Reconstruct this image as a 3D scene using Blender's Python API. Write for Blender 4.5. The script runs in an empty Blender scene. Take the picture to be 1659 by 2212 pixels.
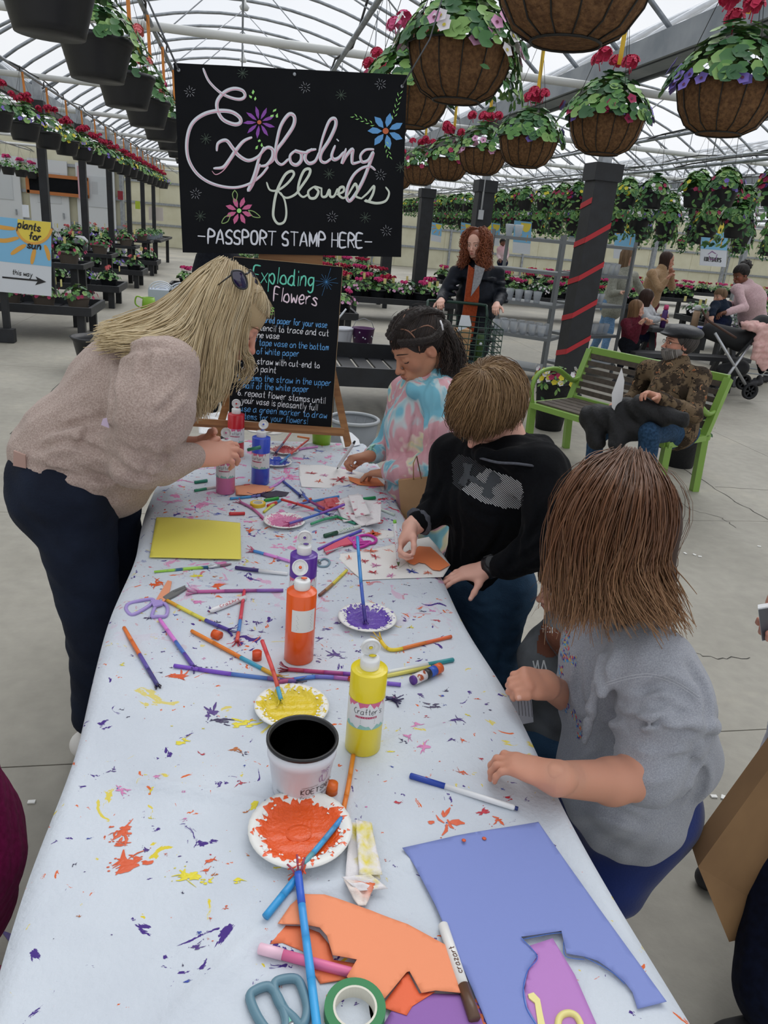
import bpy,math,random
import numpy as np
from mathutils import Vector,Matrix
SC=bpy.context.scene
PI=math.pi
# ---------------------------------------------------------------- camera
W_,H_,FPX=1659,2212,1600.0
ROLL,PITCH,YAW,CAMH=math.radians(5.15),math.radians(20.9),math.radians(12.1),1.6
def _axes():
 f0=np.array([math.sin(YAW),math.cos(YAW),0.]);r0=np.array([math.cos(YAW),-math.sin(YAW),0.]);u0=np.array([0,0,1.])
 f=f0*math.cos(PITCH)-u0*math.sin(PITCH);u=f0*math.sin(PITCH)+u0*math.cos(PITCH)
 return r0*math.cos(ROLL)+u*math.sin(ROLL),-r0*math.sin(ROLL)+u*math.cos(ROLL),f
CR,CU,CF=_axes();CC=np.array([0,0,CAMH])
cam_d=bpy.data.cameras.new('camera');cam=bpy.data.objects.new('camera',cam_d);SC.collection.objects.link(cam)
M_=Matrix(((CR[0],CU[0],-CF[0],0),(CR[1],CU[1],-CF[1],0),(CR[2],CU[2],-CF[2],CAMH),(0,0,0,1)))
cam.matrix_world=M_
cam_d.sensor_fit='VERTICAL';cam_d.sensor_height=36;cam_d.lens=FPX/H_*36;cam_d.clip_start=.05;cam_d.clip_end=400
SC.camera=cam
# ---------------------------------------------------------------- sky and light
SC.view_settings.view_transform='Standard';SC.view_settings.look='None'
SC.view_settings.gamma=1;SC.view_settings.use_curve_mapping=False
SC.view_settings.exposure=0.13
wd=bpy.data.worlds.new('overcast_sky');SC.world=wd;wd.use_nodes=True
nt=wd.node_tree;nt.nodes.clear()
o_=nt.nodes.new('ShaderNodeOutputWorld');b_=nt.nodes.new('ShaderNodeBackground');tc=nt.nodes.new('ShaderNodeTexCoord')
nz=nt.nodes.new('ShaderNodeTexNoise');nz.inputs['Scale'].default_value=3.2;nz.inputs['Detail'].default_value=5
rp=nt.nodes.new('ShaderNodeValToRGB');rp.color_ramp.elements[0].position=.32;rp.color_ramp.elements[0].color=(.80,.83,.88,1)
rp.color_ramp.elements[1].position=.68;rp.color_ramp.elements[1].color=(1.0,1.0,1.0,1)
nt.links.new(tc.outputs['Generated'],nz.inputs['Vector']);nt.links.new(nz.outputs['Fac'],rp.inputs['Fac'])
nt.links.new(rp.outputs['Color'],b_.inputs['Color']);nt.links.new(b_.outputs['Background'],o_.inputs['Surface'])
b_.inputs['Strength'].default_value=.86
sl=bpy.data.lights.new('hazy_sun','SUN');sl.energy=1.75;sl.angle=math.radians(50);sl.color=(1,.98,.95)
so=bpy.data.objects.new('hazy_sun',sl);SC.collection.objects.link(so);so.rotation_euler=(math.radians(-32),math.radians(22),0)
# ---------------------------------------------------------------- pixel -> world helpers (the photo measured with the camera above)
def ray(x,y):return((x-W_/2)/FPX)*CR-((y-H_/2)/FPX)*CU+CF
def PZ(x,y,z):d=ray(x,y);return CC+d*((z-CAMH)/d[2])
def PY(x,y,Y):d=ray(x,y);return CC+d*(Y/d[1])
def PX(x,y,X):d=ray(x,y);return CC+d*(X/d[0])
# ---------------------------------------------------------------- materials
_M={}
def lin(c):
 if isinstance(c,str):c=tuple(int(c[i:i+2],16)/255 for i in(0,2,4))
 return tuple((v/12.92 if v<=.04045 else((v+.055)/1.055)**2.4)for v in c)+(1,)
def mat(name,col='808080',rough=.6,metal=0,spec=.5,col2=None,scale=20,detail=4,bump=0,bscale=None,stretch=None,trans=0,alpha=1,sss=0,coat=0,ramp=(.35,.65),sheen=0,attr=None,thin=0):
 if name in _M:return _M[name]
 m=bpy.data.materials.new(name);m.use_nodes=True;t=m.node_tree;b=t.nodes['Principled BSDF']
 b.inputs['Base Color'].default_value=lin(col);b.inputs['Roughness'].default_value=rough;b.inputs['Metallic'].default_value=metal
 b.inputs['Specular IOR Level'].default_value=spec
 if sss:b.inputs['Subsurface Weight'].default_value=sss;b.inputs['Subsurface Radius'].default_value=(.012,.005,.003);b.inputs['Subsurface Scale'].default_value=1
 if coat:b.inputs['Coat Weight'].default_value=coat
 if sheen:b.inputs['Sheen Weight'].default_value=sheen
 if trans:b.inputs['Transmission Weight'].default_value=trans
 if alpha<1:b.inputs['Alpha'].default_value=alpha
 need=col2 or bump
 if need:
  tc=t.nodes.new('ShaderNodeTexCoord');mp=t.nodes.new('ShaderNodeMapping');t.links.new(tc.outputs['Object'],mp.inputs['Vector'])
  if stretch:mp.inputs['Scale'].default_value=stretch
 if col2:
  n=t.nodes.new('ShaderNodeTexNoise');n.inputs['Scale'].default_value=scale;n.inputs['Detail'].default_value=detail
  r=t.nodes.new('ShaderNodeValToRGB');r.color_ramp.elements[0].position=ramp[0];r.color_ramp.elements[1].position=ramp[1]
  r.color_ramp.elements[0].color=lin(col);r.color_ramp.elements[1].color=lin(col2)
  t.links.new(mp.outputs[0],n.inputs['Vector']);t.links.new(n.outputs['Fac'],r.inputs['Fac']);t.links.new(r.outputs['Color'],b.inputs['Base Color'])
 if bump:
  n2=t.nodes.new('ShaderNodeTexNoise');n2.inputs['Scale'].default_value=bscale or scale;n2.inputs['Detail'].default_value=4
  bp=t.nodes.new('ShaderNodeBump');bp.inputs['Strength'].default_value=bump;bp.inputs['Distance'].default_value=.01
  t.links.new(mp.outputs[0],n2.inputs['Vector']);t.links.new(n2.outputs['Fac'],bp.inputs['Height']);t.links.new(bp.outputs[0],b.inputs['Normal'])
 if attr:
  a=t.nodes.new('ShaderNodeAttribute');a.attribute_name=attr;t.links.new(a.outputs['Color'],b.inputs['Base Color'])
 _M[name]=m;return m
 # ---------------------------------------------------------------- mesh builder
def link(o):SC.collection.objects.link(o)
class MB:
 def __init__(s):s.v=[];s.f=[];s.m=[];s.sm=[];s.cols=None
 def add(s,vs,fs,mi=0,sm=False):
  b=len(s.v);s.v.extend([tuple(map(float,p))for p in vs]);s.f.extend([tuple(b+i for i in f)for f in fs]);s.m.extend([mi]*len(fs));s.sm.extend([sm]*len(fs));return s
 def box(s,c,d,rz=0,mi=0,R=None):
  x,y,z=[k/2 for k in d];vs=[(i,j,k)for i in(-x,x)for j in(-y,y)for k in(-z,z)]
  if R is None:ca,sa=math.cos(rz),math.sin(rz);vs=[(c[0]+a*ca-b*sa,c[1]+a*sa+b*ca,c[2]+e)for a,b,e in vs]
  else:vs=[tuple(np.array(c)+R@np.array(q))for q in vs]
  return s.add(vs,[(0,1,3,2),(4,6,7,5),(0,4,5,1),(2,3,7,6),(0,2,6,4),(1,5,7,3)],mi)
 def bar(s,a,b,w,h,mi=0,up=(0,0,1)):
  a=np.array(a,float);b=np.array(b,float);d=b-a;L=np.linalg.norm(d);d/=L
  u=np.array(up,float);
  if abs(d.dot(u))>.95:u=np.array([0,1.,0])if abs(d[1])<.9 else np.array([1.,0,0])
  x=np.cross(d,u);x/=np.linalg.norm(x);u=np.cross(x,d)
  return s.box((a+b)/2,(w,L,h),R=np.stack([x,d,u],1),mi=mi)
 def tube(s,pts,r,n=8,mi=0,caps=True,closed=False,flat=None):
  P=np.array(pts,float);k=len(P);rr=np.broadcast_to(np.array(r,float),(k,))
  T=np.zeros_like(P);T[1:-1]=P[2:]-P[:-2];T[0]=P[1]-P[0];T[-1]=P[-1]-P[-2]
  if closed:T[0]=T[-1]=P[1]-P[-1]
  T/=np.linalg.norm(T,axis=1)[:,None]+1e-12
  u=np.array([0,0,1.])if abs(T[0][2])<.9 else np.array([1.,0,0]);vs=[]
  an=np.arange(n)*2*PI/n
  for i in range(k):
   u=u-T[i]*u.dot(T[i]);u/=np.linalg.norm(u)+1e-12;w=np.cross(T[i],u)
   fl=flat or 1
   vs.extend(P[i]+rr[i]*(np.cos(a)*u*fl+np.sin(a)*w)for a in an)
  fs=[(i*n+j,i*n+(j+1)%n,(i+1)*n+(j+1)%n,(i+1)*n+j)for i in range(k-1)for j in range(n)]
  if closed:fs+=[((k-1)*n+j,(k-1)*n+(j+1)%n,(j+1)%n,j)for j in range(n)]
  elif caps:fs+=[tuple(range(n))[::-1],tuple((k-1)*n+j for j in range(n))]
  return s.add(vs,fs,mi,True)
 def lathe(s,prof,c=(0,0,0),n=24,mi=0,sm=True,sx=1,sy=1,R=None):
  vs=[];k=len(prof)
  for r,z in prof:
   for j in range(n):
    a=2*PI*j/n;p=np.array([r*math.cos(a)*sx,r*math.sin(a)*sy,z]);vs.append(tuple(np.array(c)+(p if R is None else R@p)))
  fs=[(i*n+j,i*n+(j+1)%n,(i+1)*n+(j+1)%n,(i+1)*n+j)for i in range(k-1)for j in range(n)]
  if prof[0][0]>1e-6 or 1:fs.append(tuple(range(n))[::-1]);fs.append(tuple((k-1)*n+j for j in range(n)))
  return s.add(vs,fs,mi,sm)
 def prism(s,pts,z0,z1,mi=0):
  n=len(pts);vs=[(x,y,z0)for x,y in pts]+[(x,y,z1)for x,y in pts]
  return s.add(vs,[tuple(range(n))[::-1],tuple(range(n,2*n))]+[(i,(i+1)%n,n+(i+1)%n,n+i)for i in range(n)],mi)
 def slab(s,P,off,mi=0):
  n=len(P);P=[np.array(p,float)for p in P];off=np.array(off,float)
  return s.add([tuple(p)for p in P]+[tuple(p+off)for p in P],[tuple(range(n))[::-1],tuple(range(n,2*n))]+[(i,(i+1)%n,n+(i+1)%n,n+i)for i in range(n)],mi)
 def build(s,name,mats,parent=None,loc=None,smooth=None):
  me=bpy.data.meshes.new(name);me.from_pydata(s.v,[],s.f);
  for m in(mats if isinstance(mats,(list,tuple))else[mats]):me.materials.append(m)
  me.polygons.foreach_set('material_index',s.m);me.polygons.foreach_set('use_smooth',s.sm if smooth is None else[smooth]*len(s.f))
  if s.cols is not None:
   a=me.color_attributes.new('Col','FLOAT_COLOR','POINT');a.data.foreach_set('color',np.array(s.cols,np.float32).ravel())
  me.update()
  return obj(name,me,parent,loc)
def obj(name,me,parent=None,loc=None):
 o=bpy.data.objects.new(name,me);link(o)
 if parent is not None:o.parent=parent
 if loc is not None:o.location=loc
 return o
def rebase(root,loc):
 """put a root empty at loc while its (world coordinate) children stay where they are"""
 root.location=loc;L=Vector([float(k)for k in loc])
 def mv(c):
  c.location=c.location-L
 for c in root.children:mv(c)
def thing(name,label,cat,loc=(0,0,0),group=None,rz=0):
 o=bpy.data.objects.new(name,None);o.empty_display_size=.05;link(o);o.location=[float(k)for k in loc];o.rotation_euler=(0,0,rz);return tag(o,label,cat,group)
def tag(o,label,cat,group=None,kind=None):
 if label:o['label']=label
 if cat:o['category']=cat
 if group:o['group']=group
 if kind:o['kind']=kind
 return o
def struct(o,label,cat=None):
 o['kind']='structure';o['label']=label;o['category']=cat or o.name.split('_')[0].split('.')[0];return o
def cp(o,parent=None,loc=None,rz=None,scale=None):
 c=o.copy();link(c);c.parent=parent
 if loc is not None:c.location=[float(k)for k in loc]
 if rz is not None:c.rotation_euler=(0,0,rz)
 if scale is not None:c.scale=(scale,)*3
 for ch in o.children:cp(ch,c)
 return c
ORD=['first','second','third','fourth','fifth','sixth','seventh','eighth','ninth','tenth','eleventh','twelfth','thirteenth','fourteenth','fifteenth','sixteenth','seventeenth','eighteenth','nineteenth','twentieth','twenty-first','twenty-second','twenty-third','twenty-fourth','twenty-fifth','twenty-sixth','twenty-seventh','twenty-eighth','twenty-ninth','thirtieth']
def spline(pts,n=6,closed=False):
 P=np.array(pts,float);k=len(P);out=[]
 if k<3:return P
 idx=(lambda i:i%k)if closed else(lambda i:min(max(i,0),k-1))
 for i in range(k if closed else k-1):
  a,b,c,d=P[idx(i-1)],P[idx(i)],P[idx(i+1)],P[idx(i+2)]
  for t in np.arange(n)/n:out.append(.5*((2*b)+(c-a)*t+(2*a-5*b+4*c-d)*t*t+(3*b-a-3*c+d)*t**3))
 if not closed:out.append(P[-1])
 return np.array(out)
def sm3(a):
 a=np.array(a,float);return a/np.linalg.norm(a)
 # ---------------------------------------------------------------- implicit body sculpting (smooth union sampled on a grid, then surface nets)
class Sdf:
 def __init__(s,lo,hi,h):
  s.lo=np.array(lo,float)-2*h;s.h=h;s.n=np.ceil((np.array(hi)-s.lo)/h).astype(int)+3
  s.g=np.full(s.n,.2,np.float32);s.paint=[]
 def _sub(s,lo,hi):
  i0=np.maximum(np.floor((lo-s.lo)/s.h).astype(int),0);i1=np.minimum(np.ceil((hi-s.lo)/s.h).astype(int)+1,s.n)
  if(i1<=i0).any():return None
  ax=[s.lo[k]+s.h*np.arange(i0[k],i1[k],dtype=np.float32)for k in range(3)]
  return tuple(slice(i0[k],i1[k])for k in range(3)),ax
 def _mix(s,sl,d,k,op):
  g=s.g[sl]
  if op=='sub':d=-d;h=np.clip(.5-.5*(d-g)/k,0,1);s.g[sl]=np.where(True,(g*(h)+d*(1-h)+k*h*(1-h)),g).astype(np.float32);return
  h=np.clip(.5+.5*(g-d)/k,0,1);s.g[sl]=(g*(1-h)+d*h-k*h*(1-h)).astype(np.float32)
 def cap(s,a,b,ra,rb=None,k=.02,flat=None,op='add'):
  a=np.array(a,float);b=np.array(b,float);rb=ra if rb is None else rb;m=max(ra,rb)*(max(1,flat[1])if flat else 1)+k+3*s.h
  r=s._sub(np.minimum(a,b)-m,np.maximum(a,b)+m)
  if r is None:return s
  sl,ax=r;X,Y,Z=np.meshgrid(*ax,indexing='ij',sparse=True)
  d=b-a;L2=d.dot(d)+1e-12;px,py,pz=X-a[0],Y-a[1],Z-a[2]
  t=np.clip((px*d[0]+py*d[1]+pz*d[2])/L2,0,1);qx,qy,qz=px-t*d[0],py-t*d[1],pz-t*d[2]
  q2=qx*qx+qy*qy+qz*qz
  if flat:
   f=sm3(flat[0]);c=qx*f[0]+qy*f[1]+qz*f[2];q2=q2-c*c+(c/flat[1])**2
  s._mix(sl,np.sqrt(q2)-(ra+(rb-ra)*t),k,op);return s
 def ell(s,c,r,R=None,k=.02,op='add'):
  c=np.array(c,float);r=np.array(r,float);m=r.max()+k+3*s.h;q=s._sub(c-m,c+m)
  if q is None:return s
  sl,ax=q;X,Y,Z=np.meshgrid(*ax,indexing='ij',sparse=True);x,y,z=X-c[0],Y-c[1],Z-c[2]
  if R is not None:
   R=np.array(R);x,y,z=[R[0,i]*x+R[1,i]*y+R[2,i]*z for i in range(3)]
  k0=np.sqrt((x/r[0])**2+(y/r[1])**2+(z/r[2])**2);k1=np.sqrt((x/r[0]**2)**2+(y/r[1]**2)**2+(z/r[2]**2)**2)
  s._mix(sl,k0*(k0-1)/(k1+1e-9),k,op);return s
 def path(s,pts,rs,k=.02,flat=None,op='add'):
  rs=np.broadcast_to(np.array(rs,float),(len(pts),))
  for i in range(len(pts)-1):s.cap(pts[i],pts[i+1],rs[i],rs[i+1],k,flat,op)
  return s
 def noise(s,amp,sc,seed=0,stretch=(1,1,1)):
  rs=np.random.RandomState(seed);ax=[s.lo[k]+s.h*np.arange(s.n[k],dtype=np.float32)for k in range(3)]
  X,Y,Z=np.meshgrid(*ax,indexing='ij',sparse=True);tot=0
  for o in range(5):
   w=rs.randn(3)*np.array(stretch)*sc*(1+.35*o);w2=rs.randn(3)*np.array(stretch)*sc*.6
   tot=tot+np.sin(w[0]*X+w[1]*Y+w[2]*Z+rs.rand()*6+1.3*np.sin(w2[0]*X+w2[1]*Y+w2[2]*Z))
  m=np.abs(s.g)<.04;s.g=np.where(m,s.g+amp*tot/2.2,s.g).astype(np.float32);return s
 def nets(s):
  g=s.g;ins=g<0;n=np.array(g.shape)-1
  c=[g[dx:dx+n[0],dy:dy+n[1],dz:dz+n[2]]for dx in(0,1)for dy in(0,1)for dz in(0,1)]
  cnt=sum((q<0).astype(np.int8)for q in c);act=(cnt>0)&(cnt<8)
  idx=np.argwhere(act);V=np.zeros((len(idx),3));Nn=np.zeros(len(idx));cv=[q[act]for q in c]
  offs=[(dx,dy,dz)for dx in(0,1)for dy in(0,1)for dz in(0,1)]
  for i in range(8):
   for j in range(i+1,8):
    a,b=np.array(offs[i]),np.array(offs[j])
    if abs(a-b).sum()!=1:continue
    va,vb=cv[i],cv[j];m=(va<0)!=(vb<0);t=np.where(m,va/(va-vb+1e-12),0)
    V+=np.where(m[:,None],a+(b-a)*t[:,None],0);Nn+=m
  V=(V/Nn[:,None]+idx)*s.h+s.lo
  ids=np.full(n,-1,np.int64);ids[tuple(idx.T)]=np.arange(len(idx));F=[]
  for ax in range(3):
   o=[k for k in range(3)if k!=ax]
   sa=[slice(None)]*3;sb=[slice(None)]*3;sa[ax]=slice(0,-1);sb[ax]=slice(1,None)
   d=ins[tuple(sa)]!=ins[tuple(sb)];e=np.argwhere(d)
   e=e[(e[:,o[0]]>0)&(e[:,o[1]]>0)&(e[:,o[0]]<n[o[0]])&(e[:,o[1]]<n[o[1]])]
   q=[]
   for s0,s1 in((1,1),(0,1),(0,0),(1,0)):
    p=e.copy();p[:,o[0]]-=s0;p[:,o[1]]-=s1;q.append(ids[tuple(p.T)])
   q=np.stack(q,1);inn=ins[tuple(e.T)]
   fl=inn if ax!=1 else~inn
   q=np.where(fl[:,None],q,q[:,::-1]);F.append(q)
  F=np.concatenate(F);F=F[(F>=0).all(1)]
  return V,F
class Mesh:
 def __init__(s):s.V=[];s.F=[];s.C=[];s.M=[];s.n=0
 def add(s,V,F,col=None,mi=0):
  V=np.asarray(V,float);F=np.asarray(F);s.V.append(V);s.F.append(F+s.n);s.n+=len(V);s.M.append(np.full(len(F),mi))
  if col is None:col=(1,1,1)
  c=np.array(col,float);c=np.broadcast_to(c,(len(V),3))if c.ndim==1 else c
  s.C.append(np.concatenate([c,np.ones((len(V),1))],1));return s
 def build(s,name,mats,parent=None,smooth=True):
  V=np.concatenate(s.V);C=np.concatenate(s.C);M=np.concatenate(s.M)
  me=bpy.data.meshes.new(name);tot=sum(len(f)for f in s.F)
  me.vertices.add(len(V));me.vertices.foreach_set('co',V.astype(np.float32).ravel())
  sizes=np.concatenate([np.full(len(f),f.shape[1])for f in s.F]);li=np.concatenate([f.ravel()for f in s.F])
  me.loops.add(len(li));me.loops.foreach_set('vertex_index',li.astype(np.int32));me.polygons.add(tot)
  st=np.concatenate([[0],np.cumsum(sizes)[:-1]]);me.polygons.foreach_set('loop_start',st.astype(np.int32))
  me.polygons.foreach_set('loop_total',sizes.astype(np.int32))
  for m in(mats if isinstance(mats,(list,tuple))else[mats]):me.materials.append(m)
  me.polygons.foreach_set('material_index',M.astype(np.int32));me.polygons.foreach_set('use_smooth',np.full(tot,smooth))
  a=me.color_attributes.new('Col','FLOAT_COLOR','POINT');a.data.foreach_set('color',C.astype(np.float32).ravel())
  me.update(calc_edges=True);me.validate();return obj(name,me,parent)
def sdf_obj(s,name,m,parent=None):
 V,F=s.nets();return Mesh().add(V,F).build(name,m,parent)
FY1=36.0;XL,XR=-10.56,31.68;BAY=7.04
mconc=mat('concrete','989488',.6,col2='b6b2a6',scale=.9,detail=8,bump=.12,bscale=60,ramp=(.3,.72))
t=mconc.node_tree;b=t.nodes['Principled BSDF']
tc=t.nodes.new('ShaderNodeTexCoord');n=t.nodes.new('ShaderNodeTexNoise');n.inputs['Scale'].default_value=.45;n.inputs['Detail'].default_value=9;n.inputs['Roughness'].default_value=.65
r=t.nodes.new('ShaderNodeValToRGB');r.color_ramp.elements[0].position=.52;r.color_ramp.elements[1].position=.66;r.color_ramp.elements[0].color=(0,0,0,1);r.color_ramp.elements[1].color=(.75,.75,.75,1)
mx=t.nodes.new('ShaderNodeMixRGB');mx.inputs[2].default_value=lin('bab3a0');src=b.inputs['Base Color'].links[0].from_socket
n3=t.nodes.new('ShaderNodeTexNoise');n3.inputs['Scale'].default_value=14;n3.inputs['Detail'].default_value=8;mx3=t.nodes.new('ShaderNodeMixRGB');mx3.blend_type='MULTIPLY';mx3.inputs[0].default_value=.35
t.links.new(tc.outputs['Object'],n.inputs['Vector']);t.links.new(tc.outputs['Object'],n3.inputs['Vector']);t.links.new(n.outputs['Fac'],r.inputs['Fac']);t.links.new(r.outputs['Color'],mx.inputs[0]);t.links.new(src,mx.inputs[1])
t.links.new(mx.outputs[0],mx3.inputs[1]);t.links.new(n3.outputs['Fac'],mx3.inputs[2]);t.links.new(mx3.outputs[0],b.inputs['Base Color'])
mdirt=mat('joint_dirt','3f3c38',.9)
fl=MB().box(((XL+XR)/2,17,-.06),(XR-XL+2,44,.08)).build('floor',mdirt);struct(fl,'grey stained concrete greenhouse floor under the paint table')
JX=[XL-1,-6.6,-2.9,.86,4.62,8.4,12.2,16,20,24,28,XR+1];JY=[-5,-1.3,1.95,4.02,8.0,12,16,20,24,28,32,39]
rnd=random.Random(3)
for i in range(len(JX)-1):
 for j in range(len(JY)-1):
  g=.005
  MB().box(((JX[i]+JX[i+1])/2,(JY[j]+JY[j+1])/2,-.02),(JX[i+1]-JX[i]-g,JY[j+1]-JY[j]-g,.04)).build('floor_slab',mconc,fl)
  # cracks in the slab at the right
def crack(pts,w,name='crack'):
 P=[PZ(x,y,.0012)for x,y in pts];rr=random.Random(5);Q=[]
 for a,b_ in zip(P[:-1],P[1:]):
  for k in range(6):q=a+(b_-a)*k/6;Q.append(q+np.array([rr.uniform(-.012,.012),rr.uniform(-.012,.012),0]))
 Q.append(P[-1]);m=MB();vs=[];
 for i,q in enumerate(Q):
  d=Q[min(i+1,len(Q)-1)]-Q[max(i-1,0)];nn=np.array([-d[1],d[0],0]);nn/=np.linalg.norm(nn);ww=w*rr.uniform(.4,1)
  vs+=[tuple(q+nn*ww),tuple(q-nn*ww)]
 m.add(vs,[(2*i,2*i+1,2*i+3,2*i+2)for i in range(len(Q)-1)]);return m.build(name,mdirt,fl)
crack([(1470,1010),(1530,1045),(1580,1078),(1659,1122)],.005);crack([(1400,1040),(1490,1100),(1560,1118),(1590,1140)],.003);crack([(1545,1052),(1659,1058)],.003)
crack([(20,938),(90,868),(165,793),(250,700)],.006);crack([(1495,1412),(1550,1422),(1620,1420)],.003)
# dropped paint and litter on the floor
mpurp=mat('paint_purple_floor','4c3d7d',.5)
crackp=MB();
for poly in([(0,2008),(20,2015),(35,2022),(62,2000),(66,2028),(40,2034),(18,2032)],[(52,2000),(60,1990),(68,2012),(60,2024)]):
 crackp.add([tuple(PZ(x,y,.0015))for x,y in poly],[tuple(range(len(poly)))])
crackp.build('purple_paint_smear',mpurp,fl)
ml=mat('paper_scrap_white','e8e8e4',.8)
for i,(x,y)in enumerate([(68,1732),(48,1830),(82,1962),(1542,1720),(1562,1722),(1500,1198),(1512,1202),(1525,1700),(1480,1195),(1640,1180),(90,1890)]):
 p=PZ(x,y,.003);MB().box((0,0,0),(.02,.012,.004),rz=i).build('paper_scrap',ml,loc=tuple(p));tag(bpy.context.scene.collection.objects[-1],'tiny white paper scrap lying on the bare concrete floor','scrap','tiny paper scraps on the floor')
 # translucent film roof
mfilm=bpy.data.materials.new('roof_film');mfilm.use_nodes=True;t=mfilm.node_tree;t.nodes.clear()
o=t.nodes.new('ShaderNodeOutputMaterial');tr=t.nodes.new('ShaderNodeBsdfTransparent');tl=t.nodes.new('ShaderNodeBsdfTranslucent');mx=t.nodes.new('ShaderNodeMixShader')
tr.inputs[0].default_value=(.97,.98,1,1);tl.inputs[0].default_value=(.9,.93,.97,1);mx.inputs[0].default_value=.22
t.links.new(tr.outputs[0],mx.inputs[1]);t.links.new(tl.outputs[0],mx.inputs[2]);t.links.new(mx.outputs[0],o.inputs[0])
ZG,RISE=3.3,1.25;RAD=((BAY/2)**2+RISE**2)/(2*RISE)
def arcz(x):return ZG+RISE-RAD+math.sqrt(RAD*RAD-x*x)
bays=[-BAY,0,BAY,2*BAY,3*BAY,4*BAY]
film=MB();N=16
for bx in bays:
 xs=[-BAY/2+BAY*k/N for k in range(N+1)];vs=[(bx+x,y,arcz(x)+.03)for x in xs for y in(-4,FY1)]
 film.add(vs,[(2*k,2*k+1,2*k+3,2*k+2)for k in range(N)],sm=True)
ceil=film.build('ceiling',mfilm);struct(ceil,'clear film greenhouse roof over curved metal hoops')
mgal=mat('galvanised_steel','a6abb0',.42,.6,col2='8d9298',scale=14);mpipe=mat('pale_pipe','cfd1cf',.5);mgut=mat('gutter_steel','7b8288',.5,.4,col2='959a9e',scale=3)
hoop=MB().tube([(x,0,arcz(x))for x in np.linspace(-BAY/2,BAY/2,21)],.024,6);h0=None
for bx in bays:
 for k in range(46):
  y=.2+k*.92*(1 if bx<20 else 2)
  if y>FY1:break
  if bx>15 and k%2:continue
  if h0 is None:h0=hoop.build('hoop_rafter',mgal,ceil,(bx,y,0))
  else:cp(h0,ceil,(bx,y,0))
for bx in bays:
 for dx in(-2.2,0,2.2):MB().tube([(bx+dx,-2,arcz(dx)-.035),(bx+dx,FY1,arcz(dx)-.035)],.018,6).build('purlin',mgal,ceil)
 # gutters between the bays
for gx in[-BAY*1.5,-BAY/2,BAY/2,BAY*1.5,BAY*2.5,BAY*3.5]:
 m=MB();m.box((gx,16,ZG-.03),(.34,42,.02));m.box((gx-.17,16,ZG-.12),(.03,42,.2));m.box((gx+.17,16,ZG-.12),(.03,42,.2));m.box((gx,16,ZG-.2),(.2,42,.02));m.build('roof_gutter',mgut,ceil)
 # cross trusses at every post line, pipes the baskets hang on
POSTY=[7.55,11.4,15.1,18.8,22.5,26.2,29.9,33.6]
for bx in bays:
 for y in POSTY:
  if bx>15 and y<7:continue
  m=MB();z=ZG-.28;m.tube([(bx-BAY/2,y,z),(bx+BAY/2,y,z)],.036,8,mi=0);m.build('tie_pipe',mpipe,ceil)
  m=MB();zt=arcz(1.7)-.06
  m.tube([(bx-BAY/2,y,ZG-.1),(bx-1.7,y,zt)],.02,5);m.tube([(bx+BAY/2,y,ZG-.1),(bx+1.7,y,zt)],.02,5)
  for dx in(-1.75,0,1.75):m.tube([(bx+dx,y,z),(bx+dx,y,arcz(dx))],.009,5)
  for dx in(-1.75,1.75):m.tube([(bx+dx,y,z),(bx,y,arcz(0))],.008,5)
  m.build('truss_brace',mgal,ceil)
HROWS=[(-2.52,2.95),(-.75,3.02),(.83,2.92),(1.97,2.88),(-6.3,2.9),(-8.6,2.9),(5.0,2.9),(5.45,2.62),(6.6,2.92),(7.0,2.58),(8.6,2.95),(12.5,2.8),(12.9,2.55),(15.5,2.9)]
for hx,hz in HROWS:
 MB().tube([(hx,-1,hz),(hx,34,hz)],.02,6).build('hanging_pipe',mgal,ceil)
 pts=[(hx+.04*math.sin(k*2.1),-1+k*.6,hz+.03+.03*math.sin(k*1.3))for k in range(56)]
 MB().tube(pts,.009,5).build('drip_hose',mat('black_rubber','1d1f22',.6),ceil)
 # thin stay wires across the roof
for(a,b_)in[((-.75,5.6,3.0),(.0,9.5,4.4)),((.83,5.6,2.9),(0,9.5,4.4)),((0,13,4.4),(-1.2,11,3.0)),((0,13,4.4),(1.2,11,3.0)),((0,9,4.5),(-2.5,7.55,3.0)),((5,9,2.9),(7,7.6,4.4)),((9,9,2.9),(7,7.6,4.4))]:
 MB().tube([a,b_],.006,5).build('stay_wire',mgal,ceil)
for y in(5.1,8.6,12.2,16):
 m=MB();m.lathe([(0,0),(.05,.01),(.07,.05),(.03,.09),(.02,.14)],(0.02,y,4.22),10);m.tube([(0.02,y,4.3),(.02,y,4.5)],.008,5);m.build('ceiling_lamp',mpipe,ceil)
 # walls
mwall=mat('cream_panel','d9d6bd',.6,col2='cfcbb0',scale=2);mwhite=mat('white_panel','d5d9dc',.5)
def wall(name,a,b_,label,hh=ZG):
 a=np.array(a,float);b_=np.array(b_,float);L=np.linalg.norm(b_-a);d=(b_-a)/L;nn=np.array([-d[1],d[0]])
 w=MB().bar((*((a)-nn*.03),hh/2),(*((b_)-nn*.03),hh/2),.05,hh).build(name,mwall);struct(w,label,'wall')
 k=0;stp=1.17
 while k*stp<L-.5:
  p=a+d*(k*stp+.585);MB().bar((*(p-d*.57),hh/2),(*(p+d*.57),hh/2),.02,hh-.02).build('wall_panel',mwall,w);k+=1
 for z in(.9,1.75,2.6):MB().bar((*(a+nn*.05),z),(*(b_+nn*.05),z),.06,.09).build('wall_girt',mgal,w)
 for q in range(int(L//3.66)+1):
  p=a+d*q*3.66+nn*.06;MB().box((p[0],p[1],hh/2),(.09,.09,hh)).build('wall_stud',mgal,w)
 return w
wall('wall_back',(XR,FY1),(XL,FY1),'cream ribbed end wall with grey girts behind the flowers')
wall('wall_right',(XR,-4),(XR,FY1),'cream ribbed side wall at the far right')
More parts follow.
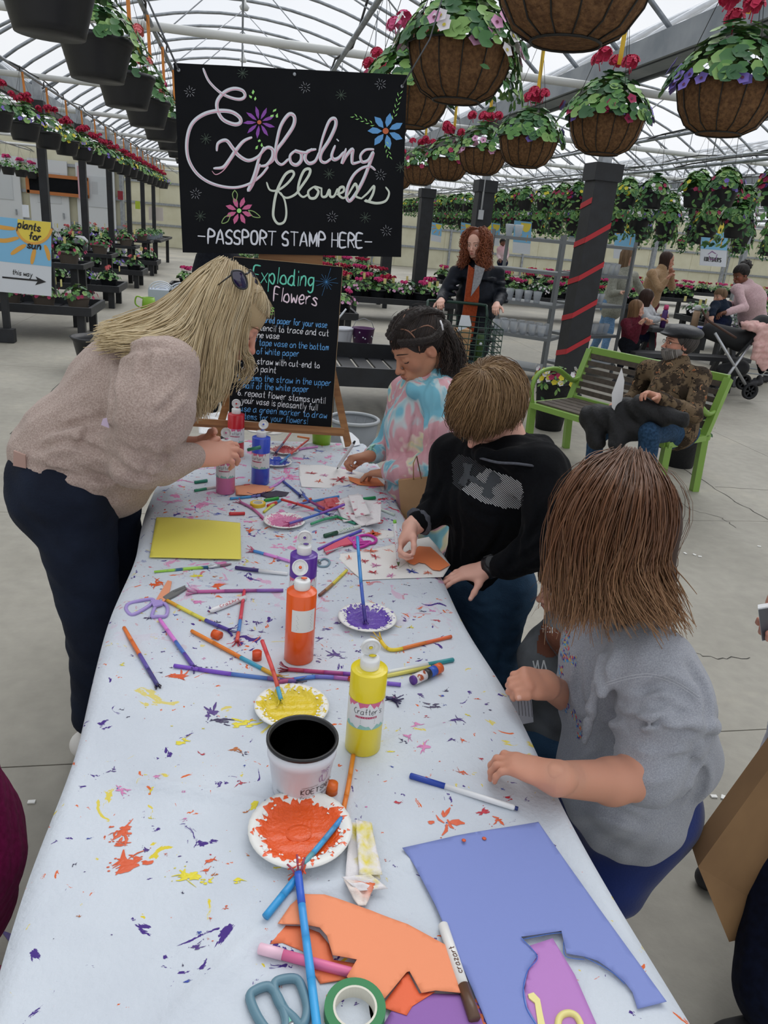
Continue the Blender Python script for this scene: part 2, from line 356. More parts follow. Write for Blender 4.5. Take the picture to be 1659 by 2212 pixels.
wall('wall_left',(XL,FY1),(XL,-4),'cream ribbed side wall at the far left')
wi=wall('wall_inner',(-3.75,27),(XL,27),'pale inner wall with white doors behind the left benches')
for i,x in enumerate((-4.5,-5.9,-7.3)):
 d=MB().box((x,26.86,1.35),(1.15,.1,2.7)).build(f'door_{i+1}',mwhite);struct(d,['white door nearest the aisle at far left','middle white door in the far left wall','white door furthest left in the far wall'][i],'door')
 MB().box((x+.4,26.78,1.1),(.04,.05,.16)).build('door_handle',mgal,d)
 MB().box((x,26.8,1.9),(.7,.02,.9)).build('door_panel',mat('door_inset','c9ced2',.4),d)
gm=MB()
for bx in bays:
 vs=[(bx-BAY/2,FY1,ZG),(bx+BAY/2,FY1,ZG)]+[(bx+x,FY1,arcz(x))for x in np.linspace(BAY/2,-BAY/2,13)]
 gm.add(vs,[tuple(range(len(vs)))])
g=gm.build('wall_gable',mfilm);struct(g,'clear film gable ends above the back wall','wall')
# ---------------------------------------------------------------- posts
mblk=mat('black_painted_wood','17191d',.55,col2='202329',scale=9);mred=mat('red_ribbon','b5202c',.5);myel=mat('yellow_ribbon','d3c93a',.5);mbox=mat('outlet_grey','b9bdc1',.5)
def post(x,y,label,wrap=.24,top=2.35,ribbon=None,cat='post',group=None):
 o=thing('greenhouse_post',label,cat,(x,y,0),group)
 MB().box((0,0,1.53),(.1,.1,3.06)).build('steel_tube',mgal,o)
 if wrap:
  MB().box((0,0,top/2-.06),(wrap,wrap,top-.12)).build('post_cover',mblk,o)
  MB().box((0,0,top-.06),(wrap+.05,wrap+.05,.16)).build("post_cap",mblk,o);MB().box((0,0,.05),(wrap+.03,wrap+.03,.1)).build("post_base",mblk,o)
 if ribbon:
  q=wrap/2+.003;cor=[(-q,-q),(q,-q),(q,q),(-q,q)];z=.15
  rise=ribbon[1];hh=.055
  while z+rise<top-.15:
   m=MB()
   for k in range(4):
    a,c=cor[k],cor[(k+1)%4];za,zb=z+rise*k/4*1.0,z+rise*(k+1)/4
    if k==0:za,zb=z,z+rise*.42
    elif k==1:za,zb=z+rise*.42,z+rise*.6
    elif k==2:za,zb=z+rise*.6,z+rise*.85
    else:za,zb=z+rise*.85,z+rise
    m.slab([(a[0],a[1],za),(c[0],c[1],zb),(c[0],c[1],zb+hh),(a[0],a[1],za+hh)],((0,-.003,0),(.003,0,0),(0,.003,0),(-.003,0,0))[k])
   m.build('ribbon_band',ribbon[0],o);z+=rise
 return o
post(3.52,7.55,'black post wrapped in a red spiral ribbon behind the green bench',ribbon=(mred,.37))
p2=post(3.52,11.4,'black post with grey outlet box and yellow ribbon behind the curly haired shopper',ribbon=None)
MB().box((-.06,-.135,1.9),(.07,.05,.13)).build('outlet_box',mbox,p2);MB().tube([(-.06,-.135,1.97),(-.06,-.135,3.0)],.014,6).build('conduit',mbox,p2)
m=MB();q=.123
m.slab([(-q,-q,1.45),(q,-q,1.72),(q,-q,1.79),(-q,-q,1.52)],(0,-.004,0));m.slab([(q,-q,1.72),(q,q,2.0),(q,q,2.07),(q,-q,1.79)],(.004,0,0));m.build('ribbon_band',myel,p2)
post(3.52,15.1,'plain black post between the two right-hand ribboned posts and the sign')
for y in POSTY[3:]:post(3.52,y,f'plain black post far down the right aisle behind the sign',group='far black posts behind the sign')
for i in range(6):post(-2.72,12.1+2.9*i,f'slim black post of the left aisle line, {ORD[i]} from the camera',wrap=.11,top=2.8)
for i,y in enumerate(POSTY[0:5]):post(10.56,y,f'bare grey steel post on the right side, {ORD[i]} from the camera',wrap=0)
for y in POSTY[1:6]:post(17.6,y,'bare grey steel post standing far off among the flower benches',wrap=0,group='distant steel posts')
GLY=dict(a="5l3l1k0i0g1f3f5h|5l5h6f",b="0p0f|0i1k3l5k5g3f1f0h",c="5k3l1k0i1g3f5g",d="5k3l1k0i0g2f4f5h|5p5g6f",e="0i4i5j4l2l0j0h1f3f5g",f="4o3p2o2f|0k4k",
g="5k3l1k0i1g3g5i|5l5f4c2b0c",h="0p0f|0i2l4l5j5f",i="1l1f|1n1o",j="2l2d1b0c|2n2o",k="0p0f|4l0i4f",l="1p1f",m="0l0f|0i2l3k3f|3i5l6k6f",n="0l0f|0i2l4l5j5f",o="3l1k0i0g2f4f5g5i4k3l",
p="0l0a|0j2l4l5j5h4f2f0h",r="0l0f|0i2l4l",s="5k3l1k1j4h5g4f2f0g",t="2p2g3f4f|0l4l",u="0l0h1f3f5h|5l5g6f",v="0l2f5l",w="0l1f3j5f6l",x="0l5f|5l0f",y="0l2g|5l2c1a0b",z="0l5l0f5f",
E="5p0p0f5f|0k4k",F="5p0p0f|0k4k",P="0f0p3p5n5l3k0k",A="0f3p6f|1i5i",S="5o3p1o0m1k4j5h4f1f0g",O="3p1o0k1g3f5g6k5o3p",R="0f0p3p5n5l3k0k|2k5f",T="0p6p|3p3f",H="0p0f|5p5f|0k5k",
M="0f0p3h6p6f",K="0p0f|5p0j5f",N="0f0p5f5p",D="0f0p3p5m5i3f0f",C="5o3p1n0k1h3f5g",L="0p0f5f",I="1p1f",W="0p2f3l5f7p",G="5o3p1n0k1h3f5g5j3j",U="0p0h2f4f5h5p",Z="0p5p0f5f")
GLY.update({'.':"0f1f",'!':"1p1i|1f1g",'/':"0f4p",'-':"0j4j","'":"1p1n",',':"1f0d",'1':"0n2p2f",'2':"0n2p5o4l0f5f",'3':"0o3p5n2k5i3f0g",'4':"3f3p0i5i",'5':"5p1p0l3l5j5g3f0g",'6':"4p1l0i0g2f4f5h4j2j0h",'7':"0p5p2f",'9':"5m3k0m2p5o5k3f",'0':"2p0m0i2f4f5i5m3p2p",'$':"5o3p1o0m1k4j5h4f1f0g|3q3e",'%':"5p0f|0o1o|4g5g",'&':"5f1n2p3n0h2f5j"})
def glyph(c):
 if c not in GLY:return[],4
 ss=[[(int(s[i]),ord(s[i+1])-102)for i in range(0,len(s),2)]for s in GLY[c].split('|')]
 return ss,max(p[0]for q in ss for p in q)+2.2
def text_strokes(txt,x0,y0,x1,y1,h,jit=.25,seed=1):
 """letters between two pixel points on the baseline, cap height h pixels"""
 rr=random.Random(seed);out=[];X=0;L=[]
 for c in txt:
  g,w=glyph(c)
  for st in g:L.append([(X+x+rr.uniform(-jit,jit),y+rr.uniform(-jit,jit))for x,y in st])
  X+=w
 X-=2.2;d=np.array([x1-x0,y1-y0],float)/X;u=h/10;n=np.array([d[1],-d[0]]);n=n/np.linalg.norm(n)*u
 return[[(x0+a*d[0]+b*n[0],y0+a*d[1]+b*n[1])for a,b in st]for st in L]
def ribbon(m,P3,w,nrm,mi=0,taper=.0):
 """thin raised paint line along 3D points lying on a plane with normal nrm"""
 P=np.array(P3,float);k=len(P)
 if k<2:return
 T=np.gradient(P,axis=0);T/=np.linalg.norm(T,axis=1)[:,None]+1e-12;S=np.cross(T,nrm)
 ww=np.full(k,w/2);
 if taper:ww=w/2*(1-taper+taper*np.sin(np.linspace(.12,3.0,k)))
 off=np.array(nrm)*.0006;vs=[]
 P=P.copy();P[0]-=T[0]*w*.3;P[-1]+=T[-1]*w*.3
 ww[0]*=.6;ww[-1]*=.6
 for i in range(k):vs+=[tuple(P[i]+S[i]*ww[i]+off*.2),tuple(P[i]+off),tuple(P[i]-S[i]*ww[i]+off*.2)]
 m.add(vs,[f for i in range(k-1)for f in((3*i,3*i+1,3*i+4,3*i+3),(3*i+1,3*i+2,3*i+5,3*i+4))],mi)
class Plane:
 def __init__(s,p,n):s.p=np.array(p,float);s.n=sm3(n)
 def __call__(s,x,y,off=0):d=ray(x,y);t=(s.p-CC).dot(s.n)/d.dot(s.n);return CC+d*t+s.n*off
def draw(pl,strokes,w,mat_,name,parent,off=.0015,smooth=4,taper=.3,m=None,mi=0):
 own=m is None;m=m or MB()
 for st in strokes:
  q=spline(st,smooth)if len(st)>2 else np.array(st,float)
  ribbon(m,[pl(x,y,off)for x,y in q],w,pl.n,mi,taper)
 return m.build(name,mat_,parent)if own else m
def flat(pl,polys,mat_,name,parent,off=.0012):
 m=MB()
 for p in polys:m.add([tuple(pl(x,y,off))for x,y in p],[tuple(range(len(p)))])
 return m.build(name,mat_,parent)
 # ---------------------------------------------------------------- big hanging sign
mchalk=mat('chalkboard_black','101216',.7,spec=.12,col2='14161a',scale=6);mpw=mat('paint_white','d9dde6',.5);mpp=mat('paint_pink','d9a3b8',.5);mpgw=mat('paint_pale_green','cfd8cb',.5)
mpb=mat('paint_blue','5b9bd6',.5);mpg=mat('paint_green','9ee27f',.5);mppk=mat('paint_rose','c9618f',.5);mppu=mat('paint_purple','8843a8',.5);mpor=mat('paint_rust','c4643a',.5);mpdg=mat('paint_dull_green','46564a',.6);mpcy=mat('paint_teal','62cdb2',.5);mpsk=mat('paint_sky','5ea4e0',.5);mplg=mat('paint_lime','86d860',.5)
SP=Plane((0,2.93,1.6),(0.02,-1,0));SPC=Plane((0,2.942,1.6),(0.02,-1,0))
sign=thing('hanging_sign','large black hanging sign with painted words Exploding Flowers passport stamp here','sign',SP(630,340))
P4=[SPC(375,137),SPC(878,163),SPC(865,555),SPC(395,545)]
def W(o,L):o.location=Vector(o.location)-Vector([float(k)for k in L]);return o
SL=SP(630,340)
W(MB().slab(P4,SP.n*.0115).build('board',mchalk,sign),SL)
def C2(pts):return[(340+x/2.9625,120+y/2.963)for x,y in pts]
pk=[[(295,88),(330,165),(400,235),(470,270),(530,280),(560,260),(545,225),(490,212),(430,235),(385,290),(385,350),(420,410),(490,440),(530,430),(525,395),(470,360),(380,355),(290,380),(220,440),(190,540),(195,650),(240,740),(310,800),(400,835),(500,845),(590,820),(660,770),(705,715)],
[(380,605),(390,560),(440,543),(480,590),(520,640),(580,672),(640,650),(672,610)],[(600,525),(550,550),(500,610),(460,670),(420,715),(365,722)],
[(680,590),(650,660),(622,760),(592,840),(583,862),(610,820),(640,740),(655,700)],[(660,630),(700,590),(735,600),(737,650),(700,700),(662,708)],
[(700,700),(745,660),(762,560),(790,450),(840,378),(875,390),(870,450),(812,540),(762,610),(760,670),(795,698),(835,665)],
[(880,610),(850,640),(855,685),(890,700),(920,670),(918,625),(880,610),(950,622),(985,600)],[(1010,600),(960,615),(945,660),(970,690),(1010,675),(1035,620)],
[(1035,620),(1060,520),(1100,420),(1135,405),(1140,450),(1100,540),(1050,620),(1045,670),(1075,685),(1110,660)],[(1135,580),(1115,640),(1130,665),(1160,655),(1190,620)],
[(1205,600),(1180,690),(1210,640),(1248,600),(1245,650),(1250,690),(1295,680)],[(1380,600),(1330,605),(1300,640),(1310,680),(1350,670),(1380,620),(1362,680),(1320,790),(1272,880),(1230,930),(1210,900),(1222,830),(1260,760),(1310,720),(1360,710),(1390,730)]]
fl_=[[(700,815),(720,860),(770,862),(830,820),(872,765),(860,740),(820,760),(780,830),(758,890),(745,960),(742,1030),(770,1075),(810,1065),(825,1010),(815,930),(790,880)],[(770,865),(820,910),(880,890),(920,840),(970,765),(975,728),(940,735),(910,800),(900,870),(930,905),(962,890)],
[(1000,840),(965,870),(975,910),(1010,910),(1030,870),(1005,840),(1050,850)],[(1050,850),(1052,900),(1080,900),(1100,860),(1105,900),(1130,900),(1150,855)],[(1150,890),(1190,870),(1190,842),(1165,850),(1160,890),(1190,912),(1222,890)],
[(1222,890),(1250,840),(1268,822),(1280,860),(1270,900),(1305,915)],[(1305,915),(1345,880),(1385,835),(1380,880),(1352,930),(1330,928),(1400,945),(1460,930),(1482,880),(1462,845)]]
W(draw(SP,[C2(s)for s in pk],.0125,mpw,'script_lettering',sign,.001,6,.45),SL)
W(draw(SP,[C2([(x+5,y+5)for x,y in s])for s in pk]+[C2([(350,740),(375,762),(420,738),(465,680),(500,612)])],.0032,mpp,'pink_shadow_line',sign,.0022,6,.45),SL)
W(draw(SP,[C2(s)for s in fl_],.0095,mpgw,'script_lettering',sign,.0024,6,.45),SL)
W(draw(SP,[C2([(1150,538),(1157,545)])],.009,mpw,'script_dot',sign,.001),SL)
a,b_=C2([(325,1200),(1310,1228)]);ts=text_strokes('PASSPORT STAMP HERE',*a,*b_,29,.2,4)
W(draw(SP,ts+[C2([(262,1155),(303,1158)]),C2([(1330,1192),(1370,1193)])],.0072,mpw,'block_lettering',sign,.001,3,.1),SL)
def petals(m,cx,cy,n,r0,r1,w,ph,mi,open_=False):
 for k in range(n):
  a=ph+2*PI*k/n;d=np.array([math.cos(a),math.sin(a)]);q=np.array([-d[1],d[0]]);c=np.array([cx,cy],float)
  pts=[c+d*r0,c+d*(r0+(r1-r0)*.35)+q*w*.8,c+d*(r0+(r1-r0)*.65)+q*w,c+d*r1,c+d*(r0+(r1-r0)*.65)-q*w*.7,c+d*(r0+(r1-r0)*.3)-q*w*.7]
  m.add([tuple(SP(*C2([p])[0],.001))for p in pts],[tuple(range(6))],mi)
def disc(m,cx,cy,r,mi,off=.002):
 m.add([tuple(SP(*C2([(cx+r*math.cos(a),cy+r*math.sin(a))])[0],off))for a in np.arange(10)*PI/5],[tuple(range(10))],mi)
m=MB();petals(m,652,427,9,20,105,13,.3,0);petals(m,1462,483,7,24,118,24,.45,1);petals(m,523,993,8,20,92,17,.35,2)
disc(m,652,427,14,3);disc(m,1460,483,20,3);disc(m,523,993,15,4)
W(m.build('painted_flowers',[mppu,mpb,mppk,mpor,mpg],sign),SL)
st=[]
for cx,cy in[(208,232),(945,205),(1428,183),(1427,765),(245,885),(1118,1033),(1465,1122)]:
 for k in range(10):a=k*PI/5+.2*(cx%3);st.append([(cx+17*math.cos(a),cy+17*math.sin(a)),(cx+(38 if k%2 else 30)*math.cos(a),cy+(38 if k%2 else 30)*math.sin(a))])
 st.append([(cx-4,cy-3),(cx+4,cy+3)])
W(draw(SP,[C2(s)for s in st],.0014,mpw,'painted_sparks',sign,.001,1,0),SL)
st=[]
for cx,cy in[(545,113),(1175,253),(310,533),(1098,758),(275,1027),(1330,1037),(1558,715)]:
 for k in range(9):a=k*PI*2/9+.3;st.append([(cx,cy),(cx+34*math.cos(a),cy+34*math.sin(a))])
W(draw(SP,[C2(s)for s in st],.0035,mpdg,'painted_asterisks',sign,.001,1,.3),SL)
lf=[[(612,218),(622,232),(612,250),(603,238)],[(586,252),(606,262),(602,276),(590,268)],[(628,262),(634,278),(624,290),(618,276)],[(762,340),(742,348),(738,362),(758,355)],[(745,378),(724,382),(722,396),(740,392)],[(770,368),(772,396),(760,398),(756,384)],[(655,535),(662,548),(648,555),(642,545)],[(645,575),(640,598),(626,600),(630,582)],[(668,558),(676,580),(666,586),(660,574)]]
for base,tip,n in[((1390,445),(1262,390),9),((1510,410),(1550,245),10),((1460,550),(1482,645),7)]:
 for k in range(n):
  c=np.array(base)+(np.array(tip)-np.array(base))*k/(n-1);d=sm3(np.array([*(np.array(tip)-np.array(base)),0.]))[:2];q=np.array([-d[1],d[0]])*(1 if k%2 else-1)
  lf.append([tuple(c),tuple(c+d*14+q*8),tuple(c+d*26+q*15),tuple(c+d*10+q*13)])
W(flat(SP,[C2(p)for p in lf],mpg,'painted_leaves',sign),SL)
W(draw(SP,[C2(s)for s in[[(495,862),(480,890),(498,935),(512,890),(495,862)],[(582,990),(620,1000),(658,1035),(610,1030),(582,990)],[(468,1018),(430,1035),(412,1073),(450,1062),(468,1018)]]],.003,mat('paint_leaf','8fae6c',.5),'leaf_outlines',sign,.001,4,0),SL)
for x,y in((386,152),(868,187),(636,161)):W(MB().lathe([(.004,0),(.006,.002),(.0035,.003)],SP(x,y,.002),10,R=np.array([[1,0,0],[0,0,-1],[0,1,0]])).build('grommet',mgal,sign),SL)
mcab=mat('sign_cable','55585c',.5,.5)
W(MB().tube([SP(868,187,.004),SP(868,187)+np.array([.09,.02,.16]),np.array([.83,3.1,2.9])],.0028,6).build('cable',mcab,sign),SL)
W(MB().tube([SP(386,152,.004),SP(386,152)+np.array([-.10,.05,.20]),np.array([-.75,3.3,3.0])],.0035,6).build('cable',mcab,sign),SL)
# ---------------------------------------------------------------- instruction board on an easel
mwood=mat('easel_wood','a9794a',.5,col2='8d6038',scale=6,stretch=(1,1,9));mcork=mat('board_edge','9a8260',.7)
tb=math.radians(10);BP=Plane((0,2.80,.85),(.0,-math.cos(tb),math.sin(tb)))
TZ=.757
ez=thing('easel','light brown wooden tabletop easel holding the instruction board','easel',(.19,2.86,TZ))
def E(o):return W(o,(.19,2.86,TZ))
bb=lambda x,y,o=0:BP(x,y,o)
a,b_=bb(412,912,.012),bb(741,934,.012);E(MB().bar(a,b_,.035,.02).build('easel_tray',mwood,ez));E(MB().bar(a+np.array([0,-.02,.012]),b_+np.array([0,-.02,.012]),.006,.022).build('tray_lip',mwood,ez))
E(MB().bar((.445,2.875,TZ+.005),(.235,2.985,1.54),.028,.018).build('leg',mwood,ez));E(MB().bar((-.085,2.875,TZ+.005),(.14,2.985,1.54),.028,.018).build('leg',mwood,ez))
E(MB().bar((.19,2.945,.8),(.19,2.985,1.6),.03,.016).build('mast',mwood,ez));E(MB().bar((.19,3.13,TZ+.005),(.19,2.99,1.5),.025,.014).build('rear_leg',mwood,ez))
E(MB().bar((.07,2.972,1.478),(.31,2.972,1.478),.02,.06).build('top_rail',mwood,ez))
bd=thing('instruction_board','tall black board with handwritten exploding flowers directions on the easel','board',bb(605,740))
BL=bb(605,740)
BC=[bb(505,555,-.008),bb(740,577,-.008),bb(715,925,-.008),bb(495,905,-.008)]
W(MB().slab(BC,BP.n*.008).build('panel',mchalk,bd),BL)
for i in range(4):W(MB().bar(BC[i]+BP.n*.003,BC[(i+1)%4]+BP.n*.003,.004,.008,up=BP.n).build('edge_strip',mcork,bd),BL)
def B2(x,y):return(480+x/4.366,540+y/4.365)
def bt(s,x0,y0,x1,y1,h,w,m_,nm,seed=1,jit=.35):W(draw(BP,text_strokes(s,*B2(x0,y0),*B2(x1,y1),h/4.366,jit,seed),w,m_,nm,bd,.001,4,.15),BL)
bt('Exploding',292,300,860,348,150,.0055,mpcy,'heading_lettering',2);bt('Flowers',483,475,888,522,125,.0052,mat('paint_pale_pink','e9d3e0',.5),'heading_lettering',3);bt('Directions',95,545,488,582,62,.003,mplg,'directions_lettering',4)
W(draw(BP,[[B2(110,575),B2(300,598),B2(487,604)],[B2(300,610),B2(470,612)]],.0025,mplg,'underline',bd),BL)
mpw2=mat('chalk_white','e3e5ea',.5)
for i,(s,x0,y0,x1,y1,c)in enumerate([('1. choose a colored paper for your vase',60,655,985,733,0),('2. use a stencil to trace and cut',80,735,1000,812,1),('the vase',305,825,535,838,1),('3. glue / tape vase on the bottom',110,880,1000,945,0),('half of white paper',195,972,722,1004,0),
('4. use straw with cut-end to',148,1062,915,1115,1),('dip in paint',190,1136,505,1160,1),('5. stamp the straw in the upper',145,1225,1022,1280,0),('half of the white paper',197,1303,812,1340,0),('6. repeat flower stamps until',148,1368,970,1448,1),('your vase is pleasantly full',182,1440,895,1512,1),
('7. use a green marker to draw',95,1512,985,1588,0),('stems for your flowers!',175,1590,802,1640,0)]):
 bt(s,x0,y0,x1,y1,58,.0026,(mpsk,mpw2)[c],'instruction_line',i+5,.3)
W(draw(BP,[[B2(982,302),B2(982+r*math.cos(a),302+r*1.05*math.sin(a))]for a,r in[(k*PI/7+.1,[110,62,80,60,130,58,100][k%7])for k in range(14)]],.0022,mpsk,'painted_burst',bd,.001,1,.5),BL)
# ---------------------------------------------------------------- table with cloth
TX0,TX1,TY0,TY1,TH=-.245,.52,.34,2.97,.74
tbl=thing('folding_table','long white plastic folding table under the paint-stained cloth','table',(.137,1.65,0))
mpl=mat('table_plastic','cfd0ce',.5);mleg=mat('table_leg_grey','6d7074',.4,.5)
W(MB().box((.1375,1.66,TH-.025),(.73,2.56,.045)).build('tabletop',mpl,tbl),(.137,1.65,0))
for y in(.75,2.6):
 for x in(-.12,.40):W(MB().tube([(x,y,.01),(x,y,TH-.045)],.014,8).build('leg',mleg,tbl),(.137,1.65,0))
 W(MB().tube([(-.12,y,.25),(.40,y,.25)],.012,8).build('leg_brace',mleg,tbl),(.137,1.65,0))
_rs=np.random.RandomState(8);_w=[(_rs.randn(2)*s,_rs.rand()*6,s)for s in(2.2,2.8,5,7,11,16,22)for _ in range(2)]
def cloth_h(x,y):
 h=0*x
 for(w,p,s)in _w:h=h+.0034/(s**.5)*np.sin(w[0]*x*1.6+w[1]*y+p+.8*np.sin(w[1]*x-w[0]*y))
 for(x0,y0,x1,y1,a,sg)in((-.22,1.02,.2,.86,.006,.012),(-.1,.55,.12,.78,.005,.014),(.2,1.02,.5,1.12,.0045,.012),(-.2,1.28,.15,1.2,.0035,.01),(-.05,.7,.5,.86,.004,.012),(.1,.62,.05,.35,.005,.02),(-.2,1.75,.1,1.62,.003,.01)):
  dx,dy=x1-x0,y1-y0;L=math.hypot(dx,dy);tt=((x-x0)*dx+(y-y0)*dy)/L/L;dd=((x-x0)*dy-(y-y0)*dx)/L
  h=h+1.5*a*np.exp(-(dd/sg)**2)*np.clip(tt*4,0,1)*np.clip((1-tt)*4,0,1)*(tt>0)*(tt<1)
 return TH+.0075+h
def cz(x,y):return float(cloth_h(np.float64(x),np.float64(y)))
def T(x,y,up=0):
 z=TH+.006
 for _ in range(3):p=PZ(x,y,z+up);z=cz(p[0],p[1])
 return PZ(x,y,z+up)
def cloth():
# arc-length grid folded over the rounded table edge, with loose drape below
 xs=np.concatenate([np.linspace(-.56,-.02,34),np.linspace(0,.765,110),np.linspace(.785,1.30,32)]);ys=np.concatenate([np.linspace(-.45,-.02,18),np.linspace(0,TY1-TY0,300),np.linspace(2.65,3.1,18)])
 U,V=np.meshgrid(xs,ys,indexing='ij');r=.02;Wd,Ld=.765,TY1-TY0
 def fold(u,L):
  o=np.maximum(-u,0)+np.maximum(u-L,0);sgn=np.where(u<0,-1,1);base=np.clip(u,0,L);a=np.clip(o/r,0,PI/2)
  return base+sgn*r*np.sin(a),r*(1-np.cos(a))+np.maximum(o-r*PI/2,0),o,sgn
 X,dzx,ox,sx=fold(U,Wd);Y,dzy,oy,sy=fold(V,Ld)
 X=X+TX0;Y=Y+TY0
 wav=.028*np.sin(V*6.3+1.2*np.sin(V*2.1))+.012*np.sin(V*15+1);wav2=.02*np.sin(U*9)
 X=X+sx*np.clip(ox/.3,0,1)*(wav+.03)+.006*np.sin(V*9+.7)*(ox>0);Y=Y+sy*np.clip(oy/.3,0,1)*(wav2+.02)
 X=X+np.where(sx<0,-1,1)*0
 Z=np.where((ox+oy)>0,TH+.0075,cloth_h(X,Y));blend=np.clip(1-(np.minimum(np.minimum(U,Wd-U),np.minimum(V,Ld-V)))/.03,0,1)
 Z=Z*(1-blend)+(TH+.0075)*blend;Z=Z-np.maximum(dzx,dzy)-.3*np.minimum(dzx,dzy)
 n1,n2=U.shape;Vt=np.stack([X,Y,Z],-1).reshape(-1,3);I=np.arange(n1*n2).reshape(n1,n2)
 F=np.stack([I[:-1,:-1],I[1:,:-1],I[1:,1:],I[:-1,1:]],-1).reshape(-1,4);return Vt,F
mcl=mat('cloth_paper','c3cad3',.75,spec=.2,col2='cdd4dc',scale=5,bump=.22,bscale=130)
# faint old stains: coloured smudges where noise peaks, denser towards the far end of the cloth
t=mcl.node_tree;b=t.nodes['Principled BSDF'];cur=b.inputs['Base Color'].links[0].from_socket;tc=t.nodes.new('ShaderNodeTexCoord')
def stain(col,sc,thr,off,dist=1.2,det=6,zone=None):
 global cur
 mp=t.nodes.new('ShaderNodeMapping');mp.inputs['Location'].default_value=off;n=t.nodes.new('ShaderNodeTexNoise');n.inputs['Scale'].default_value=sc;n.inputs['Detail'].default_value=det;n.inputs['Roughness'].default_value=.6;n.inputs['Distortion'].default_value=dist
 r=t.nodes.new('ShaderNodeValToRGB');r.color_ramp.elements[0].position=thr;r.color_ramp.elements[1].position=thr+.012;r.color_ramp.elements[0].color=(0,0,0,1)
 mx=t.nodes.new('ShaderNodeMixRGB');mx.inputs[2].default_value=lin(col)
 t.links.new(tc.outputs['Object'],mp.inputs['Vector']);t.links.new(mp.outputs[0],n.inputs['Vector']);t.links.new(n.outputs['Fac'],r.inputs['Fac'])
 fac=r.outputs['Color']
 if zone:
  sx=t.nodes.new('ShaderNodeSeparateXYZ');t.links.new(tc.outputs['Object'],sx.inputs[0]);mr=t.nodes.new('ShaderNodeMapRange');mr.inputs['From Min'].default_value=zone[0];mr.inputs['From Max'].default_value=zone[1]
  t.links.new(sx.outputs['Y'],mr.inputs['Value']);mu=t.nodes.new('ShaderNodeMath');mu.operation='MULTIPLY';t.links.new(fac,mu.inputs[0]);t.links.new(mr.outputs[0],mu.inputs[1]);fac=mu.outputs[0]
 t.links.new(fac,mx.inputs[0]);t.links.new(cur,mx.inputs[1]);t.links.new(mx.outputs[0],b.inputs['Base Color']);cur=mx.outputs[0]
stain('d58bb4',11,.60,(3,1,0),zone=(1.4,1.9));stain('3d4f9e',17,.635,(7,2,0),2,zone=(1.5,2.2));stain('c23a4a',15,.64,(1,9,0),2,zone=(1.3,1.9))
stain('4a3480',19,.65,(5,5,0),1.5);stain('d9c63a',12,.655,(9,4,0),2,zone=(2.6,.8));stain('d5683a',14,.66,(2,7,0),2.5)
Vc,Fc=cloth();cl=Mesh().add(Vc,Fc).build('tablecloth',mcl);tag(cl,'pale blue-white paper tablecloth covered in paint splatters','tablecloth')
sol=cl.modifiers.new('thickness','SOLIDIFY');sol.thickness=.0012;sol.offset=-1
# ---------------------------------------------------------------- paint splats on the cloth
SC_=dict(o='d4582c',y='ddcf30',p='4b2f7c',k='cf7fb0',b='3c50a8',r='b8283a',d='332a50',n='b5682e')
smat={k:mat('splat_'+k,v,.45)for k,v in SC_.items()}
def star(cx,cy,R,n,rr,spiky=.5,rot=0):
 """irregular splash: blobs and dry-brush strokes, as polygons in table metres"""
 out=[];main=rr.choice([0,.1,-.2,.3,1.4,2.7,rot])
 for _ in range(1+n//2):
  bx,by,br=cx+rr.gauss(0,R*.3),cy+rr.gauss(0,R*.22),R*rr.uniform(.14,.34)
  out.append([(bx+br*rr.uniform(.45,1.35)*math.cos(a)*1.4,by+br*rr.uniform(.35,1.0)*math.sin(a))for a in np.arange(11)*2*PI/11])
 for k in range(int(n*1.2)):
  a=main+rr.gauss(0,.5)if rr.random()<.7 else rr.random()*6.3
  if rr.random()<.5:a+=PI
  L=R*rr.uniform(.3,1.1);w=R*rr.uniform(.03,.15);d=np.array([math.cos(a),math.sin(a)]);q=np.array([-d[1],d[0]]);c=np.array([cx,cy])+q*R*rr.gauss(0,.22)+d*R*rr.uniform(-.2,.35);bend=q*L*rr.uniform(-.15,.15)
  out.append([tuple(c+q*w*.6),tuple(c+d*L*.5+bend+q*w*rr.uniform(.5,1.5)),tuple(c+d*L+q*w*.3),tuple(c+d*L-q*w*.3),tuple(c+d*L*.5+bend-q*w*rr.uniform(.3,1.2)),tuple(c-q*w*.6)])
  if rr.random()<.5:e=c+d*L*rr.uniform(1.1,1.5);s=R*rr.uniform(.02,.07);out.append([tuple(e+s*np.array([1.6*math.cos(b),math.sin(b)]))for b in np.arange(5)*PI*2/5])
 return out
def splat(polys,col,m=None):
 own=m is None;m=m or MB()
 for p in polys:
  if min(q[0]for q in p)<TX0+.005 or max(q[0]for q in p)>TX1-.005 or max(q[1]for q in p)>TY1-.01:continue
  c=np.mean(p,0);vs=[(c[0],c[1],cz(*c)+.0012)]+[(x,y,cz(x,y)+.0006)for x,y in p];n=len(p)
  m.add(vs,[(0,1+i,1+(i+1)%n)for i in range(n)])
 return m.build('paint_splat',smat[col],cl)if own else m
rr=random.Random(11)
